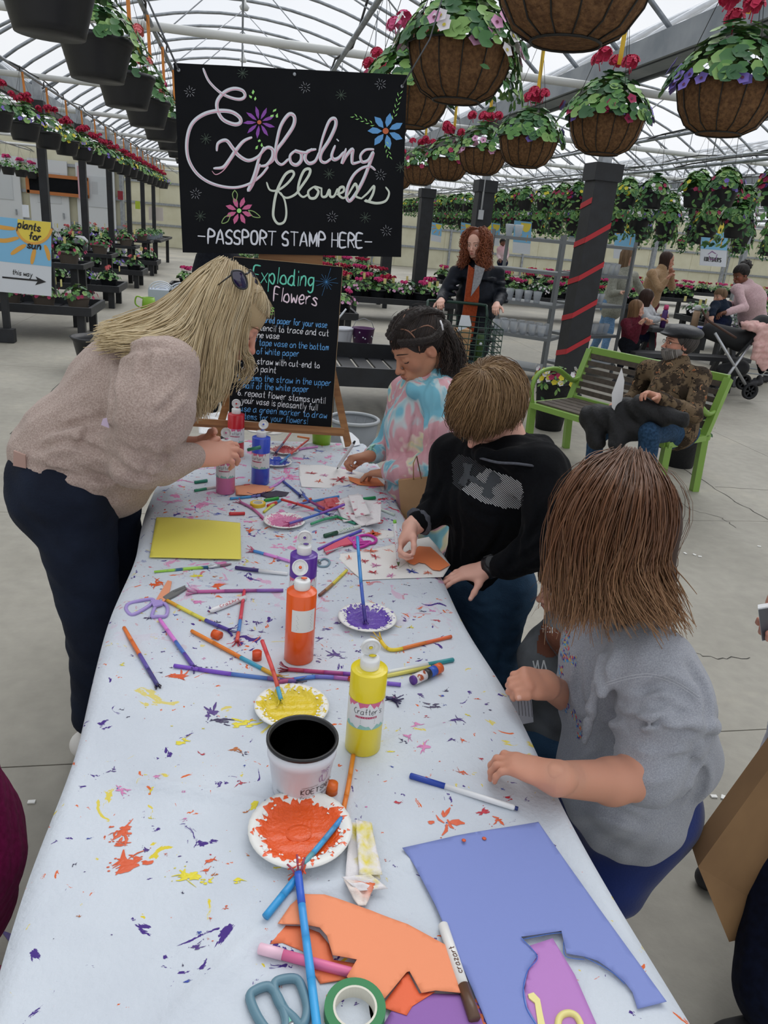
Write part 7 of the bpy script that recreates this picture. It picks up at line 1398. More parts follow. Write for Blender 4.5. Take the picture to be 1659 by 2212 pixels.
# woman in the puffer coat pushing the cart
o,l0,L,R,q=figure('curly red-haired woman in black puffer coat pushing a green shopping cart',7.0,(1028,528,7.0),.235,(-.62,-.75,-.15),(-.12,0,1),'dcae9c',['7a3f28','9a5638','5c2e1e','b5704a'],
dict(nk=(1035,575,7.05),ch=(1028,640,7.05),hp=(1020,745,7.1),sh1=(985,590,7.05),el1=(958,635,6.95),wr1=(953,650,6.55),sh2=(1072,592,7.1),el2=(1082,640,7.0),wr2=(1072,660,6.62),k1=(1000,830,7.1),a1=(998,880,7.2),k2=(1042,830,7.2),a2=(1045,880,7.3)),fabric('puffer_black','11151d','191e28',20,.2,.5),fb('jeans_mid','24384e','33506e'),'curly',hlen=.20,tops=('puffer_coat',),tr=.165,extra=[q for k in range(5)for q in torus(J(985-6*k,596+13*k,7.04-.03*k),(0,0,1),.062,.016,.008)+torus(J(1074+1.5*k,598+13*k,7.09-.03*k),(0,0,1),.062,.016,.008)]+[q for k in range(6)for q in torus(J(1030-k,600+26*k,7.06),(0,0,1),.165,.02,.012,16)])
MB().slab([J(x,y,6.80)for x,y in((1012,572),(1034,590),(1034,640),(1018,740),(988,742),(1002,650))],(0,-.02,0)).build('cardigan_panel',fb('rust_knit','8c3d22','a04a2a'),o,loc=tuple(-l0));MB().slab([J(x,y,6.79)for x,y in((1026,572),(1046,580),(1036,612),(1016,640))],(0,-.02,0)).build('grey_tee',fb('grey_tee','85878c','9a9ca2'),o,loc=tuple(-l0))
# old man on the bench
mcam=mat('camo','3a3026',.85,spec=.15,col2='6e5d48',scale=13,detail=5,ramp=(.46,.52),bump=.25,bscale=60)
t=mcam.node_tree;b=t.nodes['Principled BSDF'];cur_=b.inputs['Base Color'].links[0].from_socket;n2=t.nodes.new('ShaderNodeTexNoise');n2.inputs['Scale'].default_value=19;n2.inputs['Distortion'].default_value=1.5;tc2=t.nodes.new('ShaderNodeTexCoord');t.links.new(tc2.outputs['Object'],n2.inputs['Vector'])
for thr,c in((.58,'1f1a17'),(.64,'a08668'),(.68,'8a4f30')):
 rmp=t.nodes.new('ShaderNodeValToRGB');rmp.color_ramp.elements[0].position=thr;rmp.color_ramp.elements[1].position=thr+.01;mx=t.nodes.new('ShaderNodeMixRGB');mx.inputs[2].default_value=lin(c);t.links.new(n2.outputs['Fac'],rmp.inputs['Fac']);t.links.new(rmp.outputs['Color'],mx.inputs[0]);t.links.new(cur_,mx.inputs[1]);cur_=mx.outputs[0]
t.links.new(cur_,b.inputs['Base Color'])
o,l0,L,R,q=figure('bearded man in camouflage jacket and black flat cap sitting on the green bench',4.7,(1467,742,4.62),.235,(-.95,.10,.05),(-.05,0,1),'c58f78',['3a3634','56504c'],
dict(nk=(1462,790,4.62),ch=(1455,850,4.55),hp=(1460,925,4.5),sh1=(1400,800,4.78),el1=(1370,860,4.85),wr1=(1335,872,4.62),sh2=(1512,815,4.42),el2=(1500,895,4.2),wr2=(1418,858,4.15),k1=(1290,925,4.55),a1=(1278,1040,4.5),k2=(1400,935,4.15),a2=(1400,1060,4.15)),mcam,fb('old_jeans','22384f','34506e'),'short',tops=('camo_jacket',),folds=([[(1400,800),(1420,850),(1412,890)],[(1450,800),(1448,860),(1440,900)],[(1500,830),(1480,880),(1430,890)],[(1470,800),(1475,850)],[(1515,840),(1510,890)],[(1380,830),(1370,870)],[(1430,870),(1470,880)]],.012,.014),beard='8d8783',tr=.15,vox=.009)
cap_=thing('flat_cap','black leather flat cap on the bearded man\'s head','cap',L((0,0,.35)));c0=L((0,0,.35));s=prims_sdf([('e',L((0,-.06,.33))-c0,tuple(.235*np.array([.47,.56,.22])),R,.02),('e',L((0,.36,.22))-c0,tuple(.235*np.array([.30,.26,.05])),R,.03)],.005);V,F=s.nets();Mesh().add(V,F).build('cap_crown',mat('cap_leather','1b1e24',.45,bump=.2,bscale=60),cap_)
gl=thing('glasses','thin dark glasses worn by the bearded man','glasses',L((0,.4,0)));g0_=L((0,.4,0))
for sx in(1,-1):MB().tube([L((sx*(.14+.07*math.cos(a)),.40,.01+.05*math.sin(a)))-g0_ for a in np.arange(12)*PI/6],.0015,5,closed=True,caps=False).build('rim',mf_ if False else mat('glass_frame','15161a',.2),gl);MB().tube([L((sx*.21,.39,.02))-g0_,L((sx*.35,.05,.02))-g0_],.0015,5).build('temple_arm',mat('glass_frame','',''),gl)
bd_=cap_paths(L((0,.12,-.12)),.235,frame(R[:,1],R[:,2]),500,8,crown=(0,.3,.5),rad=(.26,.33,.38),cen=(0,-.02,-.05),hem=lambda a:-.40,thick=.14,seed=8);bd_=bd_[(((bd_[:,-1]-L((0,0,0)))@R)[:,1]>.0)];bd_=bd_[:,4:,:]
strands(o,'beard',bd_,.0028,['a8a39f','6f6a66','c9c5c0','4a4542'],l0,9)
o2=tag(MB().slab([J(x,y,4.28)for x,y in((1343,795),(1349,822),(1345,860),(1334,895),(1322,880),(1322,850))],(.0,.003,0)).build('paper_sheet',mat('paper_bright','dfe0e2',.6)),'white folded paper held up by the man on the bench','paper')
# black quilted coat over his knees
mq=mat('quilted_black','0d0e12',.7,bump=.6,bscale=45);coat=[('c',J(1278,900,4.5),J(1420,900,4.2),.06,.075,.05),('c',J(1280,900,4.45),J(1290,955,4.35),.08,.05,.05),('c',J(1350,890,4.3),J(1330,960,4.2),.09,.05,.05),('c',J(1380,880,4.2),J(1470,905,4.1),.08,.05,.05),('c',J(1300,900,4.4),J(1380,930,4.2),.07,.06,.05)]
s=prims_sdf(coat,.011,noise=(.008,16,6));V,F=s.nets();tag(Mesh().add(V,F).build('quilted_coat',mq),'black quilted coat draped over the seated man\'s knees','coat')
# women and children at the picnic table
figure('young woman in light grey hoodie and loose blue jeans standing behind the shelves',10.3,(1357,556,10.3),.23,(.75,-.6,-.3),(.1,0,1),'d8ac98',['8a6f55','6e553f','a58a6c'],
dict(nk=(1350,585,10.3),ch=(1340,615,10.3),hp=(1320,655,10.35),sh1=(1325,595,10.2),el1=(1322,635,10.1),wr1=(1342,632,9.95),sh2=(1368,597,10.5),el2=(1385,630,10.5),wr2=(1390,640,10.4),k1=(1300,715,10.4),a1=(1275,765,10.6),k2=(1315,715,10.2),a2=(1300,775,10.0)),fb('hoodie_sage','8e8f84','a4a599'),fb('light_jeans','5f83a8','7a9cc0'),'straight',hlen=.35,tops=('hoodie',),tr=.15,folds=([[(1335,600),(1330,640)],[(1350,600),(1345,650)],[(1360,610),(1355,650)],[(1325,615),(1340,632)]],.012,.016),hem=(1322,668,10.3))
figure('dark-haired woman in a tan sweater leaning on her hand at the children\'s table',11,(1442,562,11),.23,(.8,-.5,-.2),(.2,0,1),'c9937c',['3a2722','4d352d'],
dict(nk=(1430,582,11),ch=(1415,610,11),hp=(1402,655,11.1),sh1=(1408,592,10.8),el1=(1425,625,10.6),wr1=(1440,605,10.6),sh2=(1440,595,11.3),el2=(1452,620,11.3),wr2=(1450,590,11.2),k1=(1412,700,11.0),a1=(1410,750,11.1),k2=(1400,700,11.3),a2=(1400,745,11.4)),fb('tan_knit','9c7e5e','b09272'),fb('burgundy_skirt','4f2028','6a3038'),'straight',hlen=.12,tops=('sweater',),tr=.14)
figure('toddler girl in a maroon shirt and black leggings standing by the picnic bench',8.6,(1376,667,8.7),.20,(.55,-.3,-.1),(0,0,1),'d8a892',['7a5a40','94724f'],
dict(nk=(1372,690,8.7),ch=(1364,710,8.7),hp=(1360,738,8.7),sh1=(1352,698,8.6),el1=(1362,720,8.45),wr1=(1382,700,8.4),sh2=(1380,698,8.9),el2=(1388,715,8.8),wr2=(1398,700,8.7),k1=(1352,765,8.6),a1=(1340,790,8.55),k2=(1368,768,8.8),a2=(1365,795,8.8)),fb('maroon_shirt','4f1a26','642634'),fb('black_leggings','101218','181b22'),'straight',hlen=.16,tops=('shirt',),tr=.12)
figure('girl in a white t-shirt kneeling at the children\'s table with dark hair',9.2,(1398,645,9.2),.21,(.85,-.1,-.4),(.2,0,1),'d0a08a',['35241e','4a342b'],
dict(nk=(1396,668,9.2),ch=(1392,690,9.2),hp=(1385,715,9.3),sh1=(1388,675,9.1),el1=(1402,690,9.0),wr1=(1424,690,9.0),sh2=(1405,675,9.4),el2=(1415,688,9.4),wr2=(1428,682,9.3),k1=(1405,728,9.2),a1=(1385,735,9.4),k2=(1405,725,9.5),a2=(1385,733,9.6)),fb('white_tee','b9bcc0','cfd2d6'),fb('navy_leggings','141a30','1c2440'),'straight',hlen=.14,tops=('t_shirt',),tr=.115)
figure('woman in pale pink sweatshirt with dark hair bun holding a toddler',9.0,(1600,592,9.0),.235,(-.85,-.1,-.4),(-.15,0,1),'7a4f3c',['18110f','241a17'],
dict(nk=(1612,618,9),ch=(1620,645,9),hp=(1625,690,9.1),sh1=(1592,625,8.8),el1=(1608,665,8.6),wr1=(1565,675,8.5),sh2=(1635,628,9.2),el2=(1600,665,9.3),wr2=(1568,655,9.1),k1=(1640,750,9.0),a1=(1645,800,9.1),k2=(1655,750,9.3),a2=(1660,795,9.4)),fb('pink_sweat','c4a4a8','d4b6ba'),fb('black_leggings','',''),'bun',tops=('sweatshirt',),tr=.17)
bun=Mesh();pb=J(1612,573,9.05);s=prims_sdf([('e',(0,0,0),(.075,.075,.07))],.008,noise=(.008,60,2));V,F=s.nets();bb_=bun.add(V+pb-np.array([*SC.collection.objects[-1].location])if False else V,F,lin3('18110f'))
hb=bun.build('hair_bun',mat('hair_base','',''),[x for x in bpy.data.objects if x.get('label','').startswith('woman in pale pink')][0]);hb.location=Vector([float(k)for k in pb])-hb.parent.location
figure('toddler with light brown hair in a navy vest held by the woman in pink',8.6,(1555,640,8.6),.185,(-.9,-.2,-.2),(-.1,0,1),'d0a08a',['6e543c','866a4e'],
dict(nk=(1556,655,8.6),ch=(1556,668,8.6),hp=(1560,690,8.6),sh1=(1545,660,8.5),el1=(1540,672,8.4),wr1=(1538,682,8.35),sh2=(1570,660,8.8),el2=(1572,672,8.8),wr2=(1560,680,8.7),k1=(1552,705,8.5),a1=(1555,720,8.6),k2=(1568,706,8.8),a2=(1568,722,8.8)),fb('navy_vest','1a2230','222c3c'),fb('navy_leggings','',''),'short',tops=('vest',),tr=.12)
figure('distant shopper in a pink and white striped shirt seen past the coat woman',22,(1086,524,22),.23,(0,-1,0),(0,0,1),'6a4636',['161010','201816'],
dict(nk=(1086,534,22),ch=(1086,545,22),hp=(1086,565,22),sh1=(1078,538,22),el1=(1076,552,22),wr1=(1080,560,21.8),sh2=(1094,538,22),el2=(1096,552,22),wr2=(1092,560,21.8),k1=(1083,585,22),a1=(1083,600,22),k2=(1090,585,22),a2=(1090,600,22)),mat('striped_shirt','d8a8b0',.8,col2='e8e4e4',scale=1),fb('navy_leggings','',''),'bun',vox=.022,tops=('shirt',))
figure('shopper in a black shirt mostly hidden behind the hanging sign',5.2,(470,520,5.3),.23,(.3,1,0),(0,0,1),'c58f78',['3a2a22','4d3a30'],
dict(nk=(470,548,5.3),ch=(470,590,5.3),hp=(475,680,5.3),sh1=(448,562,5.3),el1=(440,620,5.3),wr1=(470,660,5.5),sh2=(500,566,5.35),el2=(515,620,5.35),wr2=(500,660,5.5),k1=(460,770,5.3),a1=(458,880,5.35),k2=(490,770,5.35),a2=(492,880,5.4)),fb('black_tee','12141a','1a1d25'),fb('black_leggings','',''),'short',tops=('t_shirt',),tr=.14,face_on=False)
# partly visible neighbours at the picture edges
def edge_people():
 loc0=np.array([-.60,1.2,0]);o=thing('person','person in a magenta coat at the left picture edge, only the coat side showing','person',loc0);Yq=1.2
 c=J(-168,1850,Yq);top=[('c',c+np.array([0,0,.25]),c,.13,.17,.06),('c',c,c+np.array([0,0,-.12]),.17,.15,.05),('c',c+np.array([0,0,.4]),c+np.array([0,0,.25]),.08,.13,.06),('c',c+np.array([.10,-.05,.3]),c+np.array([.08,-.14,.05]),.06,.05,.04),('c',c+np.array([-.12,.05,.3]),c+np.array([-.12,-.05,.02]),.06,.05,.04)]
 garment(o,'coat',top,.009,fabric('magenta_wool','5c0a36','6e1244',90,.2),noise=(.003,20,2),loc0=loc0);sk='d0a08a'
 an=np.array([c[0]+.03,c[1],.09]);legs=[('c',c+np.array([.04,0,-.1]),an+np.array([0,0,.3]),.09,.06,.03),('c',an+np.array([0,0,.3]),an,.058,.045,.03),('c',c+np.array([-.08,.05,-.1]),an+np.array([-.14,.05,.3]),.09,.06,.03),('c',an+np.array([-.14,.05,.3]),an+np.array([-.14,.05,0]),.058,.045,.03)]
 garment(o,'leggings',legs,.01,fb('black_leggings','',''),loc0=loc0);R=frame((.9,.3,-.2),(.1,0,1));hc=c+np.array([0,0,.58]);M=Mesh();s=prims_sdf(shrink(top,.8)+shrink(legs,.8)+[('c',c+np.array([0,0,.4]),hc,.05,.05,.02)],.011);V,F=s.nets();M.add(V,F,lin3(sk));L=head(M,hc,.22,R,sk)
 for k,th in((top[3][2],1),(top[4][2],-1)):hand(M,k,(.1,-.2,-1),(1,0,0),.15,sk,thumb=th,vox=.0035)
 M.V=[v-loc0 for v in M.V];M.build('body',skin_mat('bg'),o);face_bits(o,L,.22,R,loc0);hair_shell(o,[('e',hc+.22*(R@np.array([0,-.1,.14])),(.085,.1,.09),R)],.009,'4f3a2a',loc0)
 strands(o,'hair',cap_paths(hc,.22,R,400,12,hem=lambda a:-.1,drop=lambda a:.2,seed=3),.003,['5a4330','6e5440'],loc0);shoe(o,an,(1,0,0),.2,'8a1f4a',loc0);shoe(o,an+np.array([-.14,.05,0]),(1,0,0),.2,'8a1f4a',loc0)
 # adult at the right edge holding a phone and a kraft bag
 loc0=np.array([1.30,1.15,0]);o=thing('person','adult in navy trousers at the right picture edge holding a phone','person',loc0);ha=J(1720,1345,1.15);hip=J(1760,1750,1.15);sh_=np.array([hip[0]+.05,1.15,1.38]);nk=sh_+np.array([.12,.05,.08])
 top=[('c',nk,hip+np.array([.06,.05,.25]),.1,.15,.06),('c',hip+np.array([.06,.05,.25]),hip+np.array([.06,.05,.02]),.15,.15,.05),('c',sh_,sh_+np.array([.3,.1,0]),.07,.07,.05),('c',sh_,sh_+np.array([.0,-.05,-.28]),.06,.05,.03),('c',sh_+np.array([.3,.1,0]),sh_+np.array([.33,.05,-.28]),.06,.05,.03),('c',sh_+np.array([.33,.05,-.28]),sh_+np.array([.3,-.05,-.5]),.05,.04,.03)]
 garment(o,'sweatshirt',top,.011,fb('lilac_grey','a9abb8','b8bac6'),noise=(.004,18,2),loc0=loc0);el=sh_+np.array([0,-.05,-.28]);wr=J(1712,1262,1.12)
 a1=np.array([hip[0]-.05,.86,.09]);kn=J(1678,2140,.93);a1=np.array([kn[0]+.02,.90,.09]);legs=[('c',hip+np.array([-.03,0,0]),hip+np.array([.14,.08,0]),.13,.13,.06),('c',hip+np.array([-.03,0,-.05]),kn,.12,.085,.04),('c',kn,a1,.080,.07,.03),('c',hip+np.array([.14,.08,-.05]),np.array([hip[0]+.12,1.3,.48]),.12,.08,.04),('c',np.array([hip[0]+.12,1.3,.48]),np.array([hip[0]+.12,1.32,.09]),.08,.06,.03)]
 garment(o,'trousers',legs,.010,fb('navy_trousers','0b0f1e','10162a'),noise=(.003,16,2),loc0=loc0);R=frame((-.9,.2,-.3),(-.1,0,1));hc=nk+np.array([-.03,0,.2]);M=Mesh();s=prims_sdf(shrink(top,.8)+shrink(legs,.8)+[('c',nk,hc,.055,.055,.02),('c',el,wr,.045,.03,.02)],.010);V,F=s.nets();M.add(V,F,lin3('cf9a86'));L=head(M,hc,.23,R,'cf9a86');hand(M,wr,(-.15,-.1,-.6),(-.5,-.3,0),.16,'cf9a86',thumb=1,vox=.003,curls=((.7,.9,.6),)*4);hand(M,top[5][2],(-.1,0,-1),(-1,0,0),.17,'cf9a86',thumb=-1,vox=.0035)
 M.V=[v-loc0 for v in M.V];M.build('body',skin_mat('bg'),o);face_bits(o,L,.23,R,loc0);hair_shell(o,[('e',hc+.23*(R@np.array([0,-.1,.14])),(.088,.103,.093),R)],.009,'4a382a',loc0);strands(o,'hair',cap_paths(hc,.23,R,500,9,hem=lambda a:.18 if math.sin(a)>.3 else-.3,seed=3),.003,['5a4330','6e5440'],loc0);shoe(o,a1,(-1,0,0),.26,'2a2a2e',loc0);shoe(o,(hip[0]+.12,1.32),(-1,0,0),.26,'2a2a2e',loc0)
 p0=J(1645,1345,1.08);ph=thing('phone','grey and white phone held at the right picture edge','phone',p0);a,b_,c_,d_=[J(x,y,1.08)-p0 for x,y in((1637,1314),(1661,1310),(1676,1378),(1646,1386))]
 MB().slab([a,b_,c_,d_],(.01,.014,0)).build('phone_case',mat('case_white','d5d8da',.4),ph);MB().slab([a+(c_-a)*.04,b_+(d_-b_)*.04,c_+(a-c_)*.04,d_+(b_-d_)*.04],(-.001,-.002,0)).build('screen',mat('screen_grey','4e5157',.2),ph)
 bw=thing('paper_bag','large kraft paper bag carried by the adult at the right edge','bag',J(1620,1950,1.0));b0=J(1620,1950,1.0);MB().slab([J(x,y,Y_)-b0 for x,y,Y_ in((1690,1620,1.10),(1508,1872,1.04),(1575,2035,1.02),(1720,2000,1.08))],(.02,.06,0)).build('bag_body',mat('kraft_dark','7a5c3c',.8,col2='8a6a46',scale=5),bw)
edge_people()
GR=['3f6e3a','5a8a45','35603a','7ea35a'];mleafs=[mat('leaf_'+c,c,.5,spec=.4,bump=.1,bscale=60)for c in GR];mcoir=mat('coir_liner','5a4230',.95,spec=.1,col2='7a5c40',scale=70,detail=8,bump=1,bscale=90);mwire=mat('basket_wire','14130f',.6);mpot=mat('black_pot','17191e',.45,bump=.1,bscale=30);mtan=mat('tan_pot','6c6258',.6);myt=mat('tag_yellow','d8b42c',.5);mot=mat('tag_orange','d8883a',.5)
def fmat(c):return mat('petal_'+c,c,.6,sss=.05)
def leaf_shape(kind,R=1.0):
 if kind=='round':return[(0,0,0)]+[(R*(1-.09*(i%2))*math.cos(a)*(.3 if i==0 else 1),R*(1-.09*(i%2))*math.sin(a),.22*R)for i,a in enumerate(np.arange(12)*PI/6)],[(0,1+i,1+(i+1)%12)for i in range(12)]
 return[(-R,0,0),(-.3*R,.42*R,.1*R),(.4*R,.36*R,.08*R),(R,0,-.12*R),(.4*R,-.36*R,.08*R),(-.3*R,-.42*R,.1*R)],[(0,1,2,3),(0,3,4,5)]
def placed(m,V,F,p,n,s,rs,mi=0):
 n=sm3(n);u=sm3(np.cross(n,sm3(np.array([rs.gauss(0,1)for _ in range(3)]))));w=np.cross(n,u);m.add([tuple(np.array(p)+s*(v[0]*u+v[1]*w+v[2]*n))for v in V],F,mi,True)
def dome(rs,R,H,rim=1.28):
 a=rs.random()*2*PI;q=rs.random()**.6;r=R*rim*q;z=H*(1-q*q)*rs.uniform(.6,1.05)-.02*q;return np.array([r*math.cos(a),r*math.sin(a),z]),np.array([math.cos(a)*q,math.sin(a)*q,1.1-q*.7])
def foliage(seed,R,H,n=90,s=.034,kind='round',trail=0):
 rs=random.Random(seed);m=MB();V,F=leaf_shape(kind)
 for _ in range(n):p,nn=dome(rs,R,H);placed(m,V,F,p,nn,s*rs.uniform(.7,1.2),rs,rs.randrange(4))
 for _ in range(int(trail*150)):
  a=rs.random()*2*PI;d=np.array([math.cos(a),math.sin(a),0]);k=rs.random();placed(m,*leaf_shape('oval'),d*(R*1.08+.04*rs.random())+np.array([0,0,-trail*k]),d+np.array([0,0,.3]),s*rs.uniform(.6,1.1),rs,rs.randrange(4))
 return m
def bloom(kind,seed=1):
 rs=random.Random(seed);m=MB()
 if kind=='head':
  for _ in range(30):d=sm3([rs.gauss(0,1),rs.gauss(0,1),abs(rs.gauss(0,1))+.1]);placed(m,[(math.cos(a),math.sin(a),.25)for a in np.arange(5)*2*PI/5]+[(0,0,-.1)],[(i,(i+1)%5,5)for i in range(5)],d*.034,d,.018,rs)
  m.tube([(0,0,-.05),(0,0,0)],.0025,4)
 else:
  V=[(0,0,-.3)]+[((1 if i%2 else.78)*math.cos(a),(1 if i%2 else.78)*math.sin(a),0)for i,a in enumerate(np.arange(10)*PI/5)];m.add([(x*.025,y*.025,z*.02)for x,y,z in V],[(0,1+i,1+(i+1)%10)for i in range(10)],0,True);m.add([(.006*math.cos(a),.006*math.sin(a),-.0005)for a in np.arange(6)*PI/3],[tuple(range(6))],1)
 return m
_B={}
def bm_(kind,c,c2='5a1f3a'):
 k=(kind,c)
 if k not in _B:me=bloom(kind);o=me.build('bloom_source',[fmat(c),fmat(c2)]);_B[k]=o.data;bpy.data.objects.remove(o)
 return _B[k]
def blooms(root,spec,R,H,seed,join=False):
 rs=random.Random(seed);jm={}
 for kind,c,n,sc in spec:
  for _ in range(n):
   if kind=='head':p,nn=dome(rs,R*.6,H+.06,1.0);p[2]=H*rs.uniform(.95,1.2)+.02;rot=(rs.gauss(0,.2),rs.gauss(0,.2),0)
   else:a=rs.random()*2*PI;q=rs.uniform(1.08,1.3);p=np.array([R*q*math.cos(a),R*q*math.sin(a),.075-.11*rs.random()]);d=sm3([math.cos(a),math.sin(a),.5]);rot=Vector(d).to_track_quat('Z','Y').to_euler()
   if join:
    me=bm_(kind,c);Rm=np.array(Matrix.LocRotScale(None,Vector(rot)and(rot if not isinstance(rot,tuple)else __import__('mathutils').Euler(rot)),(sc,)*3).to_3x3());m=jm.setdefault(c,MB());m.add([tuple(Rm@np.array(v.co)+p)for v in me.vertices],[tuple(f.vertices)for f in me.polygons])
   else:o=obj('flower_head' if kind=='head' else 'flower',bm_(kind,c,'c8b83a' if c in('e4e0e4',)else '5a1f3a'),root,tuple(p));o.rotation_euler=rot;o.scale=(sc,)*3
 for c,m in jm.items():m.build('blossoms',fmat(c),root)['kind']='stuff'
def coir(root,R=.20,H=.178,hang=.62,tagm=None,n=14):
 prof=[(0,-H),(R*.45,-H),(R*.70,-H*.86),(R*.88,-H*.55),(R*.97,-H*.2),(R,0),(R*.95,.004),(R*.9,-.02),(0,-.03)];MB().lathe(prof,n=32).build('coir_liner',mcoir,root)
 for k in range(n):a=2*PI*k/n;MB().tube([((r+.003)*math.cos(a),(r+.003)*math.sin(a),z)for r,z in prof[1:6]],.0025,5).build('wire_rib',mwire,root)
 for r,z in((R+.003,0),(R*.45,-H-.002)):MB().tube([(r*math.cos(a),r*math.sin(a),z)for a in np.arange(20)*PI/10],.004,5,closed=True,caps=False).build('wire_ring',mwire,root)
 hangers(root,R,hang,tagm)
def hangers(root,R,hang,tagm):
 for k in range(3):a=2*PI*k/3+.5;MB().tube([(R*math.cos(a),R*math.sin(a),0),(0,0,hang)],.0016,4).build('hanger_wire',mwire,root)
 MB().tube([(0,0,hang-.01),(0,0,hang+.03)],.008,6).build('hanger_hook',mwire,root)
 if tagm:MB().slab([(.01,.01,hang-.03),(.035,.01,hang-.03),(.045,.03,hang*.42),(.02,.03,hang*.42)],(0,.002,0)).build('plant_tag',tagm,root)
def potb(root,R=.19,H=.20,m_=None,hang=None,tagm=None,ridges=True):
 m_=m_ or mpot;pr_=[(0,-H),(R*.70,-H)]
 for k in range(5):z=-H+H*.78*(k+1)/5;r=R*(.70+.23*(k+1)/5);pr_+=[(r-.002,z-.004),(r,z)]if ridges else[(r,z)]
 pr_+=[(R*.96,-H*.14),(R,-H*.13),(R,0),(R*.93,0),(R*.9,-.03),(0,-.035)];MB().lathe(pr_,n=28).build('pot',m_,root)
 if hang:hangers(root,R,hang,tagm)
def leafparts(root,seed,R,H,n,s):
 rs=random.Random(seed);srcs=[leaf_shape('round'),leaf_shape('oval')]
 if 'L' not in _B:_B['L']=[];[(_B['L'].append(x.data),bpy.data.objects.remove(x))for x in[MB().add(*leaf_shape('round',.028),sm=True).build('leaf',mleafs[i])for i in range(4)]]
 for _ in range(n):p,nn=dome(rs,R,H);o=obj('leaf',_B['L'][rs.randrange(4)],root,tuple(p));o.rotation_euler=Vector(nn).to_track_quat('Z','Y').to_euler();o.scale=(rs.uniform(.85,1.35),)*3
F_=dict(red=('head','c01f4c'),pink=('head','d85a8c'),coral=('head','dd7478'),mag=('petal','a02050'),vio=('petal','7a68bc'),yel=('petal','d8cc3a'),wht=('petal','e4e0e4'),pk=('petal','d8a0c4'),pur=('petal','4c3a80'),hot=('head','d83c84'))
def fs(**k):return[(*F_[a],n,1.0 if F_[a][0]=='head' else 1.15)for a,n in k.items()]
def basket(x,y,z,label,kind='coir',spec=(),seed=1,R=.20,H=.22,near=False,hang=.6,tagm=None,group=None,cat='hanging basket',name='hanging_basket',trail=0,leafs=.029,n=100):
 o=thing(name,label,cat,(x,y,z),group)
 (coir if kind=='coir' else potb)(o,R=R,hang=hang,tagm=tagm)
 if near:
  leafparts(o,seed,R,H,n,leafs);V,F=leaf_shape('oval');m=MB();rs=random.Random(seed)
  for _ in range(int(trail*900)):a=rs.gauss(0,.55);q=rs.random();placed(m,V,F,(R*(1.05+.25*q)*math.cos(a),R*(1.05+.25*q)*math.sin(a),-trail*q*1.2),(math.cos(a),math.sin(a),.4),.022,rs,rs.randrange(4))
  if trail:m.build('trailing_stems',mleafs,o)['kind']='stuff'
 else:foliage(seed,R,H,n,leafs,trail=trail).build('foliage',mleafs,o)['kind']='stuff'
 blooms(o,spec,R,H,seed+5,join=not near);return o
for i,(y,sp,tr_)in enumerate([(2.14,fs(wht=6,red=2),0),(3.22,fs(pk=18,wht=24),.14),(4.15,fs(pink=3,coral=2,mag=8),.05),(5.1,fs(red=3,mag=5),0)]):
 basket(.83,y,2.27,f'coir-lined basket of the inner right row, {ORD[i]} from the camera'+(', trailing pink and white flowers' if i==1 else ''),'coir',sp,10+i,.205,near=i<3,n=(240 if i else 60),hang=.65,trail=tr_)
for i,(y,sp)in enumerate([(3.15,fs(red=5,vio=30)),(4.25,fs(red=5,vio=16,mag=14)),(5.45,fs(red=6,vio=8)),(6.5,fs(red=6,pk=18)),(7.6,fs(red=7,mag=14,vio=4)),(8.8,fs(red=7,mag=12)),(10.1,fs(red=4,vio=6))]):
 basket(1.95,y,2.26,f'coir-lined basket of the outer right row, {ORD[i]} from the camera','coir',sp,30+i,.20,near=i<4,n=(240,220,170,130,150,150,150)[i],hang=.62,tagm=myt)
for i,(y,sp)in enumerate([(3.62,fs(coral=2,yel=3)),(4.7,fs(coral=3,yel=3)),(5.8,fs(coral=4)),(7.0,fs(coral=4)),(8.2,fs(coral=3,pink=2)),(9.4,fs(coral=3)),(10.6,fs(coral=3)),(11.8,fs(red=3)),(13,fs(red=3))]):
 basket(-.75,y,2.40,f'black hanging pot of the inner left row, {ORD[i]} from the camera','pot',sp,50+i,.19,near=i<4,n=(150,150,120,110,110,110,110,110,110)[i],hang=.62,tagm=mot)
for i in range(17):
 sp=[fs(red=12,vio=4),fs(red=12,vio=20),fs(red=10,yel=14),fs(red=11,yel=22),fs(red=11,yel=10,vio=8)][i%5];basket(-2.5,9.2+i*1.15,2.40,f'black hanging pot of the outer left row, {ORD[i]} from the camera','pot',sp,70+i,.19,n=70,hang=.55,tagm=mot,leafs=.04)
for i in range(14):basket(-6.3,11+i*1.3,2.3,f'black pink-geranium pot hanging far left beyond the posts, {ORD[i]} in row','pot',fs(hot=12),90+i,.19,n=50,hang=.6,leafs=.04)
protos=[]
for i,(x,z,y0,n_,st,lab)in enumerate([(5.0,2.3,6.9,24,.74,'nearest upper row'),(5.45,2.02,7.2,22,.76,'nearest lower row'),(6.6,2.32,8,20,.9,'second upper row'),(7.0,1.98,8.4,18,.95,'second lower row'),(8.6,2.35,9.5,16,1.1,'third upper row'),(12.5,2.2,12,16,1.2,'farthest upper row'),(12.9,1.95,12.4,14,1.3,'farthest lower row')]):
 for k in range(n_):
  sp=[fs(mag=20,yel=8,pur=6),fs(mag=20,yel=8),fs(yel=16,wht=10),fs(mag=14,vio=14),fs(wht=14,pur=8,mag=6)][(k*3+i)%5];pos=(x,y0+k*st+.12*math.sin(k*2.3),z);lb=f'black basket of trailing vines, {ORD[k]} from the front in the {lab}'
  q=(k*2+i)%6
  if len(protos)<=5 and i==0 and k<6:o=basket(*pos,lb,'pot',sp,200+k,.145,H=.2,n=120,hang=.6,trail=.30,leafs=.046);protos.append(o)
  else:o=cp(protos[q],None,pos,rz=k*1.1);o['label']=lb
  o['group']='vine baskets hanging beyond the ribbon post'
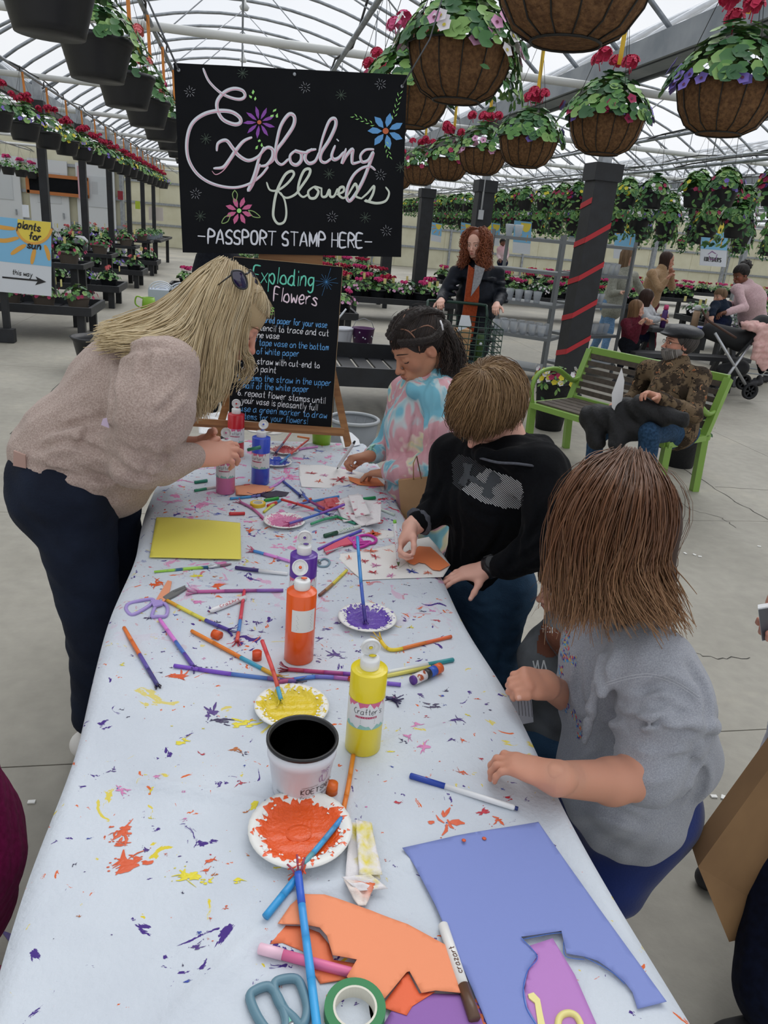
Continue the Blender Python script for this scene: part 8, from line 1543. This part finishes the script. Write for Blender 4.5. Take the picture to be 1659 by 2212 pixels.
  # ---------------------------------------------------------------- plant benches and potted flowers
def bench(x0,x1,y0,y1,zt,label,tiers=1,lm=None,h=.1):
 lm=lm or mblk;c=((x0+x1)/2,(y0+y1)/2);o=thing('plant_bench',label,'bench',(*c,0));w,d=x1-x0,y1-y0
 for s in(-1,1):MB().box((0,s*(d/2-.02),zt-h/2),(w,.04,h)).build('side_rail',lm,o);MB().box((s*(w/2-.02),0,zt-h/2),(.04,d-.08,h)).build('end_rail',lm,o)
 n=max(3,int(w/.16))
 for k in range(n):MB().box((-w/2+w*(k+.5)/n,0,zt-h+.012),(w/n*.8,d-.08,.02)).build('slat',lm,o)
 for sx in(-1,1):
  for sy in(-1,1):MB().box((sx*(w/2-.14),sy*(d/2-.12),(zt-h)/2),(.09,.09,zt-h)).build('leg',lm,o)
 return o
def potted(x,y,z,label,spec,m_=None,R=.13,H=.17,seed=1,group=None,n=46,s=.035,cat='potted plant',tagm=None,near=False):
 o=thing('potted_flowers',label,cat,(x,y,z+H),group);potb(o,R,H,m_);foliage(seed,R*1.15,.14,n,s).build('foliage',mleafs,o)['kind']='stuff';blooms(o,[(a,b,int(n*1.8),c*.9)for a,b,n,c in spec],R*1.3,.13,seed,True)
 if tagm:MB().box((R*.9,-R,.16),(.05,.004,.09)).build('price_tag',tagm,o)
 return o
mtagp=mat('tag_pale','d9cf86',.5)
PK=[potted(-30,0,0,'x',sp,m_,.15,.19,300+i,tagm=mtagp)for i,(sp,m_)in enumerate([(fs(mag=8),mtan),(fs(mag=5,pur=2),mtan),(fs(vio=14,wht=3),mpot),(fs(coral=2),mpot),(fs(hot=6),mpot),(fs(pk=14,hot=2),mpot),(fs(red=7),mpot),(fs(wht=12),mpot)])]
def pcopy(k,x,y,z,label,sc=1,group=None):o=cp(PK[k],None,(x,y,z+.19*sc),rz=(x*7+y*3)%6);o['label']=label;o.scale=(sc,)*3;(group and tag(o,None,None,group));return o
for bi,(x0,x1,y0,y1,zt,nm)in enumerate([(-3.9,-1.75,9.7,10.7,.40,'nearest left'),(-3.9,-1.9,13.0,14,.36,'second left'),(-3.9,-1.95,16.6,17.6,.36,'third left'),(-3.9,-2.0,20,21,.36,'fourth left')]):
 bench(x0,x1,y0,y1,zt,f'low black plant bench, {nm} of the aisle');bench(x0,x1-.25,y1+.02,y1+.8,zt+.42,f'raised black plant shelf behind the {nm} bench',h=.06)
 for k in range(5):pcopy([0,1,0,2,3][k]if bi==0 else[3,2,3,7,2][k],x1-.22-k*.40,(y0+y1)/2-.1,zt-.09,f'potted flowers on the {nm} low bench, {ORD[k]} from aisle',.95);pcopy([0,3,2,3,0][k],x1-.5-k*.40,y1+.4,zt+.37,f'potted flowers on shelf behind the {nm} bench, {ORD[k]} from aisle',.95)
for k in range(9):o=potted(-2.7+(k%2)*.3,22.3+k*.38,.76,f'pale green potted herb on the far left shelf, {ORD[k]} along',fs(),mat('pot_pale','a9b4c0',.5),.11,.13,500+k,n=40,s=.03)
bench(-3.0,-2.1,22.1,25.8,.78,'long black herb shelf at the far end of the left aisle',h=.06)
for bi,(x0,x1,y0,y1,zt,ks,nm)in enumerate([(.75,1.75,11.2,12.2,.38,[5,4,5],'left of the coat woman'),(1.9,4.0,13.6,14.6,.42,[5,4,5,4,5],'behind the coat woman'),(.4,3.2,16,17,.5,[6,6,4,6,6,4,6],'with red geraniums behind the sign'),(-.6,3.5,20,21.2,.5,[6,4,6,7,6,4,6,4,6],'far behind the sign'),(4.4,9.0,15.5,16.6,.5,[7,4,6,4,7,4,4,6,5,4],'beyond the metal shelves'),(5.0,12.5,19,20.2,.5,[4,6,4,4,6,4,6,4,4,6,4,6,4],'in the distant flower field'),(8.2,13,12.4,13.4,.55,[7,7,6,7,2,6,7,6,4,6],'behind the stroller'),(7.3,9.6,10.6,11.4,.62,[7,7,2,7,7,2],'beside the woman in pink'),(9,20,23,24.2,.5,[6,4]*9,'in front of the back wall'),(11.6,17.5,15.6,16.8,.5,[6,4,6,3,6,4,6,4,6,6],'at the far right')]):
 bench(x0,x1,y0,y1,zt,f'black plant bench {nm}')
 for k,q in enumerate(ks):pcopy(q,x0+.2+(x1-x0-.4)*k/(len(ks)-1),(y0+y1)/2,zt-.09,f'front pot on the bench {nm}, {ORD[k]} from left',1.05,f'flower pots on the bench {nm}');(bi>1)and pcopy(q,x0+.3+(x1-x0-.6)*k/(len(ks)-1),(y0+y1)/2+.33,zt-.09,f'rear pot on the bench {nm}, {ORD[k]} from left',1.05,f'flower pots on the bench {nm}')
for k,q in enumerate([6,4,6,7,4]):pcopy(q,1.9+.42*k,14.35,.33,f'tall pot in the back line behind the coat woman, {ORD[k]} from the left',1.2)
pcopy(4,*PZ(405,600,.45)[:2],.26,'pot of pink geraniums on a small black stand left of the sign',1.0);p=PZ(405,600,.45);bench(p[0]-.3,p[0]+.3,p[1]-.3,p[1]+.3,.36,'small black plant stand left of the blonde woman\'s head')
for o in PK:
 for c in list(o.children):bpy.data.objects.remove(c)
 bpy.data.objects.remove(o)
 # ---------------------------------------------------------------- green bench and its two planters
Bp,Dp=PZ(1222,967,0),PZ(1499,1060,0);Lb=np.linalg.norm(Dp-Bp);ub=(Dp-Bp)/Lb;fb_=np.array([ub[1],-ub[0],0]);gb=thing('garden_bench','lime green metal bench with brown slats where the bearded man sits','bench',Bp);mlime=mat('lime_metal','82a94a',.4,coat=.2);msl=mat('brown_slat','4c443d',.7,col2='5a5048',scale=30)
def BW(a,b,z):return ub*a+fb_*b+np.array([0,0,z])
def BB(a,b,w,h,nm,m_,up=(0,0,1)):MB().bar(a,b,w,h,up=up).build(nm,m_,gb)
for e in(0,Lb):
 BB(BW(e,0,0),BW(e,.05,.42),.05,.05,'leg',mlime);BB(BW(e,.05,.42),BW(e,-.10,.82),.05,.05,'back_post',mlime);BB(BW(e,.50,0),BW(e,.52,.40),.05,.05,'leg',mlime);BB(BW(e,0,.41),BW(e,.54,.41),.05,.04,'side_rail',mlime)
 MB().tube(spline([BW(e,.52,.40),BW(e,.56,.55),BW(e,.50,.66),BW(e,.30,.68),BW(e,.08,.58),BW(e,-.03,.60)],4),.026,8,flat=.6).build('armrest',mlime,gb)
BB(BW(0,-.10,.82),BW(Lb,-.10,.82),.04,.05,'top_rail',mlime);BB(BW(0,.54,.41),BW(Lb,.54,.41),.04,.04,'front_rail',mlime);BB(BW(0,.04,.44),BW(Lb,.04,.44),.04,.04,'rear_rail',mlime)
for k in range(6):BB(BW(.03,.03-.022*k,.50+.055*k),BW(Lb-.03,.03-.022*k,.50+.055*k),.012,.038,'back_slat',msl)
for k in range(5):BB(BW(.03,.10+.095*k,.435),BW(Lb-.03,.10+.095*k,.435),.08,.015,'seat_slat',msl)
for(x,y,lb,sp)in((1180,930,'dark woven planter with yellow and white pansies left of the green bench',fs(yel=22,wht=26,mag=8)),(1462,1010,'dark woven planter with white flowers behind the green bench\'s right end',fs(wht=12,yel=5))):
 c=PZ(x,y,0);c=c+np.array([.05,.08,0]);o=thing('planter',lb,'planter',c);MB().lathe([(0,0),(.12,0),(.17,.42),(.18,.44),(.16,.44),(.15,.38),(0,.37)],n=28).build('tall_pot',mat('woven_black','1b1d22',.7,bump=.8,bscale=35),o)
 f=foliage(int(x),.17,.16,90,.03,'oval',.12).build('foliage',mleafs,o,(0,0,.42));f['kind']='stuff';e=bpy.data.objects.new('blossom_cluster',None);bpy.data.objects.remove(e);n0=set(o.children);blooms(o,sp,.17,.12,3,True)
 for q in set(o.children)-n0:q.location.z=.48
 # sun sign on its post, left
Q=[(-60,462),(110,480),(111,640),(-60,625)];SY=9.3;s0=PY(25,560,SY);NS=Plane(s0,(0,-1,0));sg2=thing('sun_sign','blue and white plants for sun this way sign on a black stand at left','sign',s0);sgw=mat('sign_white','d8dee6',.5);sgb=mat('sign_blue','82bfe6',.5);sgy=mat('sign_yellow','ecd553',.5);sgo=mat('sign_ochre','e3a94c',.5)
def SW(o):return W(o,s0)
SW(MB().slab([NS(x,y,-.01)for x,y in Q],NS.n*.01).build('panel',sgw,sg2));SW(flat(NS,[[(-60,462),(110,480),(111,576),(-60,558)]],sgb,'blue_field',sg2,.002));cs_=[(74+36*math.cos(a),488+36*math.sin(a))for a in np.linspace(.15,PI-.05,14)]+[(38,473),(110,480)]
SW(flat(NS,[cs_],sgy,'sun_disc',sg2,.004));SW(draw(NS,[[(74+38*math.cos(a),488+38*math.sin(a))for a in np.linspace(.2,PI-.1,10)]],.028,sgo,'sun_ring',sg2,.006,3,0))
SW(draw(NS,[[(-50,490),(-20,488),(10,492),(30,494)],[(-20,516),(10,520),(38,514)],[(26,548),(40,538),(54,530)],[(69,568),(72,552),(75,540)],[(98,532),(103,545),(106,560)]],.045,sgo,'sun_rays',sg2,.004,4,.3))
for s_,a,b_,h in(('plants',(38,491),(86,500),15),('for',(63,516),(87,520),15),('sun',(59,535),(87,539),14)):SW(draw(NS,text_strokes(s_,*a,*b_,h,.05),.016,mink,'sign_lettering',sg2,.007,3,0))
SW(draw(NS,text_strokes('this way',27,592,69,598,10,.05),.008,mink,'sign_lettering',sg2,.003,3,0));SW(draw(NS,[[(7,599),(80,606)]],.032,mink,'arrow_shaft',sg2,.003,1,0));SW(flat(NS,[[(77,597),(100,609),(76,616),(82,607)]],mink,'arrow_head',sg2,.004))
pz=PZ(57,700,0)
for dx in(0,.32):W(MB().bar((pz[0]-.16+dx,SY+.1,0),(pz[0]-.16+dx,SY+.1,.75),.07,.07).build('stand_post',mblk,sg2),s0)
W(MB().box((pz[0],SY+.05,.08),(.5,.12,.15)).build('stand_base',mblk,sg2),s0)
# hanging banners at right
for i,(x,y0,y1,Yb)in enumerate([(1546,470,575,8.9),(1352,478,560,12.5),(1130,478,548,14),(1244,478,530,16),(1068,482,530,16),(1008,482,525,17),(944,482,522,18)]):
 pl=Plane(PY(x,y0,Yb),(0,-1,0));w=(y1-y0)*.27;c0=pl(x,(y0+y1)/2);o=thing('sun_banner',f'blue and yellow sun banner hanging among the right baskets, {ORD[i]} from the right','banner',c0);
 V_=lambda dx,t_,off=0:pl(x+dx*w+(y0+(y1-y0)*t_-y0)*-.06*1,y0+(y1-y0)*t_+dx*2,off)-c0
 MB().slab([V_(-1,0,-.006),V_(1,0,-.006),V_(1,1,-.006),V_(-1,1,-.006)],pl.n*.006).build('cloth_panel',sgw,o);m=MB();m.add([tuple(V_(a,b,.002))for a,b in((-1,0),(1,0),(1,.66),(-1,.66))],[(0,1,2,3)]);m.build('blue_field',sgb,o)
 m=MB();m.add([tuple(V_(.35+.6*math.cos(a),.05+.28*math.sin(a),.004))for a in np.linspace(0,PI,9)],[tuple(range(9))]);m.build('sun_disc',sgy,o)
 m=MB();[ribbon(m,[V_(a,b,.003),V_(c,d,.003)],.03,pl.n)for a,b,c,d in((-.9,.15,-.4,.18),(-.8,.35,-.3,.3),(-.5,.55,-.1,.42),(.5,.6,.6,.42))];m.build('sun_rays',sgo,o)
 [MB().tube([V_(a,0),(V_(a,0)[0],V_(a,0)[1],2.92-c0[2])],.003,4).build('cord',mgal,o)for a in(-.9,.9)]
 if i==0:m=MB();[ribbon(m,[pl(*p,.003)-c0 for p in st],.012,pl.n)for st in text_strokes("KOETSNER'S",1521,563,1557,566,8,.05)];m.build('banner_lettering',mink,o);m=MB();[ribbon(m,[pl(*p,.003)-c0 for p in st],.014,pl.n)for st in([(1532,553),(1534,560),(1546,561),(1549,550)],[(1530,549),(1538,543),(1546,548)])];m.build('watering_can_logo',mat('logo_mauve','',''),o)
 # galvanised display shelves with bagged cups
mtk=mat('shelf_steel','7d8286',.45,.4);mcup=mat('clear_bag','cfd6de',.2,alpha=.55)
def rack(p0,p1,dep,hs,label,cups):
 p0=np.array([*p0,0.]);p1=np.array([*p1,0.]);L=np.linalg.norm(p1-p0);u=(p1-p0)/L;n=np.array([-u[1],u[0],0])*dep;o=thing('metal_shelving',label,'shelf',p0)
 for a in(p0*0,u*L,n,u*L+n):MB().box(tuple(a+np.array([0,0,.85])),(.035,.035,1.7),rz=math.atan2(u[1],u[0])).build('upright',mtk,o)
 for h in hs:MB().slab([np.array([0,0,h]),u*L+np.array([0,0,h]),u*L+n+np.array([0,0,h]),n+np.array([0,0,h])],(0,0,.035)).build('shelf',mtk,o)
 k=0;rs=random.Random(int(L*100))
 for hi,num in cups:
  for j in range(num):
   q=p0+u*L*(.1+.8*((j%6)+.5)/6)+n*(.25+.5*(j//6)/max(1,(num-1)//6 or 1));c=MB().lathe([(0,.001),(.035,.001),(.05,.09),(.055,.13),(.04,.135),(0,.12)],n=10).build('bagged_cup',mcup,loc=(q[0],q[1],hs[hi]+.036));tag(c,f'clear plastic bagged cup on {label.split(" with")[0].replace("grey metal ", "")}, {ORD[hi]} shelf up','cup',f'bagged cups on {ORD[hi]} shelf of {label.split(" with")[0].replace("grey metal ", "")}')
rack((2.95,9.0),(3.62,8.45),.5,[.12,.50,.88,1.25,1.6],'left grey metal rack with bagged cups beside the ribbon post',[(0,0),(1,12),(2,5),(4,2)]);rack((4.2,8.9),(4.95,9.3),.5,[.12,.50,.88,1.25,1.6],'right grey metal rack with bagged cups behind the ribbon post',[(1,6),(2,4),(3,6),(4,1)])
# low black bench with bucket and pots behind the board
bench(.62,1.75,6.1,7.5,.50,'low black wooden table with a polka dot bucket behind the tie-dye girl',h=.16)
p=PZ(783,737,.50);o=thing('polka_bucket','small purple bucket with white polka dots','bucket',(p[0],p[1],.46));MB().lathe([(0,0),(.095,0),(.115,.17),(.12,.175),(.105,.175),(.09,.01),(0,.01)],n=26).build('bucket_body',mat('bucket_purple','4f1f56',.5),o)
for k in range(20):a=k*2.4;z=.03+.12*((k*7)%10)/10;r=.0955+.02*z/.17+.001;MB().lathe([(0,0),(.009,0),(0,.0015)],(r*math.cos(a),r*math.sin(a),z),8,R=frame((math.cos(a+PI/2),math.sin(a+PI/2),0),(math.cos(a),math.sin(a),0))).build('dot',sgw,o)
MB().tube([(-.11,0,.17),(-.08,0,.24),(0,0,.27),(.08,0,.24),(.11,0,.17)],.003,5).build('bucket_handle',mgal,o)
for i,(x,y)in enumerate(((745,735),(731,734))):p=PZ(x,y,.5);o=thing('white_pot',['white printed nursery pot beside the polka dot bucket','white printed nursery pot half hidden by the black board'][i],'pot',(p[0]+i*.02,p[1]-.05*i,.46));potb(o,.085,.17,mat('pot_white','',''));o.location.z=.63
p=PZ(735,690,.6);o=tag(MB().tube([(p[0]-.1,p[1],.5),(p[0]+.06,p[1],.72)],.01,6).build('white_stick',sgw),'white pointed marker stick rising behind the board\'s right edge','stick')
# translucent bin, black tub, watering cans
c=PZ(765,905,.42);rb=56*4.6/1600;o=thing('waste_bin','round translucent grey plastic bin on the floor behind the board','bin',(c[0],c[1],0));mbin=mat('bin_plastic','8d9398',.3,alpha=.8);MB().lathe([(0,0),(rb*.75,0),(rb,.42),(rb*.97,.42),(rb*.73,.01),(0,.01)],n=34).build('bin_wall',mbin,o);MB().tube([(rb*math.cos(a),rb*math.sin(a),.42)for a in np.arange(30)*PI/15],.012,6,closed=True,caps=False).build('bin_rim',mat('rim_grey','a4a9ad',.4),o)
for k in range(14):a=k*.45;MB().tube([(rb*.95*math.cos(a),rb*.95*math.sin(a),.40),(rb*.8*math.cos(a+.1),rb*.8*math.sin(a+.1),.1)],.004,4).build('liner_fold',mat('liner','b4b9be',.3,alpha=.6),o)
c=PZ(212,728,.34);o=tag(MB().lathe([(0,0),(.18,0),(.24,.30),(.27,.34),(.25,.345),(.22,.30),(.16,.02),(0,.02)],n=30).build('black_tub',mpot,loc=(c[0],c[1],0)),'large empty black plastic tub half hidden by the blonde woman\'s shoulder','tub')
c=PZ(322,672,0);c[2]=0;o=thing('watering_can','lime green watering can on the floor by the blonde woman\'s hair','watering can',c);ml_=mat('lime_plastic','','');MB().lathe([(0,0),(.12,0),(.095,.22),(.08,.22),(.1,.02),(0,.02)],n=24).build('can_body',ml_,o);MB().tube([(.1,0,.05),(.22,0,.12),(.32,0,.24)],[.025,.015,.012],8).build('spout',ml_,o);MB().tube(spline([(-.09,0,.2),(-.19,0,.22),(-.21,0,.1),(-.11,0,.04)],4),.012,6).build('can_handle',ml_,o)
for k,dx in enumerate((.16,.5)):o=thing('ribbed_stool',['white ribbed dome-shaped plant stand behind the lime can','second white ribbed plant stand partly behind the blonde hair'][k],'stand',c+np.array([dx,.5,0]));[MB().tube([((.2-.03*j)*math.cos(a),.1*j-.1,.30-.02*j+(.15-.02*j)*math.sin(a))for a in np.linspace(0,PI,10)],.012,6).build('rib',sgw,o)for j in range(4)];MB().box((0,.05,.16),(.42,.34,.30)).build('stand_body',mat('stand_blue_white','b9c3d0',.5),o)
# shopping carts
def cart(c,rz,mc,label,s=1):
 o=thing('shopping_cart',label,'cart',(c[0],c[1],0),rz=rz);w,d,h0,h1=.27*s,.42*s,.55*s,.92*s;T_=lambda*p,r=.005:MB().tube(p,r,5)
 for k in range(9):
  z=h0+(h1-h0)*k/8;m=MB().tube([(-w,-d,z),(w,-d,z),(w,d,z),(-w,d,z)],.0045,4,closed=True,caps=False).build('basket_wire',mc,o)
 for k in range(9):x=-w+2*w*k/8;MB().tube([(x,-d,h1),(x,-d,h0),(x,d,h0),(x,d,h1)],.003,4).build('basket_wire',mc,o)
 for k in range(7):y=-d+2*d*k/6;MB().tube([(-w,y,h1),(-w,y,h0),(w,y,h0),(w,y,h1)],.003,4).build('basket_wire',mc,o)
 MB().tube(spline([(-w,d,h1),(-w,d+.08,h1+.08),(-w+.05,d+.12,h1+.10),(w-.05,d+.12,h1+.10),(w,d+.08,h1+.08),(w,d,h1)],3),.014,8).build('push_handle',mc,o)
 for sx in(-1,1):MB().tube([(sx*w,d,h1),(sx*w,d,.12),(sx*w,-d,.12)],.012,6).build('cart_frame',mc,o)
 for sx in(-1,1):
  for sy in(-1,1):MB().lathe([(0,-.015),(.055,-.015),(.06,0),(.055,.015),(0,.015)],(sx*w,sy*d,.062),14,R=np.array([[0,0,1],[0,1,0],[-1,0,0]])).build('wheel',mat('black_rubber','1d1f22',.6),o)
 return o
cg=mat('cart_green','12382c',.4);cc_=PY(1000,700,6.25);cart(cc_,-.15,cg,'dark green wire shopping cart pushed by the curly haired woman')
p=PY(990,760,6.15);b0_=(p[0]-.02,p[1]+.05,.56);o=thing('paper_bag','folded kraft paper bag standing in the green cart','bag',b0_);MB().box((0,0,.15),(.22,.14,.30)).build('bag_body',mat('kraft_paper','',''),o);MB().slab([(-.02,-.08,.28),(.10,-.08,.34),(.07,-.08,.42),(.0,-.08,.42)],(0,.004,0)).build('receipt',sgw,o)
o=thing('water_bottle','green metal flask standing in the green cart\'s right corner','bottle',(p[0]+.21,p[1]+.1,.56));MB().lathe([(0,0),(.035,0),(.035,.24),(.025,.27),(0,.27)],n=18).build('flask',mat('flask_green','2f4f1f',.4),o);MB().lathe([(0,.27),(.03,.27),(.03,.31),(0,.31)],n=16).build('lid',mat('black_rubber','',''),o);MB().lathe([(0,0),(.015,0),(0,.002)],(0,-.0355,.18),10,R=frame((0,0,1),(0,-1,0))).build('sticker',sgw,o)
cp_=PZ(1500,735,.1);cart((7.3,9.6),1.3,mgal,'silver garden cart of white flowers between the women at right')
for k in range(6):potted(7.3-.25+.25*(k%3),9.6-.12+.26*(k//3),.57,f'white flowering pot riding in the silver cart, {ORD[k]} counted from the left front',fs(wht=22),mat('pot_purple','4a2a5c',.5),.12,.14,700+k,n=40)
# picnic table with its bench, cup and bottles
mp_t=mat('picnic_dark','2c2e32',.5);pc=np.array([5.95,9.2]);o=thing('picnic_table','dark grey picnic table where the children paint','table',(*pc,0))
MB().box((0,0,.68),(1.6,.75,.05)).build('tabletop',mp_t,o)
for sx in(-1,1):MB().bar((sx*.6,-.3,0),(sx*.6,.0,.66),.06,.05).build('leg',mp_t,o);MB().bar((sx*.6,.3,0),(sx*.6,.0,.66),.06,.05).build('leg',mp_t,o)
o=thing('picnic_bench','dark grey bench in front of the picnic table','bench',(5.55,8.55,0));MB().box((0,0,.42),(1.6,.28,.05)).build('seat',mp_t,o);[MB().box((sx*.6,0,.2),(.06,.22,.4)).build('leg',mp_t,o)for sx in(-1,1)]
def flask(px,py,Yq,cb,cc,lb,h=.2,r=.035):p=PY(px,py,Yq);o=thing('drink_bottle',lb,'bottle',(p[0],p[1],.706));MB().lathe([(0,0),(r,0),(r,h),(r*.7,h*1.12),(0,h*1.12)],n=16).build('body',mat('fl_'+cb,cb,.4),o);MB().lathe([(0,h*1.12),(r*.9,h*1.12),(r*.8,h*1.4),(0,h*1.42)],n=14).build('lid',mat('fl_'+cc,cc,.4),o)
flask(1436,680,9.0,'5a3a7c','d84a80','purple kids bottle with pink lid on the picnic table');flask(1502,690,8.95,'c8a88a','dfe4e2','iced coffee tumbler with pale lid near the stroller',.22,.045);flask(1530,685,9.3,'9c8070','c9cdd0','brown tumbler with grey lid beside the toddler',.2);o=tag(MB().box((0,0,0),(.3,.2,.02)).build('blue_tray',mat('tray_blue','2a3f9c',.5),loc=(*PY(1500,700,9.2)[:2],.716)),'blue craft tray on the picnic table','tray')
# stroller
sp_=np.array([6.05,8.15,0]);o=thing('stroller','black and silver stroller with a pink blanket at the right','stroller',sp_);mbk=mat('stroller_black','14161a',.7);msv=mat('stroller_silver','b9bcc0',.3,.7);Sj=lambda x,y,Y=8.15:PY(x,y,Y)-sp_
for y_ in(7.95,8.35):
 MB().tube([Sj(1545,720,y_),Sj(1610,830,y_)],.018,8).build('frame_tube',msv,o);MB().tube([Sj(1620,745,y_),Sj(1548,845,y_)],.018,8).build('frame_tube',msv,o);MB().tube([Sj(1655,705,y_),Sj(1590,770,y_)],.016,8).build('frame_tube',mbk,o);MB().tube(spline([Sj(1516,668,y_),Sj(1528,690,y_),Sj(1550,705,y_),Sj(1590,730,y_)],3),.014,8).build('handle_tube',mat('leather_brown','4a332a',.6),o)
for(x,y,y_,r)in((1620,845,7.95,.10),(1556,845,7.95,.085),(1606,825,8.4,.10),(1545,822,8.4,.085)):
 c=Sj(x,y,y_);Rw=np.array([[1,0,0],[0,0,-1],[0,1,0]]);MB().lathe([(r*.72,-.018),(r,-.018),(r,.018),(r*.72,.018),(r*.72,-.018)],c,22,R=Rw).build('wheel_tyre',mbk,o);[MB().bar(c+r*.75*np.array([math.cos(a),0,math.sin(a)]),c-r*.75*np.array([math.cos(a),0,math.sin(a)]),.012,.02).build('wheel_spoke',mbk,o)for a in(0,1.05,2.1)]
s=prims_sdf([('c',Sj(1535,715),Sj(1600,735),.10,.13,.05),('c',Sj(1600,735),Sj(1645,700),.12,.11,.05)],.014);V,F=s.nets();Mesh().add(V,F).build('carrycot',mbk,o);s=prims_sdf([('c',Sj(1560,800),Sj(1600,795),.08,.10,.04)],.014);V,F=s.nets();Mesh().add(V,F).build('storage_basket',mbk,o)
bk=prims_sdf([('e',PY(1648,742,7.9),(.13,.045,.24),None,.03),('e',PY(1630,705,8.0),(.17,.10,.06),None,.05),('e',PY(1655,775,7.9),(.08,.04,.14),None,.04)],.010,noise=(.012,26,3));V,F=bk.nets();tag(Mesh().add(V,F).build('baby_blanket',mat('blanket_pink','cfa09c',.9,col2='dcb6b0',scale=30)),'pink spotted baby blanket draped over the stroller','blanket')
# left background: chalkboard, cabinets, signs by the inner wall
def wallthing(name,label,cat,px0,py0,px1,py1,Yq,m_,th=.06,extra=None):
 a,b_=PY(px0,py0,Yq),PY(px1,py1,Yq);c=(a+b_)/2;o=thing(name,label,cat,c);w,h=abs(b_[0]-a[0]),abs(a[2]-b_[2]);MB().box((0,0,0),(w,th,h)).build('panel',m_,o)
 if extra:extra(o,w,h,th)
 return o
def frm(o,w,h,th):mo_=mat('orange_wood','b8713c',.6);[MB().box((0,-th*.6,s*(h/2-.04)),(w+.06,.05,.1)).build('frame_rail',mo_,o)for s in(-1,1)];[MB().box((s*w/2,-th*.6,0),(.1,.05,h)).build('frame_stile',mo_,o)for s in(-1,1)]
wallthing('chalk_board','long empty blackboard in an orange wood frame behind the left plants','board',58,372,190,428,26.75,mchalk,.05,frm);wallthing('price_banner','narrow pink and white banner hanging beside the blackboard','banner',166,358,178,430,26.6,mat('banner_pink','c9a0aa',.6),.01)
for(n_,l_,c_,a,m_)in(('electrical_panel','grey electrical cabinet on the far wall right of the blackboard','cabinet',(198,392,212,420),mbox),('clearance_sign','dark red sign on the far left wall','sign',(254,412,266,432),mat('sign_red','8c1f30',.5)),('lime_notice','lime green notice above a white sheet on the far door','sign',(292,434,303,452),mat('notice_lime','b4c838',.5)),('poster','white and red printed poster on the far wall','poster',(321,446,353,478),mat('poster_white','d8cfc8',.6)),('plant_tag_card','white narrow price card above the sun sign','card',(48,442,63,470),sgw)):
 wallthing(n_,l_,c_,*a,9.29 if n_=='plant_tag_card' else 26.8,m_,.03)
tag(MB().lathe([(0,0),(.12,0),(.13,.18),(.07,.24),(0,.25)],n=16).build('grey_watering_can',mbox,loc=(-2.75,14.6,.78)),'grey watering can on the raised left shelf','watering can')
